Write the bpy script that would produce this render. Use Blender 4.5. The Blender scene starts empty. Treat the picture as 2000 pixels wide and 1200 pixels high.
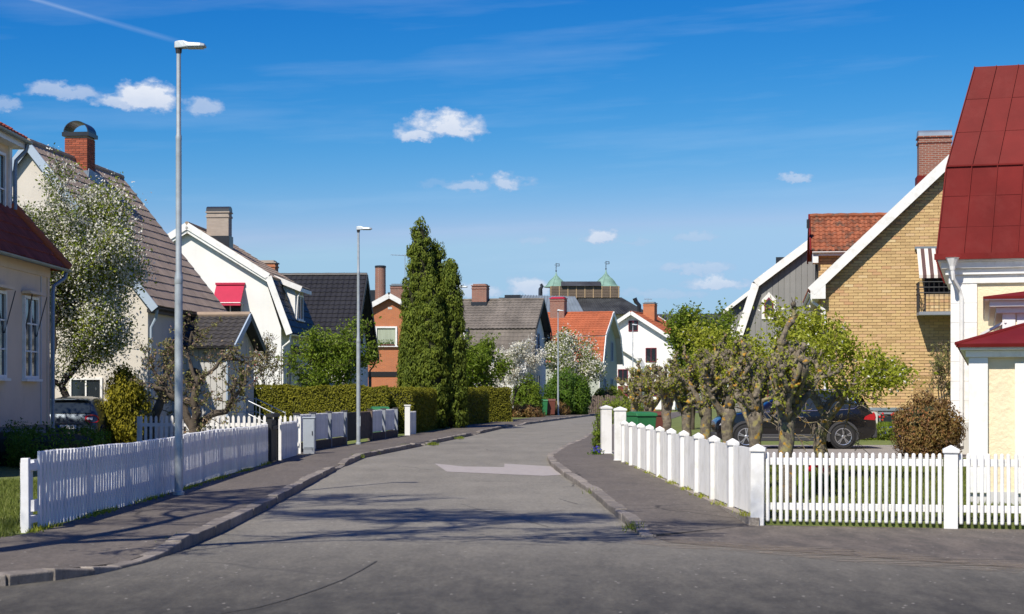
import bpy, math, random
import numpy as np
from mathutils import Vector, Matrix
from mathutils.geometry import tessellate_polygon
R = math.radians
scene = bpy.context.scene
col = scene.collection
rnd = random.Random(7)

# ---------------------------------------------------------------- camera
F = 3300.0; HOR = 768.0; EYE = 1.65          # focal length in photo pixels, horizon row, eye height
cam_d = bpy.data.cameras.new('camera'); cam = bpy.data.objects.new('camera', cam_d); col.objects.link(cam)
cam.location = (0, 0, EYE); cam.rotation_euler = (R(90), 0, 0)
cam_d.sensor_width = 36; cam_d.lens = F / 2000 * 36; cam_d.shift_y = 168 / 2000
cam_d.clip_start = 0.5; cam_d.clip_end = 6000
cam_d.dof.use_dof = True; cam_d.dof.focus_distance = 46; cam_d.dof.aperture_fstop = 4.5
scene.camera = cam

def gx(px, d): return (px - 1000) / F * d
def gz(py, d): return EYE - (py - HOR) / F * d

# ---------------------------------------------------------------- sun, sky, exposure
SUN_EL = 48.0; SUN_AZ = 208.0                 # azimuth from +Y clockwise: behind the camera, to the left
sd = Vector((math.sin(R(SUN_AZ)) * math.cos(R(SUN_EL)), math.cos(R(SUN_AZ)) * math.cos(R(SUN_EL)), math.sin(R(SUN_EL))))
sl = bpy.data.lights.new('sun', 'SUN'); sl.energy = 5.0; sl.angle = R(0.53); sl.color = (1.0, 0.93, 0.82)
so = bpy.data.objects.new('sun', sl); col.objects.link(so)
so.rotation_euler = (-sd).to_track_quat('-Z', 'Y').to_euler(); so.location = sd * 100

world = bpy.data.worlds.new('World'); scene.world = world; world.use_nodes = True
def build_world():
    nt = world.node_tree; N = nt.nodes; Lk = nt.links; N.clear()
    out = N.new('ShaderNodeOutputWorld'); bg = N.new('ShaderNodeBackground'); bg.inputs['Strength'].default_value = 0.10
    sky = N.new('ShaderNodeTexSky'); sky.sky_type = 'NISHITA'; sky.sun_disc = False
    sky.sun_elevation = R(SUN_EL); sky.sun_rotation = R(SUN_AZ); sky.air_density = 1.0; sky.dust_density = 0.25; sky.ozone_density = 3.0
    tc = N.new('ShaderNodeTexCoord'); sep = N.new('ShaderNodeSeparateXYZ'); Lk.new(tc.outputs['Generated'], sep.inputs[0])
    def m(op, a, b=None, c=None, clamp=False):
        n = N.new('ShaderNodeMath'); n.operation = op; n.use_clamp = clamp
        for i, v in enumerate((a, b, c)):
            if v is None: continue
            if isinstance(v, (int, float)): n.inputs[i].default_value = v
            else: Lk.new(v, n.inputs[i])
        return n.outputs[0]
    # one even colour response for the whole sky (deep, polarised blue): a power per channel
    sc_ = N.new('ShaderNodeSeparateColor'); Lk.new(sky.outputs[0], sc_.inputs[0]); hsc = N.new('ShaderNodeCombineColor')
    for i, (ref, tgt, pw, mx_) in enumerate(((3.09, .58, 4.4, 1.45), (5.27, 3.2, 1.76, 1.26), (7.02, 6.15, 0.9, 1.3))):
        q = m('MINIMUM', m('DIVIDE', sc_.outputs[i], ref), mx_); Lk.new(m('MULTIPLY', m('POWER', q, pw), tgt), hsc.inputs[i])
    x, y, z = sep.outputs
    az = m('ARCTAN2', x, y); hyp = m('SQRT', m('ADD', m('MULTIPLY', x, x), m('MULTIPLY', y, y))); t = m('DIVIDE', z, m('MAXIMUM', hyp, 0.001))
    cmb = N.new('ShaderNodeCombineXYZ'); Lk.new(az, cmb.inputs[0]); Lk.new(m('MULTIPLY', t, 1.5), cmb.inputs[1])
    def noise(scale, detail, rough, vec=None):
        n = N.new('ShaderNodeTexNoise'); n.inputs['Scale'].default_value = scale; n.inputs['Detail'].default_value = detail; n.inputs['Roughness'].default_value = rough
        Lk.new(vec or cmb.outputs[0], n.inputs['Vector']); return n.outputs['Fac']
    wn = N.new('ShaderNodeTexNoise'); wn.inputs['Scale'].default_value = 110; wn.inputs['Detail'].default_value = 7; wn.inputs['Roughness'].default_value = 0.65; Lk.new(cmb.outputs[0], wn.inputs['Vector'])
    ws = N.new('ShaderNodeSeparateColor'); Lk.new(wn.outputs['Color'], ws.inputs[0]); azw = m('ADD', az, m('MULTIPLY', m('SUBTRACT', ws.outputs[0], 0.5), 0.016)); tw = m('ADD', t, m('MULTIPLY', m('SUBTRACT', ws.outputs[1], 0.5), 0.012))
    n1 = noise(62, 9, 0.6); n2 = noise(30, 3, 0.5)
    nn = m('ADD', m('MULTIPLY', m('SUBTRACT', n1, 0.5), 1.5), m('MULTIPLY', m('SUBTRACT', n2, 0.5), 1.2))
    clouds = [(285,196,62,34,1.0),(232,200,40,22,.8),(125,182,70,20,.62),(392,212,40,26,.62),(862,250,74,36,1.0),(815,266,44,18,.9),(930,364,48,16,.55),(985,358,46,22,.75),
              (1172,466,32,18,.85),(1551,350,24,10,.6),(1360,526,70,13,.5),(1405,557,75,16,.75),(1048,474,38,9,.3),(1040,566,60,24,.8),(930,572,75,20,.7),
              (1358,464,48,12,.4),(5,206,34,16,.5),(1245,473,50,8,.25),(1300,575,80,12,.35),(850,360,30,9,.2),
              (2500,300,90,34,.9),(2900,420,80,30,.8),(-500,340,90,34,.9),(-1200,260,110,40,.9),(-2500,420,120,30,.8),(4200,380,120,36,.9)]
    dens = None; shade = None
    for (px, py, sx, sy, w) in clouds:
        u = (px - 1000) / F; v = (HOR - py) / F; a0 = math.atan2(u, 1); t0 = v / math.hypot(u, 1)
        da = m('MULTIPLY', m('SUBTRACT', azw, a0), F / sx / 1.25); dt = m('MULTIPLY', m('SUBTRACT', tw, t0), F / sy / 1.15)
        dz = m('MAXIMUM', dt, m('MULTIPLY', dt, -1.7))
        r = m('SQRT', m('ADD', m('MULTIPLY', da, da), m('MULTIPLY', dz, dz)))
        d = m('SUBTRACT', 1.0, r); d = m('ADD', d, m('MULTIPLY', nn, 0.95)); d = m('MULTIPLY', d, 2.0, clamp=True)
        d = m('MULTIPLY', d, w)
        lit = m('MULTIPLY', d, m('ADD', m('MULTIPLY', dt, 0.35), 0.62, clamp=True))
        dens = d if dens is None else m('MAXIMUM', dens, d); shade = lit if shade is None else m('MAXIMUM', shade, lit)
    # thin cirrus streaks everywhere
    c2 = N.new('ShaderNodeCombineXYZ'); Lk.new(m('ADD', m('MULTIPLY', az, 0.22), m('MULTIPLY', t, 0.1)), c2.inputs[0]); Lk.new(m('ADD', m('MULTIPLY', t, 2.2), m('MULTIPLY', az, -0.12)), c2.inputs[1])
    w1 = noise(18, 5, 0.6, c2.outputs[0]); cir = m('MULTIPLY', m('MULTIPLY', m('SUBTRACT', w1, 0.5), 3.0, clamp=True), 0.26)
    # a contrail: thin straight streak
    u0, v0 = (-930/F, 768/F); u1, v1 = (-600/F, 672/F)
    a_0, t_0 = math.atan2(u0, 1), v0 / math.hypot(u0, 1); a_1, t_1 = math.atan2(u1, 1), v1 / math.hypot(u1, 1)
    L = math.hypot(a_1 - a_0, t_1 - t_0); ex, ey = (a_1 - a_0) / L, (t_1 - t_0) / L
    pa = m('SUBTRACT', az, a_0); pt = m('SUBTRACT', t, t_0)
    along = m('ADD', m('MULTIPLY', pa, ex), m('MULTIPLY', pt, ey)); across = m('ABSOLUTE', m('SUBTRACT', m('MULTIPLY', pa, ey), m('MULTIPLY', pt, ex)))
    trail = m('MULTIPLY', m('SUBTRACT', 1.0, m('MULTIPLY', across, F / 7.0), clamp=True), m('SUBTRACT', 1.0, m('DIVIDE', m('ABSOLUTE', along), L * 1.05), clamp=True))
    trail = m('MULTIPLY', trail, m('ADD', m('MULTIPLY', n2, 0.8), 0.1))
    thin = m('MAXIMUM', cir, trail)
    mixw = N.new('ShaderNodeMix'); mixw.data_type = 'RGBA'; Lk.new(m('MULTIPLY', thin, 0.55), mixw.inputs['Factor']); Lk.new(hsc.outputs[0], mixw.inputs['A']); mixw.inputs['B'].default_value = (6.2, 7.2, 8.4, 1)
    ccol = N.new('ShaderNodeMix'); ccol.data_type = 'RGBA'; Lk.new(shade, ccol.inputs['Factor']); ccol.inputs['A'].default_value = (3.2, 4.2, 6.2, 1); ccol.inputs['B'].default_value = (7.6, 7.8, 8.2, 1)
    fin = N.new('ShaderNodeMix'); fin.data_type = 'RGBA'; Lk.new(m('MULTIPLY', dens, 0.94), fin.inputs['Factor']); Lk.new(mixw.outputs['Result'], fin.inputs['A']); Lk.new(ccol.outputs['Result'], fin.inputs['B'])
    Lk.new(fin.outputs['Result'], bg.inputs['Color']); Lk.new(bg.outputs[0], out.inputs['Surface'])
build_world()
scene.render.engine = 'CYCLES'
vs = scene.view_settings; vs.view_transform = 'Standard'; vs.look = 'None'; vs.gamma = 1.0; vs.use_curve_mapping = False; vs.exposure = 0.28
try:
    scene.cycles.max_bounces = 6; scene.cycles.transparent_max_bounces = 4
except Exception: pass

# ---------------------------------------------------------------- materials
MATS = {}
def _nt(name):
    mt = bpy.data.materials.new(name); mt.use_nodes = True; nt = mt.node_tree; nt.nodes.clear(); MATS[name] = mt
    o = nt.nodes.new('ShaderNodeOutputMaterial'); p = nt.nodes.new('ShaderNodeBsdfPrincipled'); nt.links.new(p.outputs[0], o.inputs[0])
    return mt, nt, p, o
def _n(nt, kind, **kw):
    n = nt.nodes.new(kind)
    for k, v in kw.items(): n.inputs[k].default_value = v
    return n
def _mixc(nt, fac, a, b, blend='MIX'):
    n = nt.nodes.new('ShaderNodeMix'); n.data_type = 'RGBA'; n.blend_type = blend
    for s, v in (('Factor', fac), ('A', a), ('B', b)):
        if isinstance(v, (int, float)): n.inputs[s].default_value = v
        elif isinstance(v, tuple): n.inputs[s].default_value = (*v[:3], 1)
        else: nt.links.new(v, n.inputs[s])
    return n.outputs['Result']
def _ramp(nt, fac, a, b):
    n = nt.nodes.new('ShaderNodeMapRange'); n.clamp = True; n.inputs[1].default_value = a; n.inputs[2].default_value = b; nt.links.new(fac, n.inputs[0]); return n.outputs[0]
def _noise(nt, scale, detail=4, rough=0.55, vec=None, stretch=None):
    if vec is None: vec = nt.nodes.new('ShaderNodeTexCoord').outputs['Object']
    if stretch:
        mp = nt.nodes.new('ShaderNodeMapping'); mp.inputs['Scale'].default_value = stretch; nt.links.new(vec, mp.inputs[0]); vec = mp.outputs[0]
    n = _n(nt, 'ShaderNodeTexNoise', Scale=scale, Detail=detail, Roughness=rough); nt.links.new(vec, n.inputs['Vector']); return n.outputs['Fac']
def _bump(nt, p, h, strength=0.4, dist=0.02):
    b = _n(nt, 'ShaderNodeBump', Strength=strength, Distance=dist); nt.links.new(h, b.inputs['Height']); nt.links.new(b.outputs[0], p.inputs['Normal'])
def mat(name, c, rough=0.75, var=0.15, scale=3.0, bump=0.0, bscale=60, metal=0.0, spec=0.4, rv=0.0, dirt=0.0, dirtc=(0.12, 0.10, 0.07), stretch=None, coat=0.0, pos=False, streak=False):
    mt, nt, p, o = _nt(name)
    wv = nt.nodes.new('ShaderNodeNewGeometry').outputs['Position'] if pos else None
    a = tuple(v * (1 - var) for v in c); b = tuple(min(1, v * (1 + var)) for v in c)
    f = _ramp(nt, _noise(nt, scale, 6, 0.6, stretch=stretch), 0.3, 0.7)
    cc = _mixc(nt, f, a, b)
    if rv > 0:
        oi = nt.nodes.new('ShaderNodeObjectInfo'); hs = nt.nodes.new('ShaderNodeHueSaturation'); nt.links.new(cc, hs.inputs['Color'])
        nt.links.new(_maprange(nt, oi.outputs['Random'], 1 - rv, 1 + rv), hs.inputs['Value']); cc = hs.outputs[0]
    if dirt > 0:
        f2 = _ramp(nt, _noise(nt, scale * 2.3, 8, 0.7, wv, (1, 1, .12) if streak else None), 0.50 if pos else 0.52, 0.62 if pos else 0.78); mm = nt.nodes.new('ShaderNodeMath'); mm.operation = 'MULTIPLY'; mm.inputs[1].default_value = dirt; nt.links.new(f2, mm.inputs[0])
        cc = _mixc(nt, mm.outputs[0], cc, dirtc)
    nt.links.new(cc, p.inputs['Base Color'])
    p.inputs['Roughness'].default_value = rough; p.inputs['Metallic'].default_value = metal; p.inputs['Specular IOR Level'].default_value = spec
    if coat: p.inputs['Coat Weight'].default_value = coat * 0.55; p.inputs['Coat Roughness'].default_value = 0.04
    if bump > 0: _bump(nt, p, _noise(nt, bscale, 5, 0.6), bump)
    return mt
def _maprange(nt, s, lo, hi):
    n = nt.nodes.new('ShaderNodeMapRange'); n.inputs[3].default_value = lo; n.inputs[4].default_value = hi; nt.links.new(s, n.inputs[0]); return n.outputs[0]
def leafmat(name, cols, trans=0.35, rough=0.55):
    mt, nt, p, o = _nt(name)
    at = nt.nodes.new('ShaderNodeAttribute'); at.attribute_name = 'rnd'
    cr = nt.nodes.new('ShaderNodeValToRGB'); els = cr.color_ramp.elements
    while len(els) < len(cols): els.new(0.5)
    for i, c in enumerate(cols): els[i].position = i / (len(cols) - 1); els[i].color = (*c, 1)
    nt.links.new(at.outputs['Fac'], cr.inputs[0]); nt.links.new(cr.outputs[0], p.inputs['Base Color'])
    p.inputs['Roughness'].default_value = rough; p.inputs['Specular IOR Level'].default_value = 0.3
    tr = nt.nodes.new('ShaderNodeBsdfTranslucent'); nt.links.new(cr.outputs[0], tr.inputs[0])
    mx = _n(nt, 'ShaderNodeMixShader'); mx.inputs[0].default_value = trans
    nt.links.new(p.outputs[0], mx.inputs[1]); nt.links.new(tr.outputs[0], mx.inputs[2]); nt.links.new(mx.outputs[0], o.inputs[0])
    return mt
def brickmat(name, c1, c2, mortar, bw=0.25, bh=0.075, ms=0.012):
    mt, nt, p, o = _nt(name)
    tc = nt.nodes.new('ShaderNodeTexCoord'); sp = nt.nodes.new('ShaderNodeSeparateXYZ'); nt.links.new(tc.outputs['Object'], sp.inputs[0])
    ad = nt.nodes.new('ShaderNodeMath'); nt.links.new(sp.outputs[0], ad.inputs[0]); nt.links.new(sp.outputs[1], ad.inputs[1])
    cb = nt.nodes.new('ShaderNodeCombineXYZ'); nt.links.new(ad.outputs[0], cb.inputs[0]); nt.links.new(sp.outputs[2], cb.inputs[1])
    b = nt.nodes.new('ShaderNodeTexBrick'); nt.links.new(cb.outputs[0], b.inputs['Vector']); b.inputs['Scale'].default_value = 1; b.inputs['Brick Width'].default_value = bw; b.inputs['Row Height'].default_value = bh
    b.inputs['Mortar Size'].default_value = ms; b.inputs['Color1'].default_value = (*c1, 1); b.inputs['Color2'].default_value = (*c2, 1); b.inputs['Mortar'].default_value = (*mortar, 1)
    cc = _mixc(nt, _maprange(nt, _noise(nt, 2.5), 0.0, 0.35), b.outputs['Color'], (0.08, 0.06, 0.05))
    nt.links.new(cc, p.inputs['Base Color']); p.inputs['Roughness'].default_value = 0.85; _bump(nt, p, b.outputs['Fac'], -0.4, 0.01)
    return mt

def asphalt(name, c, dust, patch=0.5, dark=None):
    mt, nt, p, o = _nt(name)
    tc = nt.nodes.new('ShaderNodeTexCoord').outputs['Object']
    big = _ramp(nt, _noise(nt, 0.35, 5, 0.6, tc), 0.3, 0.72); fine = _noise(nt, 55, 3, 0.7, tc); mid = _ramp(nt, _noise(nt, 3.0, 8, 0.7, tc, (1, 0.35, 1)), 0.35, 0.75)
    cc = _mixc(nt, big, tuple(v * 0.86 for v in c), tuple(v * 1.14 for v in c))
    if dark:   # base colour darker towards the crossing street, transition broken by noise
        sp = nt.nodes.new('ShaderNodeSeparateXYZ'); nt.links.new(tc, sp.inputs[0])
        w = nt.nodes.new('ShaderNodeMath'); w.operation = 'MULTIPLY_ADD'; w.inputs[1].default_value = 1.3; nt.links.new(_noise(nt, 0.5, 6, 0.65, tc, (0.5, 1.2, 1)), w.inputs[0]); nt.links.new(sp.outputs[1], w.inputs[2])
        cc = _mixc(nt, _ramp(nt, w.outputs[0], 21.8, 13.0), cc, dark)
    m2 = nt.nodes.new('ShaderNodeMath'); m2.operation = 'MULTIPLY'; m2.inputs[1].default_value = patch; nt.links.new(mid, m2.inputs[0])
    cc = _mixc(nt, m2.outputs[0], cc, dust)
    gr = _mixc(nt, _ramp(nt, _noise(nt, 26, 9, 0.8, tc), 0.32, 0.68), (0.66, 0.66, 0.66), (1.34, 1.33, 1.30)); cc = _mixc(nt, 1.0, cc, gr, 'MULTIPLY')
    gr = _mixc(nt, _ramp(nt, _noise(nt, 1.6, 6, 0.7, tc, (1, 0.25, 1)), 0.3, 0.7), (0.88, 0.88, 0.88), (1.12, 1.12, 1.12)); cc = _mixc(nt, 1.0, cc, gr, 'MULTIPLY')
    gr = _mixc(nt, _ramp(nt, _noise(nt, 15, 7, 0.75, tc, (1, 0.3, 1)), 0.3, 0.7), (0.80, 0.80, 0.80), (1.2, 1.2, 1.19)); cc = _mixc(nt, 1.0, cc, gr, 'MULTIPLY')
    spk = nt.nodes.new('ShaderNodeTexVoronoi'); spk.inputs['Scale'].default_value = 5.0; nt.links.new(tc, spk.inputs['Vector'])
    cc = _mixc(nt, _ramp(nt, spk.outputs['Distance'], 0.085, 0.05), cc, (0.36, 0.34, 0.30))
    # hairline cracks
    ns = _n(nt, 'ShaderNodeTexNoise', Scale=0.8, Detail=5); nt.links.new(tc, ns.inputs['Vector'])
    wv = _mixc(nt, 0.35, tc, ns.outputs['Color'])
    vo = nt.nodes.new('ShaderNodeTexVoronoi'); vo.feature = 'DISTANCE_TO_EDGE'; vo.inputs['Scale'].default_value = 0.33; nt.links.new(wv, vo.inputs['Vector'])
    ck = _ramp(nt, vo.outputs['Distance'], 0.006, 0.002); gate = _ramp(nt, _noise(nt, 0.25, 2, 0.5, tc), 0.5, 0.6)
    mm = nt.nodes.new('ShaderNodeMath'); mm.operation = 'MULTIPLY'; nt.links.new(ck, mm.inputs[0]); nt.links.new(gate, mm.inputs[1])
    cc = _mixc(nt, mm.outputs[0], cc, tuple(v * 0.45 for v in c))
    nt.links.new(cc, p.inputs['Base Color']); p.inputs['Roughness'].default_value = 0.82; p.inputs['Specular IOR Level'].default_value = 0.3
    _bump(nt, p, fine, 0.5, 0.012)
    return mt

M = dict(
 asphalt=asphalt('asphalt', (0.195, 0.183, 0.157), (0.24, 0.222, 0.18), 0.32, dark=(0.030, 0.029, 0.0265)),
 pave=asphalt('pavement_asphalt', (0.112, 0.098, 0.085), (0.165, 0.142, 0.118), 0.5),
 apron=asphalt('apron_asphalt', (0.080, 0.072, 0.064), (0.26, 0.215, 0.175), 0.55),
 patch=mat('road_patch', (0.33, 0.30, 0.285), 0.9, 0.1, 6, 0.3, 90),
 tar=asphalt('tar_patch', (0.062, 0.061, 0.058), (0.09, 0.085, 0.075), 0.5),
 drive=mat('drive_gravel', (0.27, 0.245, 0.22), 0.95, 0.18, 2.5, 0.5, 60),
 kerb=mat('kerb_granite', (0.21, 0.185, 0.16), 0.85, 0.3, 5, 0.5, 40, rv=0.22, dirt=0.7, dirtc=(0.07, 0.06, 0.05)),
 gravel=mat('gravel', (0.30, 0.26, 0.22), 0.95, 0.45, 30, 0.9, 50, dirt=0.75, dirtc=(0.11, 0.11, 0.04)),
 grass=mat('lawn', (0.135, 0.165, 0.04), 0.9, 0.35, 1.2, 0.6, 80),
 soil=mat('soil', (0.09, 0.07, 0.05), 0.95, 0.3, 4, 0.6, 40),
 white=mat('white_paint', (0.79, 0.78, 0.75), 0.45, 0.04, 1.5, 0.04, 30, rv=0.05, dirt=0.24, dirtc=(0.42, 0.40, 0.32), pos=True),
 white2=mat('white_paint_weathered', (0.72, 0.72, 0.72), 0.55, 0.05, 2.5, 0.05, 30, rv=0.07, dirt=0.3, dirtc=(0.30, 0.30, 0.26)),
 stucco_w=mat('white_render', (0.77, 0.76, 0.73), 0.85, 0.045, 0.8, 0.12, 40, dirt=0.18, dirtc=(0.52, 0.49, 0.43), streak=True),
 stucco_c=mat('cream_render', (0.60, 0.555, 0.485), 0.88, 0.06, 0.8, 0.25, 30, dirt=0.35, dirtc=(0.42, 0.38, 0.32), streak=True),
 stucco_h=mat('beige_render', (0.72, 0.58, 0.43), 0.88, 0.07, 0.7, 0.3, 25, dirt=0.25, dirtc=(0.42, 0.34, 0.25)),
 stucco_g=mat('grey_render', (0.52, 0.50, 0.47), 0.88, 0.08, 0.7, 0.3, 25, dirt=0.3, dirtc=(0.3, 0.27, 0.22)),
 stucco_y=mat('pale_yellow_render', (0.78, 0.66, 0.45), 0.9, 0.06, 1.2, 0.9, 14, dirt=0.12, dirtc=(0.5, 0.4, 0.25)),
 found=mat('foundation', (0.24, 0.26, 0.29), 0.9, 0.12, 1.5, 0.3, 20),
 found_l=mat('foundation_light', (0.55, 0.54, 0.52), 0.9, 0.1, 1.5, 0.2, 20),
 tile_b=mat('brown_concrete_tile', (0.33, 0.25, 0.185), 0.85, 0.22, 1.2, 0.4, 40, rv=0.06, dirt=0.3, dirtc=(0.17, 0.15, 0.12)),
 tile_g=mat('weathered_grey_tile', (0.155, 0.135, 0.115), 0.88, 0.28, 0.6, 0.4, 30, dirt=0.6, dirtc=(0.075, 0.068, 0.058), pos=True),
 tile_k=mat('black_tile', (0.020, 0.020, 0.022), 0.5, 0.2, 1.0, 0.2, 40, spec=0.4),
 tile_d=mat('dark_tile', (0.048, 0.044, 0.042), 0.7, 0.3, 2.0, 0.2, 40, rv=0.15, dirt=0.5, dirtc=(0.10, 0.09, 0.075)),
 tile_o=mat('orange_tile', (0.36, 0.10, 0.042), 0.85, 0.2, 1.0, 0.3, 30, dirt=0.3, dirtc=(0.2, 0.07, 0.04)),
 tile_m=mat('mossy_orange_tile', (0.29, 0.092, 0.042), 0.88, 0.3, 1.1, 0.3, 30, rv=0.3, dirt=0.85, dirtc=(0.085, 0.06, 0.042), pos=True),
 tile_r=mat('red_tile', (0.27, 0.055, 0.028), 0.85, 0.3, 2.0, 0.3, 30, rv=0.15, dirt=0.5, dirtc=(0.10, 0.05, 0.03)),
 metal_r=mat('red_sheet_metal', (0.15, 0.0145, 0.013), 0.6, 0.2, 0.7, 0.06, 5, rv=0.06, dirt=0.3, dirtc=(0.18, 0.03, 0.026), spec=0.12, pos=True),
 metal_k=mat('black_sheet_metal', (0.018, 0.021, 0.026), 0.38, 0.2, 2, 0.05, 10, spec=0.5),
 metal_g=mat('grey_sheet_metal', (0.20, 0.24, 0.27), 0.42, 0.15, 0.7, 0.05, 10, metal=0.2),
 metal_dk=mat('dark_standing_seam', (0.04, 0.043, 0.047), 0.5, 0.5, 0.35, 0.05, 10, dirt=0.5, dirtc=(0.11, 0.12, 0.12)),
 metal_bl=mat('blue_grey_metal', (0.22, 0.27, 0.33), 0.4, 0.12, 2, metal=0.4),
 galv=mat('galvanised_steel', (0.40, 0.44, 0.46), 0.5, 0.14, 6, 0.05, 20, metal=0.35, dirt=0.15, dirtc=(0.3, 0.3, 0.28)),
 copper=mat('verdigris_copper', (0.17, 0.29, 0.235), 0.7, 0.22, 1.2, 0.1, 10, dirt=0.45, dirtc=(0.10, 0.17, 0.15)),
 board_g=mat('grey_board', (0.235, 0.235, 0.225), 0.8, 0.07, 1.5, 0.1, 30, rv=0.07),
 board_p=mat('pale_board', (0.50, 0.49, 0.46), 0.75, 0.05, 2, 0.08, 30, rv=0.05),
 green_b=mat('sage_board', (0.40, 0.43, 0.36), 0.8, 0.08, 1.0, 0.1, 20),
 trim_b=mat('blue_trim', (0.35, 0.43, 0.52), 0.6, 0.06, 2),
 wine=mat('wine_paint', (0.17, 0.02, 0.035), 0.5, 0.1, 3),
 awn=mat('red_awning', (0.42, 0.022, 0.06), 0.8, 0.07, 3, 0.1, 60),
 str_d=mat('brown_stripe', (0.10, 0.055, 0.05), 0.85, 0.08, 4), str_l=mat('cream_stripe', (0.62, 0.58, 0.52), 0.85, 0.06, 4),
 brick_r=brickmat('red_brick', (0.30, 0.085, 0.045), (0.22, 0.06, 0.035), (0.33, 0.28, 0.23)),
 brick_o=brickmat('orange_brick', (0.58, 0.165, 0.05), (0.48, 0.13, 0.042), (0.46, 0.24, 0.13)),
 brick_b=brickmat('beige_brick', (0.44, 0.37, 0.30), (0.38, 0.31, 0.25), (0.40, 0.35, 0.30), ms=0.008),
 brick1=mat('red_brick_piece', (0.30, 0.078, 0.04), 0.85, 0.16, 9, 0.4, 60, rv=0.28),
 mortar=mat('mortar', (0.40, 0.34, 0.27), 0.95, 0.1, 5), mortar_y=mat('mortar_yellow', (0.40, 0.29, 0.17), 0.95, 0.1, 5),
 bark=mat('bark', (0.085, 0.068, 0.052), 0.95, 0.4, 9, 0.9, 25, stretch=(1, 1, 0.3)), bark_d=mat('dark_bark', (0.045, 0.036, 0.030), 0.95, 0.35, 9, 0.8, 25),
 wood=mat('brown_wood', (0.34, 0.22, 0.09), 0.85, 0.25, 6), wood_y=mat('slatted_wood', (0.13, 0.10, 0.06), 0.85, 0.25, 2), wood_o=mat('grey_brown_wood', (0.16, 0.12, 0.095), 0.9, 0.25, 8),
 iron=mat('dark_iron', (0.03, 0.03, 0.033), 0.5, 0.1, 5), steel=mat('steel_rail', (0.45, 0.47, 0.48), 0.4, 0.1, 5, metal=0.6),
 rubber=mat('rubber', (0.018, 0.018, 0.019), 0.75, 0.1, 8), alloy=mat('alloy', (0.62, 0.63, 0.64), 0.28, 0.04, 5, metal=0.9), cladding=mat('car_cladding', (0.045, 0.045, 0.048), 0.6, 0.1, 8),
 chrome=mat('chrome', (0.7, 0.7, 0.72), 0.18, 0.02, 3, metal=1.0), tail=mat('tail_lamp', (0.42, 0.012, 0.018), 0.15, 0.05, 6, spec=0.6), lampw=mat('clear_lamp', (0.62, 0.62, 0.64), 0.15, 0.05, 6),
 paint_k=mat('black_car_paint', (0.005, 0.005, 0.006), 0.25, 0.05, 3, spec=0.5, coat=1.0), paint_b=mat('blue_grey_car_paint', (0.028, 0.045, 0.065), 0.3, 0.05, 3, metal=0.3, coat=1.0),
 plate=mat('plate_white', (0.75, 0.75, 0.72), 0.5, 0.02, 3), plate_b=mat('plate_blue', (0.02, 0.06, 0.35), 0.5, 0.02, 3), ink=mat('ink_black', (0.01, 0.01, 0.01), 0.6, 0.02, 3),
 box_g=mat('grey_cabinet', (0.33, 0.37, 0.41), 0.6, 0.06, 3, dirt=0.2), black=mat('black_boards', (0.014, 0.015, 0.017), 0.6, 0.1, 3),
 bin_g=mat('green_plastic', (0.025, 0.16, 0.055), 0.5, 0.08, 4), bin_b=mat('brown_plastic', (0.14, 0.045, 0.03), 0.5, 0.08, 4), bin_r=mat('red_plastic', (0.5, 0.05, 0.04), 0.5, 0.05, 4),
 sign_o=mat('orange_board', (0.55, 0.26, 0.05), 0.6, 0.1, 4), curtain=mat('curtain', (0.36, 0.40, 0.30), 0.9, 0.2, 3, stretch=(8, 1, 0.2)), dark=mat('dark_interior', (0.012, 0.012, 0.013), 0.9, 0.1, 2),
 red_fl=mat('red_petal', (0.55, 0.012, 0.014), 0.5, 0.15, 20), lamp_l=mat('lamp_lens', (0.5, 0.52, 0.52), 0.2, 0.05, 3),
)
def lichen_bark():
    mt, nt, p, o = _nt('lichen_bark')
    c = _mixc(nt, _ramp(nt, _noise(nt, 14, 6, 0.65), 0.3, 0.7), (0.07, 0.055, 0.04), (0.27, 0.225, 0.165))
    c = _mixc(nt, _ramp(nt, _noise(nt, 7, 5, 0.6), 0.54, 0.64), c, (0.30, 0.26, 0.10))
    c = _mixc(nt, _ramp(nt, _noise(nt, 9.0, 4, 0.5), 0.605, 0.65), c, (0.46, 0.25, 0.03))
    nt.links.new(c, p.inputs['Base Color']); p.inputs['Roughness'].default_value = 0.95; _bump(nt, p, _noise(nt, 40, 6, 0.7), 0.9, 0.02)
    return mt
M['lichen'] = lichen_bark()
def dustmat():
    mt, nt, p, o = _nt('sandy_dust'); p.inputs['Base Color'].default_value = (0.26, 0.215, 0.165, 1); p.inputs['Roughness'].default_value = 0.95
    tr = nt.nodes.new('ShaderNodeBsdfTransparent'); mx = nt.nodes.new('ShaderNodeMixShader'); tc = nt.nodes.new('ShaderNodeTexCoord').outputs['Object']
    a = _ramp(nt, _noise(nt, 5, 9, 0.75, tc, (0.5, 1.6, 1)), 0.43, 0.68); m2 = nt.nodes.new('ShaderNodeMath'); m2.operation = 'MULTIPLY'; m2.inputs[1].default_value = 0.8; nt.links.new(a, m2.inputs[0])
    nt.links.new(m2.outputs[0], mx.inputs[0]); nt.links.new(tr.outputs[0], mx.inputs[1]); nt.links.new(p.outputs[0], mx.inputs[2]); nt.links.new(mx.outputs[0], o.inputs[0]); return mt
M['dust'] = dustmat()
def glassmat():
    mt, nt, p, o = _nt('window_glass'); p.inputs['Base Color'].default_value = (0.020, 0.026, 0.032, 1); p.inputs['Roughness'].default_value = 0.06; p.inputs['Specular IOR Level'].default_value = 0.6
    _bump(nt, p, _noise(nt, 1.2, 2), 0.02, 0.05); return mt
M['glass'] = glassmat()
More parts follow.
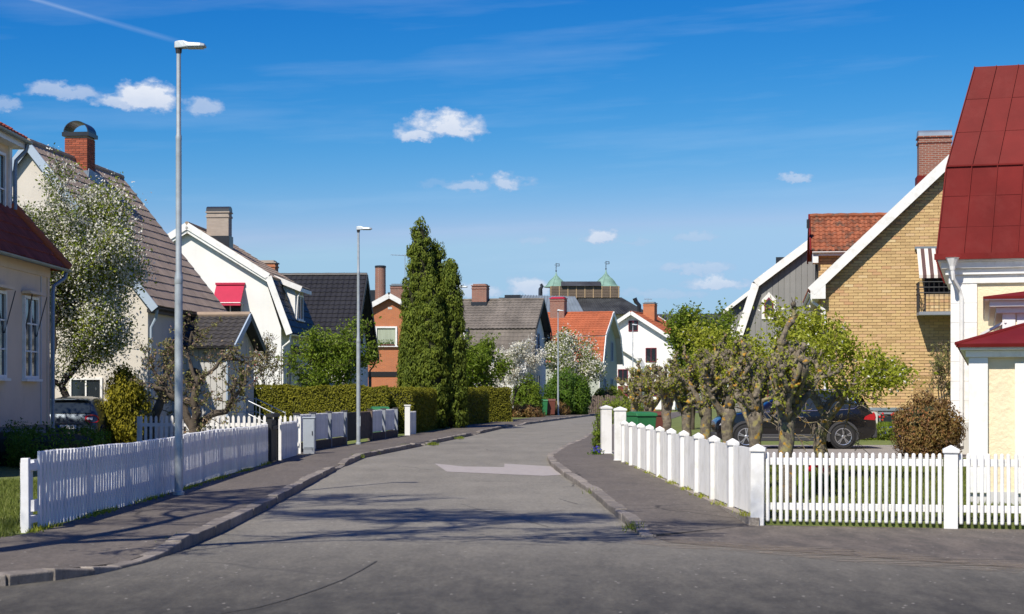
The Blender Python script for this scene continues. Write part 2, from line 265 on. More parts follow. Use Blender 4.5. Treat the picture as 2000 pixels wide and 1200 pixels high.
def yellow_brick():
    mt, nt, p, o = _nt('yellow_brick')
    at = nt.nodes.new('ShaderNodeAttribute'); at.attribute_name = 'rnd'
    oi = nt.nodes.new('ShaderNodeObjectInfo'); ad = nt.nodes.new('ShaderNodeMath'); nt.links.new(at.outputs['Fac'], ad.inputs[0]); ad.inputs[1].default_value = 0
    cr = nt.nodes.new('ShaderNodeValToRGB'); e = cr.color_ramp.elements
    for i, (q, c) in enumerate([(0, (0.47, 0.31, 0.14)), (0.35, (0.58, 0.395, 0.18)), (0.7, (0.64, 0.45, 0.21)), (0.88, (0.55, 0.32, 0.16)), (1.0, (0.68, 0.52, 0.28))]):
        if i > 1: e.new(q)
        e[i].position = q
    for i, (q, c) in enumerate([(0, (0.47, 0.31, 0.14)), (0.35, (0.58, 0.395, 0.18)), (0.7, (0.64, 0.45, 0.21)), (0.88, (0.55, 0.32, 0.16)), (1.0, (0.68, 0.52, 0.28))]): e[i].position = q; e[i].color = (*c, 1)
    nt.links.new(ad.outputs[0], cr.inputs[0])
    c = _mixc(nt, _maprange(nt, _noise(nt, 12, 5), 0, 0.2), cr.outputs[0], (0.30, 0.20, 0.11))
    nt.links.new(c, p.inputs['Base Color']); p.inputs['Roughness'].default_value = 0.85; _bump(nt, p, _noise(nt, 60, 4), 0.3, 0.01); return mt
M['ybrick'] = yellow_brick()
LM = dict(
 blossom=leafmat('white_blossom', [(0.62, 0.60, 0.50), (0.74, 0.72, 0.62), (0.82, 0.80, 0.73)], 0.3, 0.7),
 spring=leafmat('spring_leaf', [(0.10, 0.14, 0.015), (0.17, 0.23, 0.02), (0.26, 0.30, 0.035)], 0.4),
 lime=leafmat('lime_leaf', [(0.22, 0.26, 0.018), (0.34, 0.38, 0.03), (0.47, 0.48, 0.07)], 0.45),
 fresh=leafmat('fresh_leaf', [(0.09, 0.15, 0.014), (0.16, 0.235, 0.018), (0.24, 0.31, 0.03)], 0.4),
 bush=leafmat('bush_leaf', [(0.04, 0.09, 0.010), (0.085, 0.165, 0.012), (0.14, 0.225, 0.018)], 0.35),
 thuja=leafmat('thuja_spray', [(0.06, 0.09, 0.010), (0.115, 0.155, 0.014), (0.185, 0.22, 0.02)], 0.2, 0.7),
 hedge=leafmat('thuja_hedge_leaf', [(0.11, 0.11, 0.011), (0.20, 0.20, 0.014), (0.29, 0.265, 0.018)], 0.25, 0.7),
 hedge_r=leafmat('brown_hedge_leaf', [(0.09, 0.06, 0.02), (0.15, 0.11, 0.03), (0.17, 0.16, 0.03)], 0.25, 0.7),
 gold=leafmat('golden_conifer_spray', [(0.11, 0.105, 0.008), (0.22, 0.20, 0.01), (0.34, 0.29, 0.015)], 0.25, 0.7),
 copper=leafmat('bronze_leaf', [(0.05, 0.045, 0.015), (0.17, 0.085, 0.035), (0.22, 0.16, 0.045), (0.32, 0.12, 0.05)], 0.25),
 apple=leafmat('apple_bud_leaf', [(0.16, 0.17, 0.05), (0.24, 0.24, 0.08), (0.38, 0.24, 0.19)], 0.35),
 grassb=leafmat('grass_blade', [(0.10, 0.13, 0.02), (0.15, 0.19, 0.03), (0.22, 0.235, 0.06)], 0.35, 0.6),
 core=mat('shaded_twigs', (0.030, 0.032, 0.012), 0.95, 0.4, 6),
)
# ---------------------------------------------------------------- geometry helpers
def _basis(d, up=(0, 0, 1)):
    d = Vector(d).normalized(); u = Vector(up)
    s = d.cross(u)
    if s.length < 1e-5: s = d.cross(Vector((1, 0, 0)))
    s.normalize(); return d, s, s.cross(d).normalized()
class MB:
    def __init__(self): self.v = []; self.f = []
    def add(self, vs, fs):
        o = len(self.v); self.v.extend(tuple(p) for p in vs); self.f.extend(tuple(i + o for i in f) for f in fs); return self
    def box(self, x0, x1, y0, y1, z0, z1):
        return self.add([(x0,y0,z0),(x1,y0,z0),(x1,y1,z0),(x0,y1,z0),(x0,y0,z1),(x1,y0,z1),(x1,y1,z1),(x0,y1,z1)],
                        [(0,3,2,1),(4,5,6,7),(0,1,5,4),(1,2,6,5),(2,3,7,6),(3,0,4,7)])
    def beam(self, p0, p1, w, h, up=(0, 0, 1)):
        p0 = Vector(p0); p1 = Vector(p1); d, s, u = _basis(p1 - p0, up); a = s * w / 2; b = u * h / 2
        return self.add([p0-a-b, p0+a-b, p0+a+b, p0-a+b, p1-a-b, p1+a-b, p1+a+b, p1-a+b],
                        [(0,1,2,3),(7,6,5,4),(0,4,5,1),(1,5,6,2),(2,6,7,3),(3,7,4,0)])
    def tube(self, pts, rad, n=8, cap=True):
        pts = [Vector(p) for p in pts]
        if not hasattr(rad, '__len__'): rad = [rad] * len(pts)
        o = len(self.v); s = None; k = len(pts)
        for i, p in enumerate(pts):
            d = (pts[min(i + 1, k - 1)] - pts[max(i - 1, 0)])
            if d.length < 1e-6: d = Vector((0, 0, 1))
            d.normalize()
            if s is None: s = d.cross(Vector((0, 0, 1)) if abs(d.z) < 0.9 else Vector((1, 0, 0)))
            s = (s - d * s.dot(d))
            if s.length < 1e-6: s = d.orthogonal()
            s.normalize(); u = d.cross(s); r = rad[i]
            for j in range(n):
                a = 2 * math.pi * j / n; q = p + (s * math.cos(a) + u * math.sin(a)) * r; self.v.append((q.x, q.y, q.z))
        for i in range(k - 1):
            for j in range(n):
                a = o + i * n + j; b = o + i * n + (j + 1) % n; self.f.append((a, b, b + n, a + n))
        if cap: self.f.append(tuple(o + j for j in range(n - 1, -1, -1))); self.f.append(tuple(o + (k - 1) * n + j for j in range(n)))
        return self
    def lathe(self, prof, n=16, c=(0, 0), sq=0.0):
        o = len(self.v)
        for r, z in prof:
            for j in range(n):
                a = 2 * math.pi * j / n; q = 1.0
                if sq: q = 1 + sq * (1 / max(abs(math.cos(a)), abs(math.sin(a))) - 1)
                self.v.append((c[0] + r * q * math.cos(a), c[1] + r * q * math.sin(a), z))
        for i in range(len(prof) - 1):
            for j in range(n):
                a = o + i * n + j; b = o + i * n + (j + 1) % n; self.f.append((a, b, b + n, a + n))
        self.f.append(tuple(o + j for j in range(n - 1, -1, -1))); self.f.append(tuple(o + (len(prof) - 1) * n + j for j in range(n)))
        return self
    def prism(self, poly, a0, a1, axis='y'):
        """extrude a polygon; axis y: poly=(x,z); axis x: poly=(y,z); axis z: poly=(x,y)"""
        n = len(poly); f3 = {'y': lambda p, a: (p[0], a, p[1]), 'x': lambda p, a: (a, p[0], p[1]), 'z': lambda p, a: (p[0], p[1], a)}[axis]
        vs = [f3(p, a0) for p in poly] + [f3(p, a1) for p in poly]
        tri = tessellate_polygon([[Vector((p[0], p[1], 0)) for p in poly]])
        fs = [tuple(t) for t in tri] + [tuple(i + n for i in reversed(t)) for t in tri] + [(i, (i + 1) % n, (i + 1) % n + n, i + n) for i in range(n)]
        return self.add(vs, fs)
    def plate(self, O, U, V, L, S, th):
        O, U, V = Vector(O), Vector(U), Vector(V); N = U.cross(V).normalized()
        if N.z < 0: N = -N
        a = [O, O + U * L, O + U * L + V * S, O + V * S]; b = [p - N * th for p in a]
        return self.add(a + b, [(0,1,2,3),(7,6,5,4),(0,4,5,1),(1,5,6,2),(2,6,7,3),(3,7,4,0)])
    def mesh(self, name, m):
        me = bpy.data.meshes.new(name); me.from_pydata(self.v, [], self.f); me.materials.append(m)
        import bmesh
        bm = bmesh.new(); bm.from_mesh(me); bmesh.ops.recalc_face_normals(bm, faces=bm.faces); bm.to_mesh(me); bm.free(); me.update(); return me
    def build(self, name, m, parent=None, smooth=False, bevel=0.0, kind=None, label=None):
        me = self.mesh(name, m); o = link(name, me, parent)
        if smooth: me.polygons.foreach_set('use_smooth', [True] * len(me.polygons)); auto_smooth(o)
        if bevel: b = o.modifiers.new('bevel', 'BEVEL'); b.width = bevel; b.segments = 2; b.limit_method = 'ANGLE'
        if kind: o['kind'] = kind
        if label: o['label'] = label
        return o
def auto_smooth(o, ang=40):
    try: o.data.set_sharp_from_angle(angle=R(ang))
    except Exception: pass
def link(name, me, parent=None, mtx=None):
    o = bpy.data.objects.new(name, me); col.objects.link(o); o.parent = parent
    if mtx is not None: o.matrix_local = mtx
    return o
def T(x=0, y=0, z=0, rz=0, s=1.0): return Matrix.Translation((x, y, z)) @ Matrix.Rotation(rz, 4, 'Z') @ Matrix.Diagonal((s, s, s, 1))
def tag(o, label, cat=None, group=None, kind=None):
    if label: o['label'] = label
    if cat: o['category'] = cat
    if group: o['group'] = group
    if kind: o['kind'] = kind
    return o
def thing(name, label, cat, loc=(0, 0, 0), rz=0.0, group=None):
    o = bpy.data.objects.new(name, None); col.objects.link(o); o.empty_display_size = 0.3
    o.location = loc; o.rotation_euler = (0, 0, rz); return tag(o, label, cat, group)
def copy_tree(o, parent=None):
    c = o.copy(); col.objects.link(c); c.parent = parent
    for ch in list(o.children): copy_tree(ch, c)
    return c
def npmesh(name, V, Fq, m, rndv=None, smooth=False):
    """quads/tris mesh from numpy arrays"""
    me = bpy.data.meshes.new(name); V = np.asarray(V, np.float32); Fq = np.asarray(Fq, np.int32); k = Fq.shape[1]
    me.vertices.add(len(V)); me.vertices.foreach_set('co', V.ravel()); me.loops.add(Fq.size); me.loops.foreach_set('vertex_index', Fq.ravel())
    me.polygons.add(len(Fq)); me.polygons.foreach_set('loop_start', np.arange(0, Fq.size, k, dtype=np.int32))
    try: me.polygons.foreach_set('loop_total', np.full(len(Fq), k, np.int32))
    except Exception: pass
    if smooth: me.polygons.foreach_set('use_smooth', np.ones(len(Fq), bool))
    me.update(calc_edges=True); me.materials.append(m)
    if not smooth:
        try: me.shade_flat()
        except Exception: me.polygons.foreach_set('use_smooth', np.zeros(len(Fq), bool))
    if rndv is not None:
        at = me.attributes.new('rnd', 'FLOAT', 'FACE'); at.data.foreach_set('value', np.asarray(rndv, np.float32))
    return me
def leafmesh(name, C, size, m, seed=0, aspect=0.55, dirs=None, dirw=0.0, rv=None, svar=0.4, norms=None, nj=0.6):
    """rhombic leaves at centres C"""
    g = np.random.default_rng(seed); n = len(C)
    A = g.normal(size=(n, 3)); A /= np.linalg.norm(A, axis=1, keepdims=True)
    if dirs is not None: A = A * (1 - dirw) + np.asarray(dirs) * dirw; A /= np.linalg.norm(A, axis=1, keepdims=True) + 1e-9
    B = np.cross(A, g.normal(size=(n, 3))); B /= np.linalg.norm(B, axis=1, keepdims=True) + 1e-9
    if norms is not None:
        Q = np.asarray(norms) + g.normal(0, nj, (n, 3)); Q /= np.linalg.norm(Q, axis=1, keepdims=True) + 1e-9
        A = A - Q * np.sum(A * Q, 1, keepdims=True); A /= np.linalg.norm(A, axis=1, keepdims=True) + 1e-9; B = np.cross(Q, A)
    s = (size * (1 - svar + 2 * svar * g.random(n)))[:, None]
    Nn = np.cross(A, B)
    V = np.stack([C - A * s * .5, C + B * s * aspect * .5 + Nn * s * .12, C + A * s * .5, C - B * s * aspect * .5 + Nn * s * .12], 1).reshape(-1, 3)
    return npmesh(name, V, np.arange(4 * n).reshape(-1, 4), m, g.random(n) if rv is None else rv)
def resample(pts, step):
    out = [Vector(pts[0])]
    for a, b in zip(pts[:-1], pts[1:]):
        a = Vector(a); b = Vector(b); k = max(1, int((b - a).length / step))
        out += [a.lerp(b, (i + 1) / k) for i in range(k)]
    return out
# --- roofs
def tiles(O, U, V, L, S, cp, tw, m, parent, amp=0.022, lip=0.03, mode='joined', clip=None, nper=5, name=None):
    O, U, V = Vector(O), Vector(U).normalized(), Vector(V).normalized(); N = U.cross(V)
    if N.z < 0: N = -N
    n = max(1, int(round(S / cp))); cp = S / n; On, Un, Vn, Nn = (np.array(q) for q in (O, U, V, N)); allV = []; allF = []; off = 0
    for j in range(n):
        v0 = j * cp; v1 = min(S, v0 + cp * 1.12); u0, u1 = (0, L) if clip is None else clip(v0 + cp / 2)
        if u1 - u0 < tw: continue
        k = int((u1 - u0) / tw * nper) + 2; us = np.linspace(u0, u1, k)
        ph = np.mod(us / tw, 1.0); w = amp * np.where(ph < 0.62, np.sin(np.pi * ph / 0.62), -0.35 * np.sin(np.pi * (ph - 0.62) / 0.38))
        g = np.random.default_rng(j + 11); w = w + g.normal(0, 0.0025, k); dv = np.interp(us, np.arange(u0, u1 + tw, tw), g.normal(0, 0.006, len(np.arange(u0, u1 + tw, tw))))
        P = lambda v, h: On + us[:, None] * Un + (v + np.zeros(k))[:, None] * Vn + (h + np.zeros(k))[:, None] * Nn
        Vv = np.concatenate([P(v0 + dv, w - 0.02), P(v0 + dv, lip + w), P(v1, 0.004 + w * 0.9)])
        i = np.arange(k - 1); Fq = np.concatenate([np.stack([i, i + 1, i + 1 + k, i + k], 1), np.stack([i + k, i + 1 + k, i + 1 + 2 * k, i + 2 * k], 1)])
        if mode == 'course':
            me = npmesh('tile_course', Vv, Fq, m); link('tile_course', me, parent)
        else: allV.append(Vv); allF.append(Fq + off); off += len(Vv)
    if mode == 'joined' and allV:
        o = link(name or 'roof_tiles', npmesh(name or 'roof_tiles', np.concatenate(allV), np.concatenate(allF), m), parent); o['kind'] = 'stuff'
def gable_roof(t, segs, y0, y1, m, mslab, cp=0.36, tw=0.30, amp=0.022, lip=0.03, mode='joined', th=0.10, ridge=True, lift=0.0):
    """segs: list of ((x_eave,z_eave),(x_upper,z_upper)); ridge runs along local y"""
    for (xe, ze), (xr, zr) in segs:
        V = Vector((xr - xe, 0, zr - ze)); S = V.length; V.normalize(); Nv = Vector((0, 1, 0)).cross(V)
        if Nv.z < 0: Nv = -Nv
        O = Vector((xe, y0, ze)) + Nv * (lift + th)
        s = MB().plate(O, (0, 1, 0), V, y1 - y0, S, th).build('roof', mslab, t)
        tiles(O + Nv * 0.012, (0, 1, 0), V, y1 - y0, S, cp, tw, m, s, amp, lip, mode)
    if ridge:
        top = max(segs, key=lambda q: q[1][1])[1]
        b = MB(); pts = [(top[0], y0 - 0.02 + i * (y1 - y0 + 0.04) / 24, top[1] + th + 0.05 + (0.008 if i % 2 else 0)) for i in range(25)]
        b.tube(pts, 0.11, 8); b.build('ridge_cap', m, t, True)
def barge(t, pts, y, m, w=0.05, h=0.22, dz=0.0, name='bargeboard'):
    for a, b in zip(pts[:-1], pts[1:]):
        MB().beam((a[0], y, a[1] + dz), (b[0], y, b[1] + dz), w, h, up=(0, 0, 1)).build(name, m, t)
def window(t, o, ax, w, h, mf, cols=1, rows=1, fw=0.07, depth=0.07, sill=None, glass=None, name='window'):
    """o: centre of the opening on the wall face; ax: 'y-','x+','x-' outward direction"""
    fr = MB()
    def bx(a0, a1, z0, z1, d0, d1, mb):
        if ax == 'y-': mb.box(o[0] + a0, o[0] + a1, o[1] - d1, o[1] - d0, o[2] + z0, o[2] + z1)
        elif ax == 'x+': mb.box(o[0] + d0, o[0] + d1, o[1] + a0, o[1] + a1, o[2] + z0, o[2] + z1)
        else: mb.box(o[0] - d1, o[0] - d0, o[1] + a0, o[1] + a1, o[2] + z0, o[2] + z1)
    W, H = w / 2, h / 2
    bx(-W, W, H - fw, H, 0, depth, fr); bx(-W, W, -H, -H + fw, 0, depth, fr); bx(-W, -W + fw, -H + fw, H - fw, 0, depth, fr); bx(W - fw, W, -H + fw, H - fw, 0, depth, fr)
    for i in range(1, cols): c = -W + w * i / cols; bx(c - fw * .35, c + fw * .35, -H + fw, H - fw, 0.0, depth * .8, fr)
    for i in range(1, rows): c = -H + h * i / rows; bx(-W + fw, W - fw, c - fw * .25, c + fw * .25, 0.0, depth * .7, fr)
    f = fr.build(name, mf, t)
    pn = MB(); bx(-W + fw, W - fw, -H + fw, H - fw, 0.004, 0.018, pn); pn.build('pane', glass or M['glass'], f)
    if sill: sm = MB(); bx(-W - .06, W + .06, -H - .06, -H - 0.003, 0.002, depth + .07, sm); sm.build('sill', sill, f)
    return f
def brickwall(parent, x0, x1, z0, z1, y, inside, bw, bh, joint, m_list, nobj, base_pt=None, depth=0.05, axis='y', name='brick'):
    """real bricks standing proud of a mortar wall. axis y: face at y looking to -y; axis x: face at x=y looking +/-x"""
    rows = int((z1 - z0) / bh); out = []
    for r in range(rows):
        zz = z0 + r * bh; off = (r % 2) * bw / 2; nc = int((x1 - x0) / bw) + 2
        for c in range(nc):
            a = x0 + c * bw - off; b = a + bw - joint; a2 = max(a, x0); b2 = min(b, x1)
            if b2 - a2 < 0.04: continue
            if inside and not (inside(a2, zz) and inside(b2, zz) and inside(a2, zz + bh - joint) and inside(b2, zz + bh - joint)): continue
            out.append((a2, b2, zz))
    return out
# --- plants
def grow(g, p, d, L, r, lev, mx, segs, spread=0.6, up=0.15, kids=(2, 3), shrink=0.72, wig=0.18):
    """recursive branching: segs gets (points, radii, level)"""
    pts = [Vector(p)]; rad = [r]; n = 4; dd = Vector(d).normalized(); r1 = r * (0.62 if lev < mx else 0.3)
    for i in range(n):
        dd = (dd + Vector((g.gauss(0, wig), g.gauss(0, wig), g.gauss(0, wig) + up * 0.25))).normalized()
        pts.append(pts[-1] + dd * L / n); rad.append(r + (r1 - r) * (i + 1) / n)
    segs.append((pts, rad, lev))
    if lev >= mx: return
    k = g.randint(*kids)
    for i in range(k):
        a = g.random() * 6.283 + i * 6.283 / k; q = dd.orthogonal().normalized(); q.rotate(Matrix.Rotation(a, 3, dd))
        nd = (dd + q * spread * g.uniform(0.6, 1.3) + Vector((0, 0, up))).normalized()
        grow(g, pts[-1], nd, L * shrink * g.uniform(0.75, 1.2), r1 * 0.85, lev + 1, mx, segs, spread, up, kids, shrink, wig)
    for i in range(1 if lev > 0 else 0):
        j = g.randint(1, 3); q = Vector((g.gauss(0, 1), g.gauss(0, 1), g.gauss(0, 0.6))).normalized()
        grow(g, pts[j], (dd * 0.4 + q).normalized(), L * shrink * 0.7, r1 * 0.5, min(mx, lev + 2), mx, segs, spread, up, kids, shrink, wig)
def tree(name, label, cat, loc, height, rad, seed, trunk=0.35, tr=0.12, mx=5, leaves=((20000, 0.05, 'fresh', 0.12),), bark='bark', spread=0.6, up=0.2, kids=(2, 3), group=None, shrink=0.74, wig=0.18, lean=(0, 0), minlev=2, ry=None, rmin=.006, trunks=1, taper=0.0, zmin=0.0):
    g = random.Random(seed); segs = []
    for q in range(trunks):
        a = q * 6.283 / trunks; dx, dy = (0.25 * math.cos(a), 0.25 * math.sin(a)) if trunks > 1 else lean
        grow(g, (0.08 * dx, 0.08 * dy, 0), (dx, dy, 1), 1.0 * trunk / 0.35, 0.1, 0, mx, segs, spread, up, kids, shrink, wig)
    P = np.array([p for s in segs for p in s[0]]); tips = np.array([s[0][-1] for s in segs if s[2] >= minlev])
    hz = height / np.percentile(tips[:, 2], 99); zm = np.median(tips[:, 2]); qx = np.median(tips[:, 0]) / zm; qy = np.median(tips[:, 1]) / zm; tips[:, 0] -= qx * tips[:, 2]; tips[:, 1] -= qy * tips[:, 2]; cx = cy = 0
    sx = rad / np.percentile(np.abs(tips[:, 0] - cx), 95); sy = (ry or rad) / np.percentile(np.abs(tips[:, 1] - cy), 95)
    tp = lambda z: 1.0 + taper * (0.55 - min(1.0, z * hz / height))
    sc = lambda p: Vector(((p.x - qx * p.z) * sx * tp(p.z), (p.y - qy * p.z) * sy * tp(p.z), p.z * hz))
    t = thing(name, label, cat, loc, 0, group); b = MB(); k = tr / 0.1
    for pts, rr, lv in segs: b.tube([sc(p) for p in pts], [max(r * k, rmin) for r in rr], 8 if lv < 2 else (5 if lv < 4 else 3), cap=False)
    b.build('trunk', M[bark], t, True)
    thin = [s for s in segs if s[2] >= minlev]; gg = np.random.default_rng(seed)
    for li, (n, size, lm, sg) in enumerate(leaves):
        if n <= 0: continue
        idx = gg.integers(0, len(thin), n); tt = gg.random(n) ** 0.7; C = np.empty((n, 3))
        allp = np.array([[list(sc(p)) for p in s[0]] for s in thin]); f = tt * 4; i0 = np.minimum(f.astype(int), 3); fr = (f - i0)[:, None]
        C = allp[idx, i0] * (1 - fr) + allp[idx, i0 + 1] * fr + gg.normal(0, sg, (n, 3))
        clump = np.random.default_rng(seed + li).random(len(thin))[idx]
        rv = np.clip(0.55 * clump + 0.45 * gg.random(n), 0, 1)
        if zmin > 0: kp = C[:, 2] > zmin + gg.normal(0, 0.16, n); C = C[kp]; rv = rv[kp]
        link('blossom' if 'bloss' in lm else 'crown', leafmesh('crown', C, size, LM[lm], seed + li, rv=rv), t)
    return t
def lumpy(name, label, cat, loc, prof, n, size, lm, seed, lump=0.12, nl=160, group=None, core=True, ry=1.0, outw=0.5, rz=0.0, shaggy=0.06):
    """dense bush or columnar conifer: radius profile [(z,r)...], leaf sprays on lumps over a dark core"""
    g = np.random.default_rng(seed); t = thing(name, label, cat, loc, rz, group); zs = np.array([p[0] for p in prof]); rs = np.array([p[1] for p in prof])
    zz = np.linspace(zs[0], zs[-1], 400); ww = np.interp(zz, zs, rs) + 0.05; cdf = np.cumsum(ww); cdf /= cdf[-1]
    lz = np.interp(g.random(nl), cdf, zz); la = g.random(nl) * 6.283; lr = np.interp(lz, zs, rs) * (0.80 + 0.2 * g.random(nl))
    LC = np.stack([lr * np.cos(la), lr * np.sin(la) * ry, lz], 1); LS = lump * (0.6 + 0.9 * g.random(nl)); lv = g.random(nl)
    idx = g.integers(0, nl, n); D = g.normal(size=(n, 3)); D /= np.linalg.norm(D, axis=1, keepdims=True); D[:, 2] *= 1.5
    C = LC[idx] + D * (LS[idx] * (0.75 + 0.3 * g.random(n)))[:, None] + g.normal(0, shaggy * 0.3, (n, 3)); C[:, 2] = np.maximum(C[:, 2], 0.02)
    nrm_ = D / (np.linalg.norm(D, axis=1, keepdims=True) + 1e-9) + 0.8 * np.stack([C[:, 0], C[:, 1], np.zeros(n)], 1) / (np.hypot(C[:, 0], C[:, 1])[:, None] + 1e-6); upv = np.tile([0, 0, 1.0], (n, 1))
    link('crown', leafmesh('crown', C, size, LM[lm], seed, 0.5, upv, outw, np.clip(0.6 * lv[idx] + 0.5 * g.random(n) - 0.05, 0, 1), norms=nrm_, nj=0.45), t)
    b = MB(); b.tube([(0, 0, 0), (0, 0, zs[-1] * 0.5), (0, 0, zs[-1] * 0.9)], [max(0.04, rs.max() * 0.08), 0.05, 0.02], 6); b.build('trunk', M['bark_d'], t)
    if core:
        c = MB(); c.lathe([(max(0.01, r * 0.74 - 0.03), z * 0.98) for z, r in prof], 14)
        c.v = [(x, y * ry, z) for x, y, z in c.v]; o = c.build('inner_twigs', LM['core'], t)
    return t
def hedge(name, label, pts, thick, h, n, size, lm, seed, group=None, base_z=0.1, cat='hedge'):
    """clipped hedge along a polyline of (x,y); first point is the thing's base"""
    g = np.random.default_rng(seed); o = pts[0]; t = thing(name, label, cat, (o[0], o[1], base_z), 0, group)
    P = [Vector((p[0] - o[0], p[1] - o[1], 0)) for p in pts]; segl = [(b - a).length for a, b in zip(P[:-1], P[1:])]; tot = sum(segl)
    Cs = []; Ds = []; core = MB()
    for a, b, L in zip(P[:-1], P[1:], segl):
        d = (b - a).normalized(); s = Vector((d.y, -d.x, 0)); hw = thick / 2; areas = [L * h, L * h, L * thick, thick * h, thick * h]; k = n * L / tot
        tt = np.array(areas) / sum(areas) * k
        for q, cnt in enumerate(tt.astype(int)):
            u = g.random(cnt); w = g.random(cnt); bump = g.normal(0, 0.028, cnt)
            if q < 2: sg = 1 if q == 0 else -1; al = u * L; si = sg * hw + bump * 1.0; z = w * h; dr = np.array([s.x * sg, s.y * sg, 0.35])
            elif q == 2: al = u * L; si = (w - .5) * thick; z = h + np.abs(bump); dr = np.array([0, 0, 1.0])
            else: sg = 1 if q == 3 else -1; al = np.where(sg > 0, L, 0) + bump; si = (u - .5) * thick; z = w * h; dr = np.array([d.x * sg, d.y * sg, 0.35])
            wav = 0.04 * np.sin(al * 2.3 + seed) + 0.03 * np.sin(al * 5.1); z = z + wav * (z / h)
            al = al + 0.0 * w; C = np.stack([a.x + d.x * al + s.x * si, a.y + d.y * al + s.y * si, z], 1); Cs.append(C); Ds.append(np.tile(dr / np.linalg.norm(dr), (cnt, 1)))
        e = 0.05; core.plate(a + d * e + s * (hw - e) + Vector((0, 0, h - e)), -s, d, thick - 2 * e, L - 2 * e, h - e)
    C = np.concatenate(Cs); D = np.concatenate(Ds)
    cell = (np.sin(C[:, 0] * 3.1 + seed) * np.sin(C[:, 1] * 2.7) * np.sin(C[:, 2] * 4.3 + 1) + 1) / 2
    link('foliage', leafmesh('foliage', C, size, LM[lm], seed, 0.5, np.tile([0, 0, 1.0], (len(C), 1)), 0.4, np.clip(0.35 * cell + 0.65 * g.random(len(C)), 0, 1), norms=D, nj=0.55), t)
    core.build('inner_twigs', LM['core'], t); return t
# ---------------------------------------------------------------- setting: ground, road, pavements
def sheet(name, poly, z, m, kind='structure', label=None, slab=False):
    tri = tessellate_polygon([[Vector((p[0], p[1], 0)) for p in poly]])
    n = len(poly); b = MB().add([(p[0], p[1], z) for p in poly], [tuple(q) for q in tri])
    if slab: b = MB().prism(poly, -.025, z, 'z')
    o = b.build(name, m); o['kind'] = kind
    if label: o['label'] = label
    return o
g_o = sheet('ground', [(-1500, -300), (1500, -300), (1500, 3000), (-1500, 3000)], -0.03, M['grass'], label='flat green ground stretching behind the houses')
LO = [(-30,13.0),(-8,13.7),(-5.6,14.1),(-4.39,14.55),(-3.95,15.2),(-3.72,16.2),(-3.6,17.4),(-3.55,20),(-3.6,23.8),(-3.75,30),(-3.87,36.3),(-3.9,42.9),(-2.93,52.4),(-1.67,65.6),(-.22,82.5),(3.33,106.8),(6.4,127),(10,145)]
LI = [(-30,17.0),(-9,17.3),(-7,17.6),(-6.0,17.9),(-5.6,18.1),(-5.42,18.3),(-5.36,18.7),(-5.33,21),(-5.3,24),(-5.3,30),(-5.35,36.5),(-5.6,43.2),(-4.75,53.2),(-3.45,66.4),(-2.0,83.5),(1.4,108.5),(4.5,128.5),(8,147)]
RO = [(1.62,19.35),(1.5,23),(1.40,27.8),(1.14,33.6),(1.0,38),(1.0,42),(1.1,44.6),(1.7,52),(3.0,64),(5.2,84),(8.6,107),(11.5,127),(15,145)]
RI = [(2.95,21.0),(2.85,24),(2.75,28.3),(2.62,34),(2.5,38.5),(2.5,42),(2.6,44.6),(3.3,51.5),(4.6,63),(6.8,83),(10.2,106),(13,126),(17,144)]
road_poly = [(-60,-20),(60,-20),(60,21.5),(5.5,21.5),(4.5,23)] + [(x + 1.2, y) for x, y in RO[2:]] + [(x - 1.5, y) for x, y in reversed(LO[8:])] + [(-5.1,22),(-60,22)]
sheet('road', road_poly, 0.0, M['asphalt'], label='grey asphalt residential street bending right')
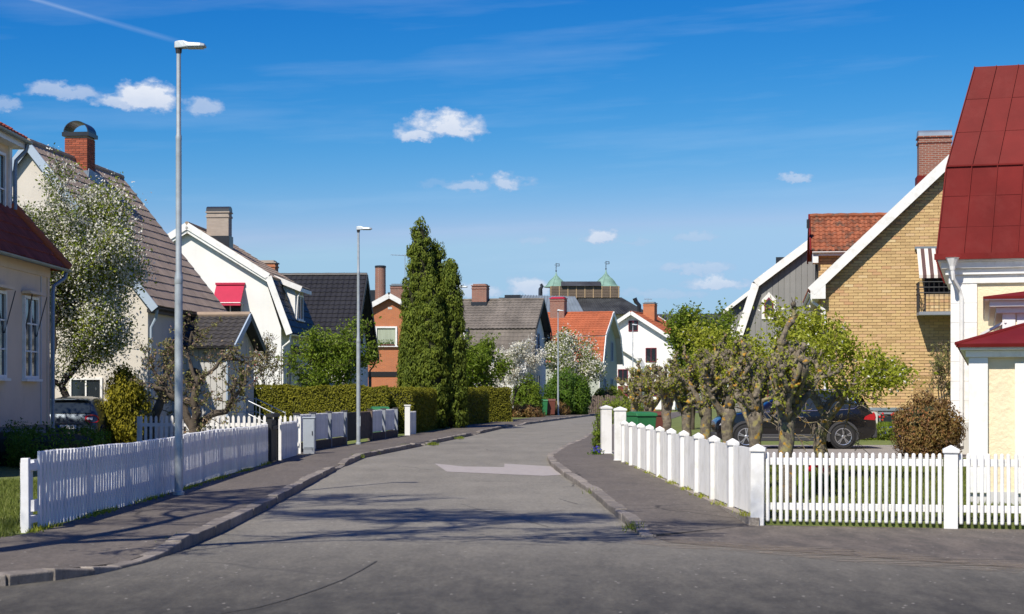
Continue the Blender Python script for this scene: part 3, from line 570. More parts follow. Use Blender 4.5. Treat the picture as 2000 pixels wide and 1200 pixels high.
def pavement(name, label, outer, inner, hfun, m, zin=lambda y: 0.10):
    vs = []; fs = []; fr = [0, .12, .35, .7, 1.0]; pair = []
    for (a, b), (c, d) in zip(zip(outer[:-1], outer[1:]), zip(inner[:-1], inner[1:])):
        k = max(1, int(math.dist(a, b) / 0.6))
        for i in range(k): pair.append((Vector(a).lerp(Vector(b), i / k), Vector(c).lerp(Vector(d), i / k)))
    pair.append((Vector(outer[-1]), Vector(inner[-1])))
    for o, q in pair:
        h = hfun(o.y, o.x)
        for f in fr: p = o.lerp(q, f); vs.append((p.x, p.y, h + (zin(o.y) - h) * min(1, f / 0.5)))
        vs.append((q.x, q.y, -0.02))
    n = len(fr) + 1; a0_ = vs[:n]; vs = [(x, y, -.02) for x, y, z in a0_] + vs; pair = [pair[0]] + pair
    for i in range(len(pair) - 1):
        for j in range(n - 1): a = i * n + j; fs.append((a, a + 1, a + 1 + n, a + n))
    s = MB().add(vs, fs).build(name, m); tag(s, label, kind='structure')
    # kerb stones, one by one
    path = resample([Vector((p[0], p[1], 0)) for p in outer], 0.15); acc = 0; start = path[0]; i = 0
    d0 = path[1] - path[0]; sgn0 = 1 if (Vector(inner[0]) - Vector(outer[0])).dot(Vector((d0.y, -d0.x))) < 0 else -1
    variants = []
    for v in range(5):
        b = MB().box(-.5, .5, -.085, .085, -.14, 0)
        b.v = [(x + rnd.gauss(0, .004), y + rnd.gauss(0, .006), z + (rnd.gauss(0, .005) if z > -.05 else 0)) for x, y, z in b.v]; me = b.mesh('kerb_stone', M['kerb']); variants.append(me)
    while i < len(path) - 1:
        far = path[i].y > 60; want = (1.6 if far else (0.42 if path[i].y < 18.2 and path[i].x > -7 else 0.85)) * rnd.uniform(0.85, 1.1); j = i; L = 0
        while j < len(path) - 1 and L < want: L += (path[j + 1] - path[j]).length; j += 1
        a, b = path[i], path[j]; d = b - a; mid = (a + b) / 2; sgn = sgn0
        nrm = Vector((d.y, -d.x, 0)).normalized() * sgn; h = hfun(mid.y, mid.x)
        o = link('kerb_stone', variants[rnd.randrange(5)], s); ang = math.atan2(d.y, d.x); mid = mid + nrm * 0.045
        o.location = (mid.x, mid.y, h + 0.004 + rnd.gauss(0, .006)); o.rotation_euler = (rnd.gauss(0, .03), math.atan2(hfun(a.y, a.x) - hfun(b.y, b.x), d.length), ang + rnd.gauss(0, .008)); o.scale = ((d.length + (0.05 if mid.y < 18.2 and mid.x > -7 and outer is LO else -0.012)), 1, 1)
        bv = o.modifiers.new('bevel', 'BEVEL'); bv.width = 0.014; bv.segments = 2
        i = j
    return s
def ramp(v, pts): return float(np.interp(v, [p[0] for p in pts], [p[1] for p in pts]))
HL = [(13, .10), (14.9, .10), (15.8, .03), (16.6, .025), (18.0, .11), (35.2, .11), (36.4, .03), (37.6, .03), (38.8, .11), (52, .11), (52.7, .03), (54, .03), (54.7, .11), (65.2, .11), (66, .03), (68.5, .03), (69.3, .11), (83, .11), (84, .03), (87, .03), (88, .11), (150, .11)]
HRt = [(19.3, .03), (20.6, .08), (43, .11), (44.5, .03), (61, .03), (63, .11), (150, .11)]
pave_l = pavement('pavement', 'worn asphalt pavement with granite kerb along the left fence', LO, LI, lambda y, x: ramp(y, HL), M['pave'])
pave_r = pavement('pavement', 'short asphalt pavement with granite kerb beside the white post fence', RO, RI, lambda y, x: ramp(y, HRt), M['pave'], lambda y: ramp(y, [(19.3, .009), (20.0, .016), (22.5, .10)]))
# gardens either side
sheet('left_garden_lawn', [(-200, 16.8), (-9, 17.2), (-5.38, 18.75)] + [(x + .05, y) for x, y in LI[7:]] + [(5, 300), (-200, 300)], 0.085, M['grass'], label='lawn and gardens left of the street', slab=True)
sheet('right_garden_lawn', [(x - .05, y) for x, y in RI[1:]] + [(30, 300), (260, 300), (260, -34.2), (3.05, 21.06)], 0.085, M['grass'], label='lawn and gardens right of the street', slab=True)
sheet('apron', [(1.62, 19.30), (2.94, 21.05), (3.1, 21.08), (60, 8.0), (60, 2.0), (4.8, 15.9), (3.2, 17.3), (1.75, 18.6)], 0.005, M['apron'], label='brownish asphalt strip before the front picket fence')
sheet('gravel_strip', [(2.94, 20.98), (3.06, 20.93), (3.25, 21.5), (2.85, 38.3), (2.49, 38.4)] + [(x - .02, y) for x, y in reversed(RI[1:4])], 0.104, M['gravel'], slab=True, label='mossy gravel strip under the street side fence')
sheet('driveway', [(2.4, 38.9), (3.2, 40.0), (14, 40.8), (24, 36), (24, 45), (14, 50.5), (4.2, 50.8), (2.7, 46)], 0.094, M['drive'], label='pale gravel drive under the black car')
sheet('left_driveway', [(-5.5, 38.0), (-5.6, 42.0), (-9.6, 44.5), (-10.9, 56), (-15, 56), (-14.9, 41.6), (-9.5, 39)], 0.092, M['soil'], label='dark earth drive under the blue car')
sheet('road_patch', [(gx(848, 39.3), 39.5), (gx(872, 35.2), 35.4), (gx(1062, 33.4), 33.6), (1.0, 34.0), (0.98, 37.8), (gx(985, 39), 39.4), (gx(985, 38), 37.6), (gx(905, 38), 37.9)], 0.004, M['patch'], label='pale repair patch in the street')
def strip(name, pts, w, z, m, label):
    L = []; Rr = []
    for i, (x, y) in enumerate(pts):
        a = Vector(pts[max(i - 1, 0)]); b = Vector(pts[min(i + 1, len(pts) - 1)]); d = (b - a).normalized(); ww = w * rnd.uniform(.6, 1.3); L.append((x - d.y * ww, y + d.x * ww)); Rr.append((x + d.y * ww, y - d.x * ww))
    n = len(pts); o = MB().add([(q[0], q[1], z) for q in L + Rr], [(k, k + 1, k + 1 + n, k + n) for k in range(n - 1)]).build(name, m); return tag(o, label, kind='structure')
def gp(px, py): d = EYE * F / (py - HOR); return (gx(px, d), d)
bl_ = [gp(q, r) for q, r in ((1262, 1056), (1300, 1061), (1360, 1066), (1430, 1072), (1520, 1078), (1600, 1083), (1690, 1090), (1770, 1097), (1850, 1103), (1930, 1108), (2010, 1113))]
for k_, off_ in ((0, .0), (1, .45)): strip('dust_streak', [(x + .02, y + off_ + rnd.gauss(0, .05)) for x, y in bl_[2 * k_:]], .42 - .10 * k_, .0075 + .001 * k_, M['dust'], ['sandy dust gathered along the edge of the crossing', 'fainter second streak of dust nearer the front fence'][k_])
strip('tar_seam', [gp(q, r) for q, r in ((430, 1199), (500, 1188), (560, 1172), (620, 1152), (670, 1133), (705, 1115), (735, 1097))], .009, .006, M['tar'], 'thin dark seam curving through the crossing')
strip('road_crack', [gp(q, r) for q, r in ((900, 985), (960, 1003), (1010, 1012), (1070, 1030), (1130, 1036))], .005, .0055, M['tar'], 'fine crack across the middle of the street')
def grass_tufts(name, label, spots, h, m, seed, kind='stuff', base=0.09):
    g = np.random.default_rng(seed); P = np.array(spots); n = len(P); a = g.random(n) * 6.283; w = 0.006 + 0.006 * g.random(n); hh = h * (0.5 + g.random(n)); le = g.normal(0, 0.4, (n, 2)) * hh[:, None]
    c, s = np.cos(a) * w, np.sin(a) * w
    V = np.stack([np.stack([P[:, 0] - c, P[:, 1] - s, np.full(n, base)], 1), np.stack([P[:, 0] + c, P[:, 1] + s, np.full(n, base)], 1), np.stack([P[:, 0] + le[:, 0], P[:, 1] + le[:, 1], base + hh], 1)], 1).reshape(-1, 3)
    o = link(name, npmesh(name, V, np.arange(3 * n).reshape(-1, 3), LM[m], g.random(n))); return tag(o, label, 'grass', kind=kind)
gg = np.random.default_rng(3)
grass_tufts('grass', 'short mown grass behind the front picket fence', np.stack([gg.uniform(3.1, 9.5, 42000), 21.1 + gg.random(42000) ** 1.3 * 17], 1)[lambda q: q[:, 1] > 21.6 - 0.22 * (q[:, 0] - 3)] if False else
            [(x, y) for x, y in zip(gg.uniform(3.2, 10, 52000), 20.0 + gg.random(52000) ** 1.2 * 19) if y > 21.15 - 0.223 * (x - 3.06) + 0.1 and x < 0.42 * y], 0.055, 'grassb', 4)
grass_tufts('grass', 'short grass left of the long slatted fence', [(x, y) for x, y in zip(gg.uniform(-9, -5.45, 30000), gg.uniform(18.0, 30, 30000)) if x > -0.33 * y - 0.3], 0.06, 'grassb', 5)
edge = []
for (a, b) in zip(LI[6:11], LI[7:12]):
    for i in range(500):
        f = gg.random(); 
        if math.sin((a[1] + (b[1] - a[1]) * f) * 2.1) + gg.normal(0, .6) > 0.2: edge.append((a[0] + (b[0] - a[0]) * f + abs(gg.normal(0, .06)) - 0.02, a[1] + (b[1] - a[1]) * f))
for i in range(1500):
    f = gg.random(); y = 21 + 17 * f
    if math.sin(y * 3.3) + gg.normal(0, .5) > 0.5: edge.append((np.interp(y, [p[1] for p in RI], [p[0] for p in RI]) + gg.normal(0.02, .05), y))
grass_tufts('grass', 'yellowish grass tufts along the pavement edges', edge, 0.05, 'lime', 6, base=0.1)
weeds = []
for (px, py, k) in [(508, 990, 60), (700, 893, 500), (733, 885, 250), (792, 872, 300), (848, 868, 350), (900, 856, 250), (340, 1060, 60), (1245, 1030, 60), (1170, 962, 40)]:
    d = 1.6 * F / (py - HOR); 
    for i in range(k): weeds.append((gx(px, d) + gg.normal(-.05, .07), d + gg.normal(0, .2)))
grass_tufts('weeds', 'small green weeds growing in the kerb joints', weeds, 0.075, 'spring', 8, base=0.03)
for o in bpy.data.objects:
    if o.name.startswith(('grass', 'weeds')) and 'category' in o: del o['category']

# ---------------------------------------------------------------- fences
def round_picket(r, h):
    b = MB(); b.lathe([(r * .98, 0), (r, .02), (r, h - r), (r * .8, h - r * .4), (r * .35, h)], 8); me = b.mesh('picket', M['white']); me.polygons.foreach_set('use_smooth', [True] * len(me.polygons)); return me
def post_mesh(w, h, name='post', m='white', cap=True):
    b = MB(); a = w / 2; b.box(-a, a, -a, a, 0, h - .10 if cap else h)
    if cap:
        b.box(-a - .018, a + .018, -a - .018, a + .018, h - .10, h - .055); c = a + .018
        b.add([(-c, -c, h - .055), (c, -c, h - .055), (c, c, h - .055), (-c, c, h - .055), (0, 0, h)], [(0, 1, 4), (1, 2, 4), (2, 3, 4), (3, 0, 4)])
    return b.mesh(name, M[m])
def post(parent, me, x, y, z=0.0, rz=0.0):
    o = link('post', me, parent); o.location = (x, y, z); o.rotation_euler = (rnd.gauss(0, .004), rnd.gauss(0, .004), rz)
    bv = o.modifiers.new('bevel', 'BEVEL'); bv.width = .008; bv.segments = 2; bv.limit_method = 'ANGLE'; return o
pk = round_picket(0.024, 0.86); pm = post_mesh(0.165, 1.02); pm2 = post_mesh(0.13, 0.99); pmG = post_mesh(0.27, 1.28)
# front picket fence, facing the crossing street
fa = Vector((3.06, 21.05, 0)); fdir = Vector((2.24, -0.5, 0)).normalized(); frz = math.atan2(fdir.y, fdir.x)
ff = thing('picket_fence', 'white round-picket fence panels facing the crossing street, grass showing between the pickets', 'fence', (fa.x, fa.y, 0.0), frz)
for i in range(3): post(ff, pm, i * 2.33, 0, 0.0)
for s in range(2):
    x0 = s * 2.33 + .09; x1 = (s + 1) * 2.33 - .09
    for z in (0.24, 0.80): MB().box(x0, x1, 0.028, 0.062, z - .045, z + .045).build('rail', M['white'], ff, bevel=.006)
    n = 27
    for i in range(n):
        o = link('picket', pk, ff); o.location = (x0 + .035 + i * (x1 - x0 - .07) / (n - 1) + rnd.gauss(0, .002), 0, 0.055); o.rotation_euler = (0, rnd.gauss(0, .005), rnd.random())
# side fence along the street
fs_ = thing('picket_fence', 'long white fence of close pickets and capped posts receding along the right pavement', 'fence', (fa.x, fa.y, 0.05), 0)
sv = Vector((2.52 - 3.06, 37.9 - 21.05, 0)); sl_ = sv.length; sn = sv.normalized(); sang = math.atan2(sn.y, sn.x)
cum = [0, 1.9] + [1.9 + (sl_ - 1.9) * i / 9 for i in range(1, 10)]
for i, s in enumerate(cum):
    if i: post(fs_, pm2, sn.x * s, sn.y * s, 0.0, sang)
nrm = Vector((sn.y, -sn.x, 0)); sp_me = MB().box(-.030, .030, -.011, .011, 0, .83).mesh('picket', M['white'])
for i in range(10):
    a, b = cum[i] + .075, cum[i + 1] - .07
    for z in (.22, .75):
        p0 = sn * a + nrm * .035 + Vector((0, 0, z)); p1 = sn * b + nrm * .035 + Vector((0, 0, z)); MB().beam(p0, p1, .035, .09).build('rail', M['white'], fs_)
    n = int((b - a) / .074)
    for k in range(n):
        s = a + .035 + (b - a - .07) * k / (n - 1); o = link('picket', sp_me, fs_); o.location = (sn.x * s, sn.y * s, .07 + rnd.gauss(0, .002)); o.rotation_euler = (0, rnd.gauss(0, .004), sang + rnd.gauss(0, .02))
for i, (px, d) in enumerate([(1211, 38.9), (1184, 43.4)]):
    p = thing('gate_post', ['stout white capped gate post at the far end of the white fence', 'stout white capped gate post beyond the drive, leftmost of the pair'][i], 'gate post', (gx(px, d), d, 0.06), .05 * i, 'white gate posts')
    o = link('post', pmG, p); bv = o.modifiers.new('bevel', 'BEVEL'); bv.width = .01; bv.segments = 2; bv.limit_method = 'ANGLE'
    MB().box(-.15, .15, -.15, .15, 0, .05).build('base_block', M['found_l'], p)
# long slatted fence on the left
lf = thing('slat_fence', 'long white slatted fence along the left pavement with striped sunlight on its slats', 'fence', (-5.42, 18.95, 0.06), 0)
def lxy(s): return (0.0 + 0.06 * math.sin(s * .33), s)
slat_v = []
for v in range(5):
    b = MB().box(-.014, .014, -.050, .050, 0, 0.87); b.v = [(x, y, z + (0 if z < .1 else (0.012 if x < 0 else -0.0) + rnd.gauss(0, .0015))) for x, y, z in b.v]; slat_v.append(b.mesh('slat', M['white2']))
zt = lambda s: 0.04 + 0.022 * math.sin(s * .6 + 1) + 0.008 * math.sin(s * 2.2)
n = 128
for i in range(n):
    s = 0.42 + i * .1425; x, y = lxy(s); o = link('slat', slat_v[i % 5], lf); o.location = (x, y, zt(s) * .6 + rnd.gauss(0, .0015)); o.rotation_euler = (rnd.gauss(0, .002), rnd.gauss(0, .004), rnd.gauss(0, .008))
for z in (.27, .73):
    for j in range(9):
        s0 = .25 + j * 2.06; s1 = s0 + 2.05; a, b = lxy(s0), lxy(s1)
        MB().beam((a[0] - .036, a[1], z + zt(s0) * .6), (b[0] - .036, b[1], z + zt(s1) * .6), .042, .13).build('rail', M['white2'], lf)
for j in range(10):
    s = .3 + j * 2.06; x, y = lxy(s); o = MB().box(x - .17, x - .062, y - .065, y + .065, -.1, .80).build('post', M['white2'], lf)
post(lf, post_mesh(.09, .92, cap=False, m='white2'), -.03, .0, -.06); 
MB().box(-.06, .0, -.02, .38, .72, .80).build('rail', M['white2'], lf); MB().box(-.055, .0, -.02, .38, .12, .20).build('rail', M['white2'], lf)
# black gate at the fence's end, second slat panel, cabinet, and the low fences beyond
bg = thing('garden_gate', 'black boarded garden gate between two white slatted fences', 'gate', (-5.35, 37.6, .08), 0)
for i in range(7): MB().box(-.05, -.028, .08 + i * .13, .19 + i * .13, .03, .97 + .02 * math.sin(i * 2)).build('board', M['black'], bg)
MB().box(-.10, .0, -.02, .06, 0, 1.08).build('post', M['black'], bg); MB().box(-.10, .0, 1.02, 1.10, 0, 1.08).build('post', M['black'], bg); MB().box(-.028, .012, .06, 1.02, .75, .84).build('rail', M['black'], bg)
MB().box(-.12, .03, -.05, 1.13, 1.03, 1.11).build('top_rail', M['black'], bg)
f2 = thing('slat_fence', 'short white slatted panel between the black gate and the grey cabinet', 'fence', (-5.38, 39.0, .08), 0)
for i in range(24): o = link('slat', slat_v[i % 5], f2); o.location = (0, .12 + i * .135, rnd.gauss(0, .004)); o.rotation_euler = (0, 0, rnd.gauss(0, .02))
for z in (.2, .66): MB().box(-.058, -.016, .05, 3.3, z - .05, z + .05).build('rail', M['white2'], f2)
for y in (0.05, 1.1, 2.2, 3.3): MB().box(-.14, -.06, y - .045, y + .045, 0, .84).build('post', M['white2'], f2)
MB().box(-.02, .06, -.05, .04, 0, .97).build('post', M['white'], f2)
cb = thing('utility_cabinet', 'grey metal utility cabinet standing at the pavement edge', 'cabinet', (-5.18, 43.2, .08), 0)
MB().box(-.15, .15, -.13, .13, .14, 0.92).build('body', M['box_g'], cb, bevel=.015); MB().box(-.17, .17, -.15, .15, .92, .96).build('lid', M['box_g'], cb, bevel=.015); MB().box(-.14, .14, -.12, .12, -.05, .14).build('plinth', M['found'], cb)
MB().box(-.13, .13, -.142, -.131, .18, .88).build('door', M['box_g'], cb); MB().box(.08, .10, -.16, -.142, .5, .6).build('handle', M['iron'], cb)
# further white fence: posts of masonry grey with white slat panels between
f3 = thing('slat_fence', 'grey posts with white slatted panels along the bend, before the clipped hedge', 'fence', (-5.55, 44.0, .08), 0)
def fx(y): return float(np.interp(y, [p[1] for p in LI], [p[0] for p in LI])) - .12
ys = [44.2, 46.3, 48.6, 51.0, 55.4, 57.9, 60.4]
for i, y in enumerate(ys):
    X = fx(y) + 5.55; MB().box(X - .08, X + .08, y - 44.0 - .08, y - 44.0 + .08, -.05, 1.02).build('post', M['found'] if i != 4 else M['wood_o'], f3, bevel=.01)
    MB().box(X - .10, X + .10, y - 44 - .10, y - 44 + .10, 1.02, 1.05).build('post_cap', M['tile_d'], f3)
for y0, y1 in zip(ys[:-1], ys[1:]):
    if y0 == 51.0:
        for i in range(30): yy = y0 + .15 + i * .14; MB().box(fx(yy) + 5.53, fx(yy) + 5.56, yy - 44, yy - 44 + .12, .1, .98).build('gate_board', M['wood_o'] if i > 15 else M['black'], f3)
        continue
    MB().beam((fx(y0) + 5.55, y0 - 44 + .1, .12), (fx(y1) + 5.55, y1 - 44 - .1, .12), .16, .26).build('plinth', M['soil'], f3)
    k = int((y1 - y0 - .3) / .13)
    for i in range(k):
        y = y0 + .2 + i * .13; o = link('slat', slat_v[i % 5], f3); o.location = (fx(y) + 5.55, y - 44, .28); o.scale = (1, 1, .82); o.rotation_euler = (0, 0, -.12 + rnd.gauss(0, .02))
    for z in (.45, .85): MB().beam((fx(y0) + 5.50, y0 - 44 + .1, z), (fx(y1) + 5.50, y1 - 44 - .1, z), .04, .08).build('rail', M['white2'], f3)
wp = thing('gate_post', 'slim white post at the corner of the clipped yellow-green hedge', 'post', (fx(62.2) + .15, 62.0, .08), 0); link('post', post_mesh(.19, 1.10, cap=False), wp); MB().box(-.12, .12, -.12, .12, 1.10, 1.14).build('post_cap', M['white'], wp)
f4 = thing('slat_fence', 'white slatted stub right of the slim white post, against the hedge', 'fence', (fx(63.2), 63.0, .08), 0)
for i in range(9): o = link('slat', slat_v[i % 5], f4); o.location = (.06 + .02 * i, .1 + i * .13, .0); o.rotation_euler = (0, 0, -.15)
for z in (.3, .8): MB().beam((.02, .0, z), (.2, 1.2, z), .04, .08).build('rail', M['white2'], f4)
# scallop-topped picket fence across the garden
bp = thing('picket_fence', 'low white picket fence with rounded tops crossing the garden behind the slatted fence', 'fence', (-9.55, 43.2, .1), 0)
b = MB(); prof = [(-.034, 0), (.034, 0), (.034, .86), (.02, .9), (0, .915), (-.02, .9), (-.034, .86)]; b.prism(prof, -.011, .011, 'y'); pkm = b.mesh('picket', M['white'])
for i in range(31):
    o = link('picket', pkm, bp); o.location = (.06 + i * .132, -.03, .06 + rnd.gauss(0, .004)); o.rotation_euler = (0, rnd.gauss(0, .01), 0)
for z in (.24, .74): MB().box(0, 4.1, -.016, .02, z - .045, z + .045).build('rail', M['white'], bp)
for x in (0.0, 2.03, 4.1): MB().box(x - .045, x + .045, .022, .11, -.1, .95).build('post', M['white'], bp)
wf = thing('plank_fence', 'weathered grey plank fence in front of the sage-green house', 'fence', (gx(1146, 128), 128, .09), .1)
for i in range(20): MB().box(i * .14, i * .14 + .11, 0, .025, 0, 1.35 + rnd.gauss(0, .06)).build('plank', M['wood_o'], wf)
for z in (.4, 1.0): MB().box(0, 2.8, .026, .07, z - .04, z + .04).build('rail', M['wood_o'], wf)

# ---------------------------------------------------------------- street lamps
def street_lamp(px, d, htop, label, rz=0.0, base=.1, X=None):
    t = thing('street_lamp', label, 'street lamp', (gx(px, d) if X is None else X, d, base), rz, 'galvanised street lamps'); h = htop - base
    MB().tube([(0, 0, 0), (0, 0, h * .47)], [.062, .060], 14).build('lower_pole', M['galv'], t, True)
    MB().lathe([(.060, h * .47), (.066, h * .472), (.064, h * .485), (.046, h * .50), (.044, h * .79), (.046, h * .792), (.046, h * .80), (.037, h * .805), (.033, h - .02)], 12).build('upper_pole', M['galv'], t, True)
    MB().lathe([(.085, 0), (.085, .05), (.07, .055), (.064, .06)], 12).build('collar', M['galv'], t)
    MB().box(.045, .066, -.05, .05, .55, .85).build('hatch', M['galv'], t)
    hd = MB(); sec = [(-.06, .05, .07, .03), (0, .065, .085, .03), (.08, .085, .085, .025), (.16, .11, .055, .012), (.34, .12, .045, .012), (.41, .10, .028, .008)]; vs = []
    for x, w, a, bb in sec: vs += [(x, -w, h - bb), (x, w, h - bb), (x, w * .8, h + a), (x, -w * .8, h + a)]
    fsx = [(0, 1, 2, 3), tuple(range(len(vs) - 1, len(vs) - 5, -1))]
    for i in range(len(sec) - 1):
        for j in range(4): a = i * 4 + j; b2 = i * 4 + (j + 1) % 4; fsx.append((a, b2, b2 + 4, a + 4))
    head = hd.add(vs, fsx).build('lamp_head', M['galv'], t, bevel=.012)
    MB().box(.13, .37, -.09, .09, h - .026, h - .0125).build('lens', M['lamp_l'], head)
    MB().tube([(0, 0, h - .10), (0, 0, h - .03)], [.045, .05], 10).build('spigot', M['iron'], head)
    return t
street_lamp(349, 25.7, 6.92, 'nearest tall grey street lamp, beside the long white slatted fence')
street_lamp(700, 51.0, 6.6, 'street lamp in front of the clipped hedge, second from the camera')
street_lamp(897, 80.5, 6.7, 'street lamp half hidden beside the tall conifers')
street_lamp(1090, 118.0, 7.4, 'distant street lamp standing before the round green bush')
street_lamp(1236, 140.0, 7.3, 'farthest thin street lamp, before the white house with red windows', base=.1)
# ---------------------------------------------------------------- houses
def downpipe(t, pts, m, r=.045, name='downpipe'): return MB().tube(pts, r, 8).build(name, m, t, True)
def gutter(t, p0, p1, m, r=.065):
    b = MB(); p0 = Vector(p0); p1 = Vector(p1); d, s, u = _basis(p1 - p0); n = 7; vs = []; fs = []
    for q in (p0, p1):
        for k in range(n): a = math.pi * k / (n - 1); vs.append(q + s * math.cos(a) * r - u * math.sin(a) * r)
        for k in range(n): a = math.pi * k / (n - 1); vs.append(q + s * math.cos(a) * r * .86 - u * math.sin(a) * r * .86 + u * .004)
    N2 = 2 * n
    for k in range(n - 1): fs += [(k, k + 1, k + 1 + N2, k + N2), (k + n, k + n + N2, k + 1 + n + N2, k + 1 + n), (k, k + n, k + n + 1, k + 1), (k + N2, k + 1 + N2, k + 1 + n + N2, k + n + N2)]
    fs += [(0, N2, N2 + n, n), (n - 1, 2 * n - 1, N2 + 2 * n - 1, N2 + n - 1)]
    return b.add(vs, fs).build('gutter', m, t)
def chimney(t, x, y, z0, z1, w, d, m, cap='plate', capm='metal_k', flash=True, name='chimney'):
    c = MB().box(x - w/2, x + w/2, y - d/2, y + d/2, z0, z1).build(name, M[m], t)
    k = MB().box(x - w/2 - .035, x + w/2 + .035, y - d/2 - .035, y + d/2 + .035, z1 - .22, z1 - .13).build('band', M[m], c) if cap != 'arch' else None
    if cap == 'plate':
        MB().box(x - w/2 - .06, x + w/2 + .06, y - d/2 - .06, y + d/2 + .06, z1, z1 + .07).build('cap', M[capm], c)
        MB().box(x - w/2 + .08, x + w/2 - .08, y - d/2 + .08, y + d/2 - .08, z1 + .07, z1 + .17).build('flue', M[capm], c)
    elif cap == 'arch':   # barrel-shaped sheet cover open at both ends
        MB().box(x - w/2 - .05, x + w/2 + .05, y - d/2 - .05, y + d/2 + .05, z1, z1 + .12).build('cap', M[capm], c)
        vs = []; fs = []; n = 13
        for q, yy in enumerate((y - d/2 - .03, y + d/2 + .03)):
            for rr in (1.0, .94):
                for i in range(n): a = math.pi * i / (n - 1); vs.append((x + math.cos(a) * (w/2 + .02) * rr, yy, z1 + .12 + math.sin(a) * w * .44 * rr))
        for i in range(n - 1): fs += [(i, i + 1, i + 1 + 2*n, i + 2*n), (i + n, i + 3*n, i + 1 + 3*n, i + 1 + n), (i, i + n, i + n + 1, i + 1), (i + 2*n, i + 1 + 2*n, i + 1 + 3*n, i + 3*n)]
        MB().add(vs, fs).build('barrel_cover', M[capm], c)
    elif cap == 'barrel':  # barrel cover across the ridge with closed ends
        MB().box(x - w/2 - .05, x + w/2 + .05, y - d/2 - .05, y + d/2 + .05, z1, z1 + .06).build('cap', M[m], c)
        b = MB(); n = 11; pr = [(y + math.cos(math.pi * i / (n - 1)) * (d/2 + .02), z1 + .06 + math.sin(math.pi * i / (n - 1)) ** .6 * .26) for i in range(n)]; b.prism(pr, x - w/2 - .02, x + w/2 + .02, 'x'); b.build('barrel_cover', M[capm], c)
    if flash: MB().box(x - w/2 - .04, x + w/2 + .04, y - d/2 - .04, y + d/2 + .04, z0, z0 + .42 * (z1 - z0)).build('flashing', M['metal_k'], c) if flash == 'big' else None
    return c
def hip_sheet(name, pts, m, parent, th=.05):
    """planar roof face through 3D points with a little thickness"""
    P = [Vector(p) for p in pts]; N = (P[1] - P[0]).cross(P[2] - P[0]).normalized(); N = N if N.z > 0 else -N; n = len(P)
    return MB().add(P + [p - N * th for p in P], [tuple(range(n)), tuple(range(2*n - 1, n - 1, -1))] + [(i, (i+1) % n, (i+1) % n + n, i + n) for i in range(n)]).build(name, m, parent)

# --- far-left cream house (street front in shade)
h1 = thing('house', 'cream rendered house with red tiled skirt roof at the left edge', 'house', (-11.25, 41.0, .08), 0)
MB().box(-9.5, 0, -13, 0, .82, 4.66).build('wall', M['stucco_h'], h1)
MB().box(-9.45, -.05, -12.95, -.05, -.1, .82).build('foundation', M['found'], h1)
MB().box(-.04, .03, -.17, .02, .80, 4.55).build('corner_board', M['stucco_h'], h1); MB().box(-.10, .04, -13, .03, 4.36, 4.60).build('eaves_board', M['stucco_h'], h1); MB().box(-.02, .02, -.7, -.64, .82, 4.36).build('seam', M['found_l'], h1)
ev = 4.60; up_ = 5.98
sk = hip_sheet('skirt_roof', [(.30, .52, ev), (.30, -13.3, ev), (-.72, -13.3, up_), (-.72, -.62, up_)], M['tile_r'], h1)
tiles((.30, -13.3, ev + .02), (0, 1, 0), (-1.02, 0, 1.38), 13.82, 1.716, .34, .26, M['tile_r'], sk, clip=lambda v: (0, 13.82 - 1.14 * v / 1.716 - .06))
sk2 = hip_sheet('skirt_roof', [(.30, .52, ev), (-9.8, .52, ev), (-8.7, -.62, up_), (-.72, -.62, up_)], M['tile_r'], h1)
tiles((-9.8, .52, ev + .02), (1, 0, 0), (0, -1.14, 1.38), 10.1, 1.79, .34, .26, M['tile_r'], sk2, clip=lambda v: (1.1 * v / 1.79, 10.1 - 1.02 * v / 1.79))
[MB().tube([Vector((.33, .55, ev + .05)).lerp(Vector((-.72, -.62, up_ + .09)), i / 6), Vector((.33, .55, ev + .05)).lerp(Vector((-.72, -.62, up_ + .09)), (i + 1.08) / 6)], [.135, .11], 10).build('hip_tile', M['tile_o'], h1, True) for i in range(6)]  # brighter orange than the roof: sunlight on the hip is put into the colour
gutter(h1, (.36, -13.3, ev - .01), (.36, .56, ev - .01), M['metal_bl']); downpipe(h1, [(.34, .40, ev - .06), (.30, .36, ev - .22), (.10, .12, ev - .42), (.09, .06, ev - .6), (.09, .06, .6)], M['metal_bl'], .05)
MB().box(-8.6, -.72, -12, -.70, 4.7, 7.66).build('upper_wall', M['stucco_h'], h1); MB().box(-.75, -.68, -.86, -.66, 5.9, 7.5).build('corner_board', M['white'], h1)
ur = hip_sheet('roof', [(-.38, -.36, 7.62), (-.38, -12.3, 7.62), (-4.6, -8.5, 10.2), (-4.6, -4.2, 10.2)], M['tile_r'], h1)
tiles((-.38, -12.3, 7.66), (0, 1, 0), (-4.22, 0, 2.58), 11.94, 4.946, .34, .26, M['tile_r'], ur, clip=lambda v: (3.8 * v / 4.946, 11.94 - 3.84 * v / 4.946))
hip_sheet('roof', [(-.38, -.36, 7.62), (-8.9, -.36, 7.62), (-4.6, -4.2, 10.2)], M['tile_r'], h1); hip_sheet('roof', [(-8.9, -.36, 7.62), (-8.9, -12.3, 7.62), (-4.6, -8.5, 10.2), (-4.6, -4.2, 10.2)], M['tile_r'], h1)
MB().box(-.74, -.42, -12.2, -.40, 7.42, 7.58).build('eaves_board', M['white'], h1); gutter(h1, (-.34, -12.3, 7.6), (-.34, -.34, 7.6), M['metal_bl'])
downpipe(h1, [(-.36, -.5, 7.54), (-.40, -.5, 7.38), (-.60, -.62, 7.12), (-.62, -.64, 6.9), (-.62, -.64, 5.95)], M['metal_bl'], .05)
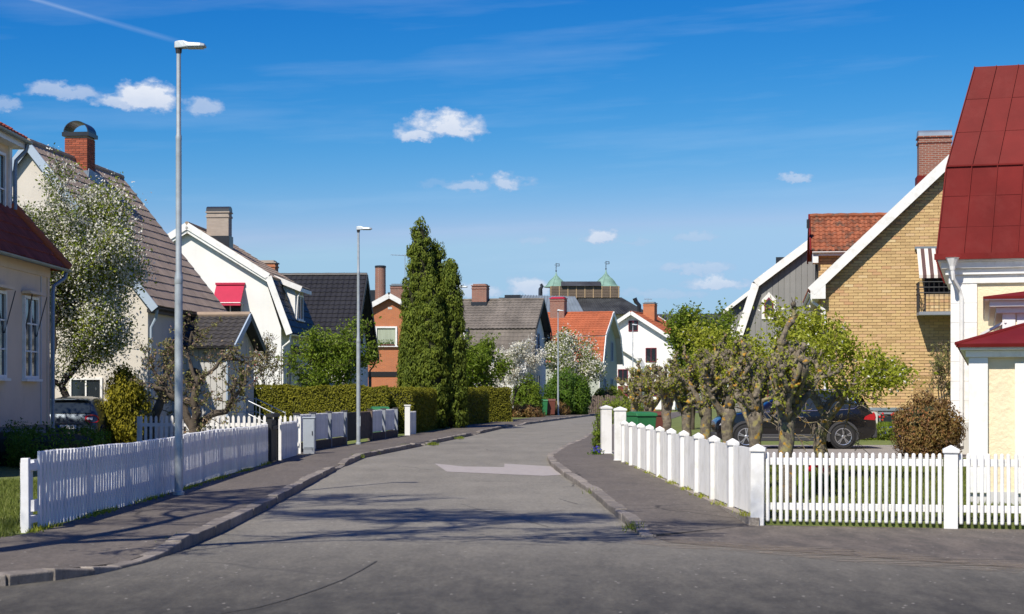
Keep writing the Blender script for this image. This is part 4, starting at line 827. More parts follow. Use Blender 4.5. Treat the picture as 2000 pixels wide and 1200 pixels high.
for yy in (-1.62, -4.15):
    w = window(h1, (0, yy, 2.86), 'x+', 1.15, 1.92, M['white'], 2, 3, sill=M['white'])
    MB().box(.02, .22, yy - .66, yy + .66, 3.86, 3.92).build('window_hood', M['stucco_h'], w)
    MB().beam((.03, yy + .5, 2.9), (.24, yy + .62, 3.84), .02, .02).build('awning_arm', M['iron'], w); MB().beam((.03, yy - .5, 2.9), (.24, yy - .6, 3.84), .02, .02).build('awning_arm', M['iron'], w)
window(h1, (-.72, -1.75, 6.35), 'x+', 1.0, 1.7, M['white'], 2, 2); window(h1, (-.72, -3.6, 6.35), 'x+', 1.0, 1.7, M['white'], 2, 2)
window(h1, (-.05, -1.6, .42), 'x+', .8, .42, M['found_l'], 2, 1)

# --- brown-roofed house with porch
h2 = thing('house', 'cream house with steep brown tiled roof and red brick chimney behind the blossom tree', 'house', (-15.7, 55.0, .05), -R(5.7))
E2, RZ2 = 4.62, 9.62
MB().prism([(-3.95, 0), (3.95, 0), (3.95, E2 + .05), (0, RZ2 - .12), (-3.95, E2 + .05)], 0, 8.9).build('wall', M['stucco_c'], h2)
gable_roof(h2, [((4.2, E2 - .28), (0, RZ2)), ((-4.2, E2 - .28), (0, RZ2))], -.18, 9.1, M['tile_b'], M['tile_d'], cp=.40, tw=.30, amp=.010, lip=.030, mode='course')
barge(h2, [(-4.25, E2 - .32), (0, RZ2 + .02), (4.25, E2 - .32)], -.20, M['trim_b'], .05, .26); barge(h2, [(-4.25, E2 - .32), (0, RZ2 + .02), (4.25, E2 - .32)], 9.12, M['iron'], .04, .2)
MB().box(3.95, 4.14, -.1, 9.0, E2 - .42, E2 - .30).build('eaves_board', M['iron'], h2); gutter(h2, (4.28, -.18, E2 - .26), (4.28, 9.1, E2 - .26), M['iron'])
downpipe(h2, [(4.26, .0, E2 - .32), (4.2, .05, E2 - .6), (4.02, .12, E2 - .9), (4.02, .12, .3)], M['trim_b'], .05)
# brick chimney, bricks one by one
cx, cy, cw, cd, cz0, cz1 = 0.12, 4.3, .80, .80, 8.7, 10.55
cm = MB().box(cx - cw/2 + .012, cx + cw/2 - .012, cy - cd/2 + .012, cy + cd/2 - .012, cz0, cz1).build('chimney', M['mortar'], h2)
bh, bw = .078, .27; bme = [MB().box(-.5, .5, -.5, .5, -.5, .5).mesh('brick', M['brick1'])]
for r in range(int((cz1 - cz0) / bh)):
    z = cz0 + r * bh + bh / 2; o2 = (r % 2) * bw / 2
    for face in range(3):
        L = cw if face == 0 else cd; c = 0
        while True:
            a = max(0, c * bw - o2); b2 = min(L, (c + 1) * bw - o2 - .012); c += 1
            if a >= L - .02: break
            if b2 - a < .04: continue
            o = link('brick', bme[0], cm); m_ = (a + b2) / 2 - L / 2; o.scale = (b2 - a, .05, bh - .014) if face == 0 else (.05, b2 - a, bh - .014)
            o.location = (cx + m_, cy - cd/2 + .02 - rnd.random() * .004, z) if face == 0 else ((cx + cw/2 - .02 if face == 1 else cx - cw/2 + .02), cy + m_, z)
MB().box(cx - cw/2 - .08, cx + cw/2 + .08, cy - cd/2 - .08, cy + cd/2 + .08, cz1, cz1 + .14).build('cap', M['metal_k'], cm)
vs = []; fs = []; n = 15
for yy in (cy - cd/2 - .02, cy + cd/2 + .02):
    for rr in (1.0, .93):
        for i in range(n): a = math.pi * i / (n - 1); vs.append((cx + math.cos(a) * (cw/2 + .05) * rr, yy, cz1 + .14 + math.sin(a) * .40 * rr))
for i in range(n - 1): fs += [(i, i+1, i+1+2*n, i+2*n), (i+n, i+3*n, i+1+3*n, i+1+n), (i, i+n, i+n+1, i+1), (i+2*n, i+1+2*n, i+1+3*n, i+3*n)]
MB().add(vs, fs).build('barrel_cover', M['metal_k'], cm)
MB().beam((cx + .45, cy - .45, 9.15), (cx + .62, cy + .5, 8.95), .03, .55).build('flashing', M['metal_bl'], cm); MB().box(cx - .1, cx + .44, cy - .44, cy - .41, 8.9, 9.35).build('flashing', M['metal_bl'], cm)
window(h2, (-1.5, 0, 1.55), 'y-', 1.1, 1.1, M['white'], 2, 1, sill=M['white']); window(h2, (1.9, 0, 1.55), 'y-', 1.1, 1.1, M['white'], 2, 1, sill=M['white'])
window(h2, (3.95, 1.7, 2.5), 'x+', .75, 1.2, M['trim_b'], 1, 1); window(h2, (-.1, 0, 6.3), 'y-', 1.3, 1.2, M['white'], 2, 1, sill=M['white'])
# porch: its gable faces the street
px0, px1, py0, py1 = 3.95, 5.85, 2.6, 6.1; pm_y = (py0 + py1) / 2
MB().prism([(py0, .5), (py1, .5), (py1, 3.25), (pm_y, 4.15), (py0, 3.25)], px0 + .003, px1, 'x').build('porch_wall', M['board_p'], h2)
MB().box(px0, px1 + .02, py0 - .02, py1 + .02, -.05, .5).build('porch_foundation', M['found'], h2)
for i in range(9): a = px0 + .1 + i * .21; MB().box(a, a + .18, py0 - .022, py0, .52, 3.22).build('porch_board', M['board_p'], h2)
for i in range(14):
    a = py0 + .06 + i * .25
    if a > py1 - .1 or 1.1 < a - py0 < 2.4: continue
    MB().box(px1, px1 + .022, a, a + .21, .52, 3.2 + min(a - py0, py1 - a - .2) * .5).build('porch_board', M['board_p'], h2)
for sgn in (-1, 1):
    ye = py0 - .3 if sgn < 0 else py1 + .3; V = Vector((0, (pm_y - ye), 1.12)); S = V.length; O = Vector((px0 + .0, ye, 3.16))
    pr = MB().plate(O, (1, 0, 0), V.normalized(), px1 - px0 + .35, S, .07).build('porch_roof', M['iron'], h2); tiles(O, (1, 0, 0), V, px1 - px0 + .35, S, .30, .25, M['tile_d'], pr, amp=.03, lip=.03, mode='course')
    MB().beam((px1 + .37, ye, 3.12), (px1 + .37, pm_y, 4.26), .05, .24).build('porch_bargeboard', M['trim_b'] if sgn < 0 else M['iron'], h2)
MB().tube([(px0, pm_y, 4.33), (px1 + .36, pm_y, 4.33)], .1, 8).build('porch_ridge', M['tile_b'], h2, True)
gutter(h2, (px0, py0 - .36, 3.14), (px1 + .36, py0 - .36, 3.14), M['iron']); downpipe(h2, [(px1 + .1, py0 - .34, 3.1), (px1 + .1, py0 - .34, 2.9), (px1 + .04, py0 - .1, 2.7), (px1 + .04, py0 - .1, .3)], M['trim_b'], .045)
ov = MB(); n = 20; ov.prism([(px0 + .75 + .30 * math.cos(6.283 * i / n), 2.1 + .36 * math.sin(6.283 * i / n)) for i in range(n)], py0 - .05, py0 - .0225); w_ = ov.build('oval_window', M['iron'], h2)
ov = MB(); ov.prism([(px0 + .75 + .25 * math.cos(6.283 * i / n), 2.1 + .31 * math.sin(6.283 * i / n)) for i in range(n)], py0 - .055, py0 - .051); ov.build('pane', M['glass'], w_)
dr = MB().box(px1, px1 + .05, pm_y - .55, pm_y + .55, .55, 2.75).build('door', M['white'], h2); MB().box(px1 + .05, px1 + .06, pm_y - .35, pm_y + .35, 1.5, 2.5).build('pane', M['glass'], dr); MB().box(px1 + .05, px1 + .09, pm_y + .40, pm_y + .44, 1.5, 1.62).build('handle', M['steel'], dr)
for i in range(4): MB().box(px1 + .02 + i * .32, px1 + .34 + i * .32, pm_y - .8, pm_y + .8, -.05, .5 - i * .12).build('step', M['found_l'], h2)
for yy in (pm_y - .82, pm_y + .82):
    for k in range(2):
        z = .45 + k * .45; MB().tube([(px1 + .05, yy, .5 + z), (px1 + .35, yy, .5 + z), (px1 + 1.4, yy, z)], .018, 6).build('handrail', M['steel'], h2, True)
    for q in (.05, .35, .9, 1.4): MB().tube([(px1 + q, yy, .0), (px1 + q, yy, .95 + .5 * max(0, min(1, (1.4 - q) / 1.05)))], .016, 6).build('baluster', M['steel'], h2, True)

# --- white gambrel house with red awning
h3 = thing('house', 'white gambrel house with a red awning on its gable', 'house', (-15.05, 78.6, .05), -R(3.5))
A3 = [(0, 9.3), (3.75, 6.95), (4.62, 4.45)]
pr = [(-4.35, 0), (4.35, 0), (4.35, 4.6), (3.62, 6.85), (0, 9.12), (-3.62, 6.85), (-4.35, 4.6)]
MB().prism(pr, 0, 7.0).build('wall', M['stucco_w'], h3)
gable_roof(h3, [((3.85, 6.88), (0, 9.3)), ((-3.85, 6.88), (0, 9.3))], -.28, 7.3, M['tile_b'], M['iron'], cp=.38, tw=.3, amp=.012, lip=.032, mode='course')
gable_roof(h3, [((4.72, 4.35), (3.72, 6.92)), ((-4.72, 4.35), (-3.72, 6.92))], -.12, 7.15, M['tile_k'], M['iron'], cp=.34, tw=.3, amp=.016, lip=.045, mode='course', ridge=False)
barge(h3, [(-4.8, 4.32), (-3.82, 6.98), (0, 9.36), (3.82, 6.98), (4.8, 4.32)], -.31, M['white'], .05, .30); barge(h3, [(-3.8, 6.8), (0, 9.12), (3.8, 6.8)], -.25, M['white'], .05, .16)
gutter(h3, (4.82, -.2, 4.33), (4.82, 7.15, 4.33), M['white']); downpipe(h3, [(4.8, .05, 4.3), (4.75, .05, 4.0), (4.42, .08, 3.75), (4.42, .08, .2)], M['white'], .05)
for z in (7.72, 7.56): MB().box(-1.0, -.45, -.02, -.0, z, z + .04).build('vent', M['found_l'], h3)
w = window(h3, (1.98, 0, 5.25), 'y-', 1.15, 1.5, M['white'], 2, 1)
aw = MB(); a0, a1 = 1.32, 2.64; aw.add([(a0, -.04, 6.62), (a1, -.04, 6.62), (a1, -.85, 5.75), (a0, -.85, 5.75), (a1, -.87, 5.62), (a0, -.87, 5.62)], [(0, 1, 2, 3), (3, 2, 4, 5)])
aw = aw.build('awning', M['awn'], h3, label='dark red fabric awning'); s_ = aw.modifiers.new('thick', 'SOLIDIFY'); s_.thickness = .02
MB().box(a0 - .03, a1 + .03, -.12, -.005, 6.62, 6.72).build('awning_case', M['awn'], aw); MB().tube([(a0, -.86, 5.75), (a1, -.86, 5.75)], .022, 6).build('awning_bar', M['white'], aw)
for xx in (a0 + .03, a1 - .03): MB().tube([(xx, -.02, 5.7), (xx, -.85, 5.74)], .015, 5).build('awning_arm', M['steel'], aw)
# dormer on the street side
dy0, dy1 = 2.4, 4.6
MB().prism([(3.3, 6.95), (4.55, 6.62), (4.55, 4.95), (4.3, 4.9), (3.45, 6.2)], dy0, dy1).build('dormer', M['stucco_w'], h3)
O = Vector((4.85, dy0 - .25, 6.58)); V = Vector((-1.6, 0, .72)); dm = MB().plate(O + Vector((0, 0, .06)), (0, 1, 0), V.normalized(), dy1 - dy0 + .5, V.length, .07).build('dormer_roof', M['iron'], h3); tiles(O + Vector((0, 0, .07)), (0, 1, 0), V, dy1 - dy0 + .5, V.length, .34, .3, M['tile_g'], dm, mode='course')
MB().beam((4.9, dy0 - .27, 6.55), (3.3, dy0 - .27, 7.2), .05, .26).build('dormer_bargeboard', M['white'], h3); MB().box(4.84, 4.90, dy0 - .25, dy1 + .25, 6.42, 6.6).build('dormer_fascia', M['white'], h3)
window(h3, (4.55, (dy0 + dy1) / 2, 5.72), 'x+', 1.5, 1.2, M['white'], 2, 1, sill=M['white'])
downpipe(h3, [(4.85, dy0 - .1, 6.5), (4.7, dy0 - .06, 6.2), (4.62, dy0 - .06, 5.1)], M['white'], .035)
chimney(h3, 1.0, 1.9, 8.2, 10.15, 1.05, .7, 'brick_b', 'barrel', 'metal_k', flash='')
MB().box(.42, 1.58, 1.5, 2.3, 8.3, 9.05).build('flashing', M['metal_k'], h3)
window(h3, (4.35, 1.6, 2.4), 'x+', 1.2, 1.4, M['white'], 2, 1); window(h3, (4.35, 4.6, 2.4), 'x+', 1.2, 1.4, M['white'], 2, 1)
MB().prism([(4.36, 3.9), (5.6, 3.0), (5.6, 2.88), (4.36, 3.7)], 2.3, 4.2).build('porch_canopy', M['tile_k'], h3)

# --- black-tiled house, gable to the street
h4 = thing('house', 'white house with glossy black tiled roof and a red brick chimney', 'house', (-8.65, 94.3, .05), R(86.5))
MB().prism([(-4.2, 0), (4.2, 0), (4.2, 3.95), (0, 8.0), (-4.2, 3.95)], 0, 9.5).build('wall', M['stucco_w'], h4)
gable_roof(h4, [((4.55, 3.62), (0, 8.05)), ((-4.55, 3.62), (0, 8.05))], -.55, 9.9, M['tile_k'], M['black'], cp=.36, tw=.30, amp=.03, lip=.04)
barge(h4, [(-4.62, 3.58), (0, 8.1), (4.62, 3.58)], -.58, M['black'], .05, .30)
for s in (-1, 1): MB().beam((s * 4.5, -.27, 3.50), (s * .1, -.27, 7.82), .5, .03, up=(0, 0, 1)).build('soffit', M['black'], h4)
window(h4, (-1.1, 0, 5.1), 'y-', 1.0, 1.6, M['iron'], 2, 1); window(h4, (1.3, 0, 5.1), 'y-', 1.0, 1.6, M['iron'], 2, 1); window(h4, (-1.6, 0, 2.2), 'y-', 1.2, 1.4, M['white'], 2, 1)
gutter(h4, (4.66, -.5, 3.6), (4.66, 9.9, 3.6), M['black']); gutter(h4, (-4.66, -.5, 3.6), (-4.66, 9.9, 3.6), M['black']); downpipe(h4, [(4.6, -.4, 3.55), (4.5, -.3, 3.2), (4.3, -.1, 2.9), (4.3, -.1, .2)], M['black'], .05)
chimney(h4, .2, 5.1, 7.4, 8.85, .95, 1.05, 'brick_o', 'plate', 'brick_b')
cp_ = thing('carport', 'flat dark carport roof on posts beside the orange brick house', 'carport', (-7.2, 104.0, .08), .1)
MB().box(-1.7, 1.2, -2.5, 2.0, 2.55, 2.85).build('roof', M['black'], cp_)
for x, y in ((-1.6, -2.4), (1.05, -2.4), (1.05, 1.8), (-1.6, 1.8)): MB().box(x, x + .12, y, y + .12, 0, 2.55).build('post', M['black'], cp_)
MB().box(-1.6, -1.5, -2.2, 1.8, 0, 2.5).build('screen', M['black'], cp_)

# --- orange brick house
h5 = thing('house', 'orange brick house with white verges and a big white-framed window', 'house', (gx(760, 116), 116, .05), R(2))
MB().prism([(-3.6, 0), (3.6, 0), (3.6, 6.3), (0, 8.2), (-3.6, 6.3)], 0, 9).build('wall', M['brick_o'], h5)
gable_roof(h5, [((3.9, 6.12), (0, 8.25)), ((-3.9, 6.12), (0, 8.25))], -.3, 9.2, M['tile_k'], M['black'], cp=.4, tw=.35)
barge(h5, [(-3.95, 6.1), (0, 8.28), (3.95, 6.1)], -.33, M['white'], .05, .34)
window(h5, (-.2, 0, 5.5), 'y-', 1.5, 1.35, M['white'], 1, 1, fw=.12, depth=.1, sill=M['white'], glass=M['curtain'])
MB().box(-.08, .2, -.02, 0, 7.35, 7.5).build('vent', M['found_l'], h5)
pl = thing('potted_plants', 'row of small houseplants in the orange brick house window', 'plants', (h5.location.x - .2, 115.86, 4.93), 0); gq = np.random.default_rng(2); Cq = np.stack([gq.uniform(-.55, .55, 160), gq.normal(0, .02, 160), .05 + gq.random(160) * .25 * (1 + .5 * np.sin(np.arange(160)))], 1)
link('foliage', leafmesh('foliage', Cq, .09, LM['bush'], 2), pl); MB().box(-.6, .6, -.03, .03, -.02, .06).build('pot', M['bin_b'], pl)
rc = thing('brick_chimney', 'round red brick chimney stack behind the orange brick house', 'chimney', (gx(743, 128), 128, 5.0), 0)
MB().lathe([(.42, 0), (.40, 6.15)], 18).build('stack', M['brick_r'], rc, True); MB().lathe([(.43, 6.15), (.43, 6.27), (.36, 6.3)], 18).build('rim', M['metal_k'], rc)
bh5 = thing('house', 'flat-topped roof with low brick chimney behind the orange brick house', 'house', (gx(775, 136), 136, 0), 0)
MB().prism([(-4.0, 0), (4, 0), (4, 7.4), (0, 8.9), (-4, 7.4)], 0, 8).build('roof', M['tile_k'], bh5); chimney(bh5, .2, 1.5, 8.2, 10.35, 1.6, .9, 'brick_r', 'plate', 'metal_g'); MB().box(-2.4, -1.7, 1, 1.6, 8.0, 10.0).build('flue', M['metal_k'], bh5)
an = thing('antenna', 'thin television aerial on a mast beside the conifers', 'antenna', (gx(791, 120), 120, 6.2), 0)
MB().tube([(0, 0, 0), (0, 0, 5.3)], .025, 6).build('mast', M['steel'], an); MB().tube([(-1.0, -.2, 5.25), (.35, .1, 5.2)], .018, 5).build('boom', M['steel'], an)
for i in range(5): MB().tube([(-.9 + i * .25, -.3, 5.25), (-.9 + i * .25, .25, 5.25)], .012, 4).build('element', M['steel'], an)

# --- grey-brown gambrel house
h6 = thing('house', 'white house with weathered grey-brown gambrel roof and red brick chimney', 'house', (1.9, 130, .05), R(79))
P6 = [(-4.1, 0), (4.1, 0), (4.1, 4.3), (3.15, 6.35), (0, 8.55), (-3.15, 6.35), (-4.1, 4.3)]
MB().prism(P6, 0, 9.6).build('wall', M['stucco_w'], h6)
gable_roof(h6, [((3.35, 6.35), (0, 8.65)), ((-3.35, 6.35), (0, 8.65))], -.55, 9.8, M['tile_g'], M['iron'], cp=.36, tw=.32, amp=.03, lip=.04)
gable_roof(h6, [((-4.3, 4.2), (-3.2, 6.38))], -.5, 4.6, M['tile_g'], M['iron'], cp=.36, tw=.32, amp=.02, lip=.03, ridge=False); gable_roof(h6, [((4.3, 4.2), (3.2, 6.38))], -.5, 9.8, M['tile_g'], M['iron'], cp=.36, tw=.32, amp=.02, lip=.03, ridge=False)
MB().box(-4.2, -2.6, 4.65, 9.5, 4.3, 6.35).build('wall_dormer', M['stucco_w'], h6); window(h6, (-4.2, 6.2, 5.4), 'x-', 1.5, 1.2, M['white'], 2, 1); MB().box(-3.6, -3.4, 4.55, 9.8, 6.2, 6.36).build('eaves_board', M['black'], h6)
barge(h6, [(-4.36, 4.15), (-3.3, 6.42), (0, 8.72), (3.3, 6.42), (4.36, 4.15)], -.58, M['black'], .05, .24)
for xx in (-1.6, .6): window(h6, (xx, 0, 5.4), 'y-', .85, 1.7, M['trim_b'], 1, 1); window(h6, (xx, 0, 2.3), 'y-', .85, 1.4, M['trim_b'], 1, 1)
chimney(h6, -.1, 4.4, 8.0, 9.85, 1.05, 1.15, 'brick_r', 'plate', 'brick_r'); MB().box(-.72, .5, 3.78, 5.02, 8.2, 8.62).build('flashing', M['metal_k'], h6)
for yy, z1 in ((1.4 - 0, 9.2), (9.0, 9.0)): MB().box(.4, 1.3, yy, yy + 1.2, 8.0, z1).build('flue', M['metal_k'], h6)

# --- orange-tiled sage house
h7 = thing('house', 'sage-green boarded house with bright orange gambrel roof and white verges', 'house', (8.55, 150, .05), R(75))
P7 = [(-3.95, 0), (3.95, 0), (3.95, 4.4), (3.1, 6.6), (0, 8.5), (-3.1, 6.6), (-3.95, 4.4)]
MB().prism(P7, 0, 9).build('wall', M['green_b'], h7)
for i in range(34):
    z = .5 + i * .22; hw = 3.95 if z < 4.4 else (3.95 - (z - 4.4) * .386 if z < 6.6 else max(.05, 3.1 - (z - 6.6) * 1.63)); MB().box(-hw + .12, hw - .12, -.025, 0, z, z + .19).build('siding_board', M['green_b'], h7)
gable_roof(h7, [((3.3, 6.5), (0, 8.6)), ((-3.3, 6.5), (0, 8.6))], -.45, 9.3, M['tile_o'], M['board_p'], cp=.38, tw=.34, amp=.03, lip=.04)
gable_roof(h7, [((-4.3, 4.2), (-3.15, 6.55)), ((4.3, 4.2), (3.15, 6.55))], -.42, 9.3, M['tile_o'], M['board_p'], cp=.38, tw=.34, amp=.03, lip=.04, ridge=False)
barge(h7, [(-4.36, 4.12), (-3.26, 6.58), (0, 8.68), (3.26, 6.58), (4.36, 4.12)], -.5, M['white'], .06, .34)
for xx in (-1.7, 1.4):
    for z in (5.3, 2.0): window(h7, (xx, -.02, z), 'y-', 1.0, 1.8, M['trim_b'], 2, 1)
window(h7, (0, -.02, 7.4), 'y-', .5, .6, M['white'], 1, 1); MB().box(-4.0, -3.8, -.06, .0, .2, 4.3).build('corner_board', M['white'], h7); MB().box(-4.3, -4.2, -.4, 9.2, 4.1, 4.25).build('eaves_board', M['white'], h7)
chimney(h7, -.2, 4.5, 7.6, 10.0, 1.1, 1.3, 'brick_r', 'plate', 'awn')

# --- white house with wine-red windows
h8 = thing('house', 'tall white house with red tiled roof and wine-red window frames', 'house', (11.75, 165, .05), -R(20))
MB().prism([(-4.3, 0), (4.3, 0), (4.3, 6.75), (0, 9.25), (-4.3, 6.75)], 0, 9).build('wall', M['stucco_w'], h8)
gable_roof(h8, [((4.7, 6.5), (0, 9.35)), ((-4.7, 6.5), (0, 9.35))], -.5, 9.3, M['tile_o'], M['board_p'], cp=.4, tw=.34, amp=.03, lip=.04)
barge(h8, [(-4.75, 6.42), (0, 9.42), (4.75, 6.42)], -.53, M['white'], .06, .34); barge(h8, [(-4.75, 6.42), (0, 9.42), (4.75, 6.42)], 9.33, M['white'], .06, .3)
window(h8, (.1, 0, 8.15), 'y-', .95, 1.05, M['wine'], 2, 1)
for xx in (-2.2, 1.9):
    for z in (5.3, 2.0): window(h8, (xx, 0, z), 'y-', 1.1, 1.4, M['wine'], 2, 1)
chimney(h8, .7, 4.0, 8.4, 10.5, 1.15, 1.0, 'brick_o', 'plate', 'metal_g')
pp = [(-1.7, 0), (1.7, 0), (1.7, 4.2), (1.3, 5.0), (0, 5.7), (-1.3, 5.0), (-1.7, 4.2)]
MB().prism([(x - .3, z) for x, z in pp], -2.2, -.003).build('porch', M['stucco_w'], h8); barge(h8, [(-2.25, 3.9), (-1.8, 4.9), (-.3, 5.85), (1.2, 4.9), (1.65, 3.9)], -2.45, M['white'], .4, .2); window(h8, (-.3, -2.2, 3.3), 'y-', 1.0, 1.2, M['wine'], 2, 1)
MB().box(-.8, .2, -2.26, -2.2, .3, 2.3).build('door', M['wine'], h8)
an2 = thing('antenna', 'small aerial and bent black cowl beside the white house chimney', 'antenna', (gx(1254, 170), 170, 8.4), 0); MB().tube([(-.3, 0, 0), (-.3, 0, 2.1), (-.6, 0, 2.4), (-.75, 0, 2.8)], .22, 8).build('cowl', M['metal_k'], an2, True); MB().tube([(.6, 0, 0), (.6, 0, 2.6), (.6, 0, 2.75)], .03, 5).build('mast', M['steel'], an2); MB().tube([(.2, 0, 2.7), (1.0, 0, 2.7)], .03, 4).build('boom', M['steel'], an2)

# --- big old building with copper domes
h9 = thing('hall_building', 'large hall with grey and black metal roofs and two green copper domes', 'building', (gx(1190, 235), 235, 0), 0)
MB().box(-9.5, 4.8, 0, 16, 0, 12.6).build('wall', M['stucco_y'], h9)
bx = (-4.4, 5.6, -1, 17, 12.6); tx = (-4.2, 1.9, 4, 12, 15.15)
c0 = [(bx[0], bx[2], bx[4]), (bx[1], bx[2], bx[4]), (bx[1], bx[3], bx[4]), (bx[0], bx[3], bx[4])]; c1 = [(tx[0], tx[2], tx[4]), (tx[1], tx[2], tx[4]), (tx[1], tx[3], tx[4]), (tx[0], tx[3], tx[4])]
for i in range(4):
    f = hip_sheet('hip_roof', [c0[i], c0[(i+1) % 4], c1[(i+1) % 4], c1[i]], M['metal_dk'], h9)
    for k in range(1, 24):
        a = Vector(c0[i]).lerp(Vector(c0[(i+1) % 4]), k / 24); b2 = Vector(c1[i]).lerp(Vector(c1[(i+1) % 4]), k / 24); MB().beam(a + Vector((0, 0, .03)), b2 + Vector((0, 0, .03)), .05, .1).build('seam', M['metal_dk'], f)
# older grey metal roof to the left
gr = [(-17, -11, 9), (-2.2, -11, 9), (-2.2, 3.2, 9), (-17, 3.2, 9)]; gt = [(-12.4, .5, 15.3), (-4.8, .5, 15.1), (-4.8, 1.5, 15.1), (-12.4, 1.5, 15.3)]
for i in range(4):
    f = hip_sheet('grey_roof', [gr[i], gr[(i+1) % 4], gt[(i+1) % 4], gt[i]], M['metal_g'], h9)
    for k in range(1, 20):
        a = Vector(gr[i]).lerp(Vector(gr[(i+1) % 4]), k / 20); b2 = Vector(gt[i]).lerp(Vector(gt[(i+1) % 4]), k / 20); MB().beam(a + Vector((0, 0, .03)), b2 + Vector((0, 0, .03)), .06, .12).build('seam', M['metal_g'], f)
MB().box(-16.5, -2.7, -10.5, 3.0, 0, 9.0).build('wall', M['stucco_y'], h9)
MB().box(-8.1, 1.6, 3.6, 7.6, 15.1, 16.75).build('lantern', M['wood_y'], h9)
for i in range(9): MB().box(-8.1 + i * 1.2, -7.98 + i * 1.2, 3.52, 3.598, 15.1, 16.75).build('lantern_post', M['mortar_y'], h9)
for z in range(7): MB().box(-8.0, 1.55, 3.56, 3.6, 15.2 + z * .22, 15.31 + z * .22).build('louvre', M['wood_o'], h9)
MB().box(1.60, 1.66, 3.7, 7.5, 15.3, 16.6).build('louvre_screen', M['dark'], h9)
MB().prism([(3.2, 16.75), (8.0, 16.75), (7.2, 17.45), (4.2, 17.45)], -6.6, -1.0, 'x').build('lantern_roof', M['metal_dk'], h9)
for X, s, nm in ((-.15, 1.0, 1), (-7.25, .88, 0)):
    dp = [(2.0, 16.70), (1.95, 16.78), (1.62, 16.90), (1.42, 17.12), (1.22, 17.5), (.92, 17.85), (.55, 18.15), (.27, 18.5), (.12, 18.85), (.05, 19.2)]
    dm = MB().lathe([(r * s, 16.7 + (z - 16.7) * s) for r, z in dp], 20, (X, 5.6), .25).build('dome', M['copper'], h9, True)
    for k in range(10):
        a = k * .6283; b = MB(); b.tube([(X + r * s * math.cos(a) * 1.02, 5.6 + r * s * math.sin(a) * 1.02, 16.7 + (z - 16.7) * s + .02) for r, z in dp[1:8]], .035, 4); b.build('rib', M['copper'], dm)
    zt_ = 16.7 + 2.5 * s; MB().tube([(X, 5.6, zt_ - .5), (X, 5.6, zt_ + 1.25)], .05, 5).build('finial', M['iron'], dm); MB().lathe([(.02, zt_), (.14, zt_ + .12), (.02, zt_ + .26)], 8, (X, 5.6)).build('finial_ball', M['iron'], dm)
    b = MB(); b.box(X, X + .45, 5.58, 5.62, zt_ + .8, zt_ + .88); b.box(X, X + .45, 5.58, 5.62, zt_ + 1.1, zt_ + 1.18); b.box(X + .4, X + .48, 5.58, 5.62, zt_ + .8, zt_ + 1.18); b.box(X - .25, X, 5.58, 5.62, zt_ + .95, zt_ + 1.0); b.build('weather_vane', M['iron'], dm)
for X, z in ((-9.5, 15.3), (-5.0, 15.2), (-3.4, 14.2)): MB().tube([(X, 4.6, z - .6), (X, 4.6, z + 1.1), (X + .25, 4.6, z + 1.5), (X + .05, 4.6, z + 1.8)], [.32, .28, .24, .2], 8).build('vent_cowl', M['metal_k'], h9, True)
for X, w, z in ((-15.4, .9, 15.2), (-18.0, .6, 14.4)): MB().box(X, X + w * 1.6, 5, 6.5, 9, z).build('flue', M['metal_k'], h9)
dh = thing('hall_building', 'long low building with dark metal roof far behind the green tree', 'building', (gx(1270, 215), 215, 0), -R(8))
MB().box(0, 24, 0, 10, 0, 9.0).build('wall', M['found_l'], dh)
f = hip_sheet('roof', [(-.5, -.6, 8.9), (12, -.6, 8.9), (12, 4.5, 11.9), (-.5, 4.5, 11.9)], M['metal_dk'], dh); f2_ = hip_sheet('roof', [(12.05, -.6, 8.3), (24.5, -.6, 8.3), (24.5, 4.5, 10.9), (12.05, 4.5, 10.9)], M['metal_dk'], dh)
for k in range(22): MB().beam((-.2 + k * .56, -.6, 8.95), (-.2 + k * .56, 4.5, 11.95), .06, .1).build('seam', M['metal_g'] if k < 8 else M['metal_dk'], f)
MB().box(17, 18.6, 1.2, 1.3, 9.3, 9.9).build('skylight', M['metal_g'], dh); hip_sheet('roof', [(-.5, 4.5, 11.9), (24.5, 4.5, 10.9), (24.5, 10.5, 8.5), (-.5, 10.5, 8.9)], M['metal_dk'], dh)

# --- grey boarded gambrel house, right
h10 = thing('house', 'grey vertical-boarded house with white gambrel verges and tiny pointed window', 'house', (gx(1622, 75), 75, .05), -R(9))
P10 = [(-3.85, 0), (3.85, 0), (3.85, 4.0), (3.15, 6.45), (0, 8.75), (-3.15, 6.45), (-3.85, 4.0)]
MB().prism(P10, 0, 8).build('wall', M['board_g'], h10)
def inP(x, P):
    top = 99
    for a, b in zip(P[2:-1], P[3:]):
        x0, x1 = sorted((a[0], b[0]))
        if x0 <= x <= x1 and x1 > x0: top = min(top, a[1] + (b[1] - a[1]) * (x - a[0]) / (b[0] - a[0]))
    return top
for i in range(30):
    a = -3.8 + i * .255; b2 = a + .235
    if b2 > 3.8: break
    za, zb = min(8.7, inP(a, P10)), min(8.7, inP(b2, P10))
    MB().prism([(a, .1), (b2, .1), (b2, zb - .03), (a, za - .03)], -.028, -.001).build('board', M['board_g'], h10)
gable_roof(h10, [((3.35, 6.38), (0, 8.85)), ((-3.35, 6.38), (0, 8.85)), ((4.1, 3.8), (3.2, 6.42)), ((-4.1, 3.8), (-3.2, 6.42))], -.28, 8.3, M['tile_d'], M['iron'], cp=.36, tw=.3, ridge=False)
barge(h10, [(-4.15, 3.75), (-3.28, 6.46), (0, 8.92), (3.28, 6.46), (4.15, 3.75)], -.31, M['white'], .05, .34)
pw = MB(); pw.prism([(-3.02, 4.9), (-2.38, 4.9), (-2.38, 5.75), (-2.7, 6.1), (-3.02, 5.75)], -.08, -.03); pwo = pw.build('pointed_window', M['white'], h10)
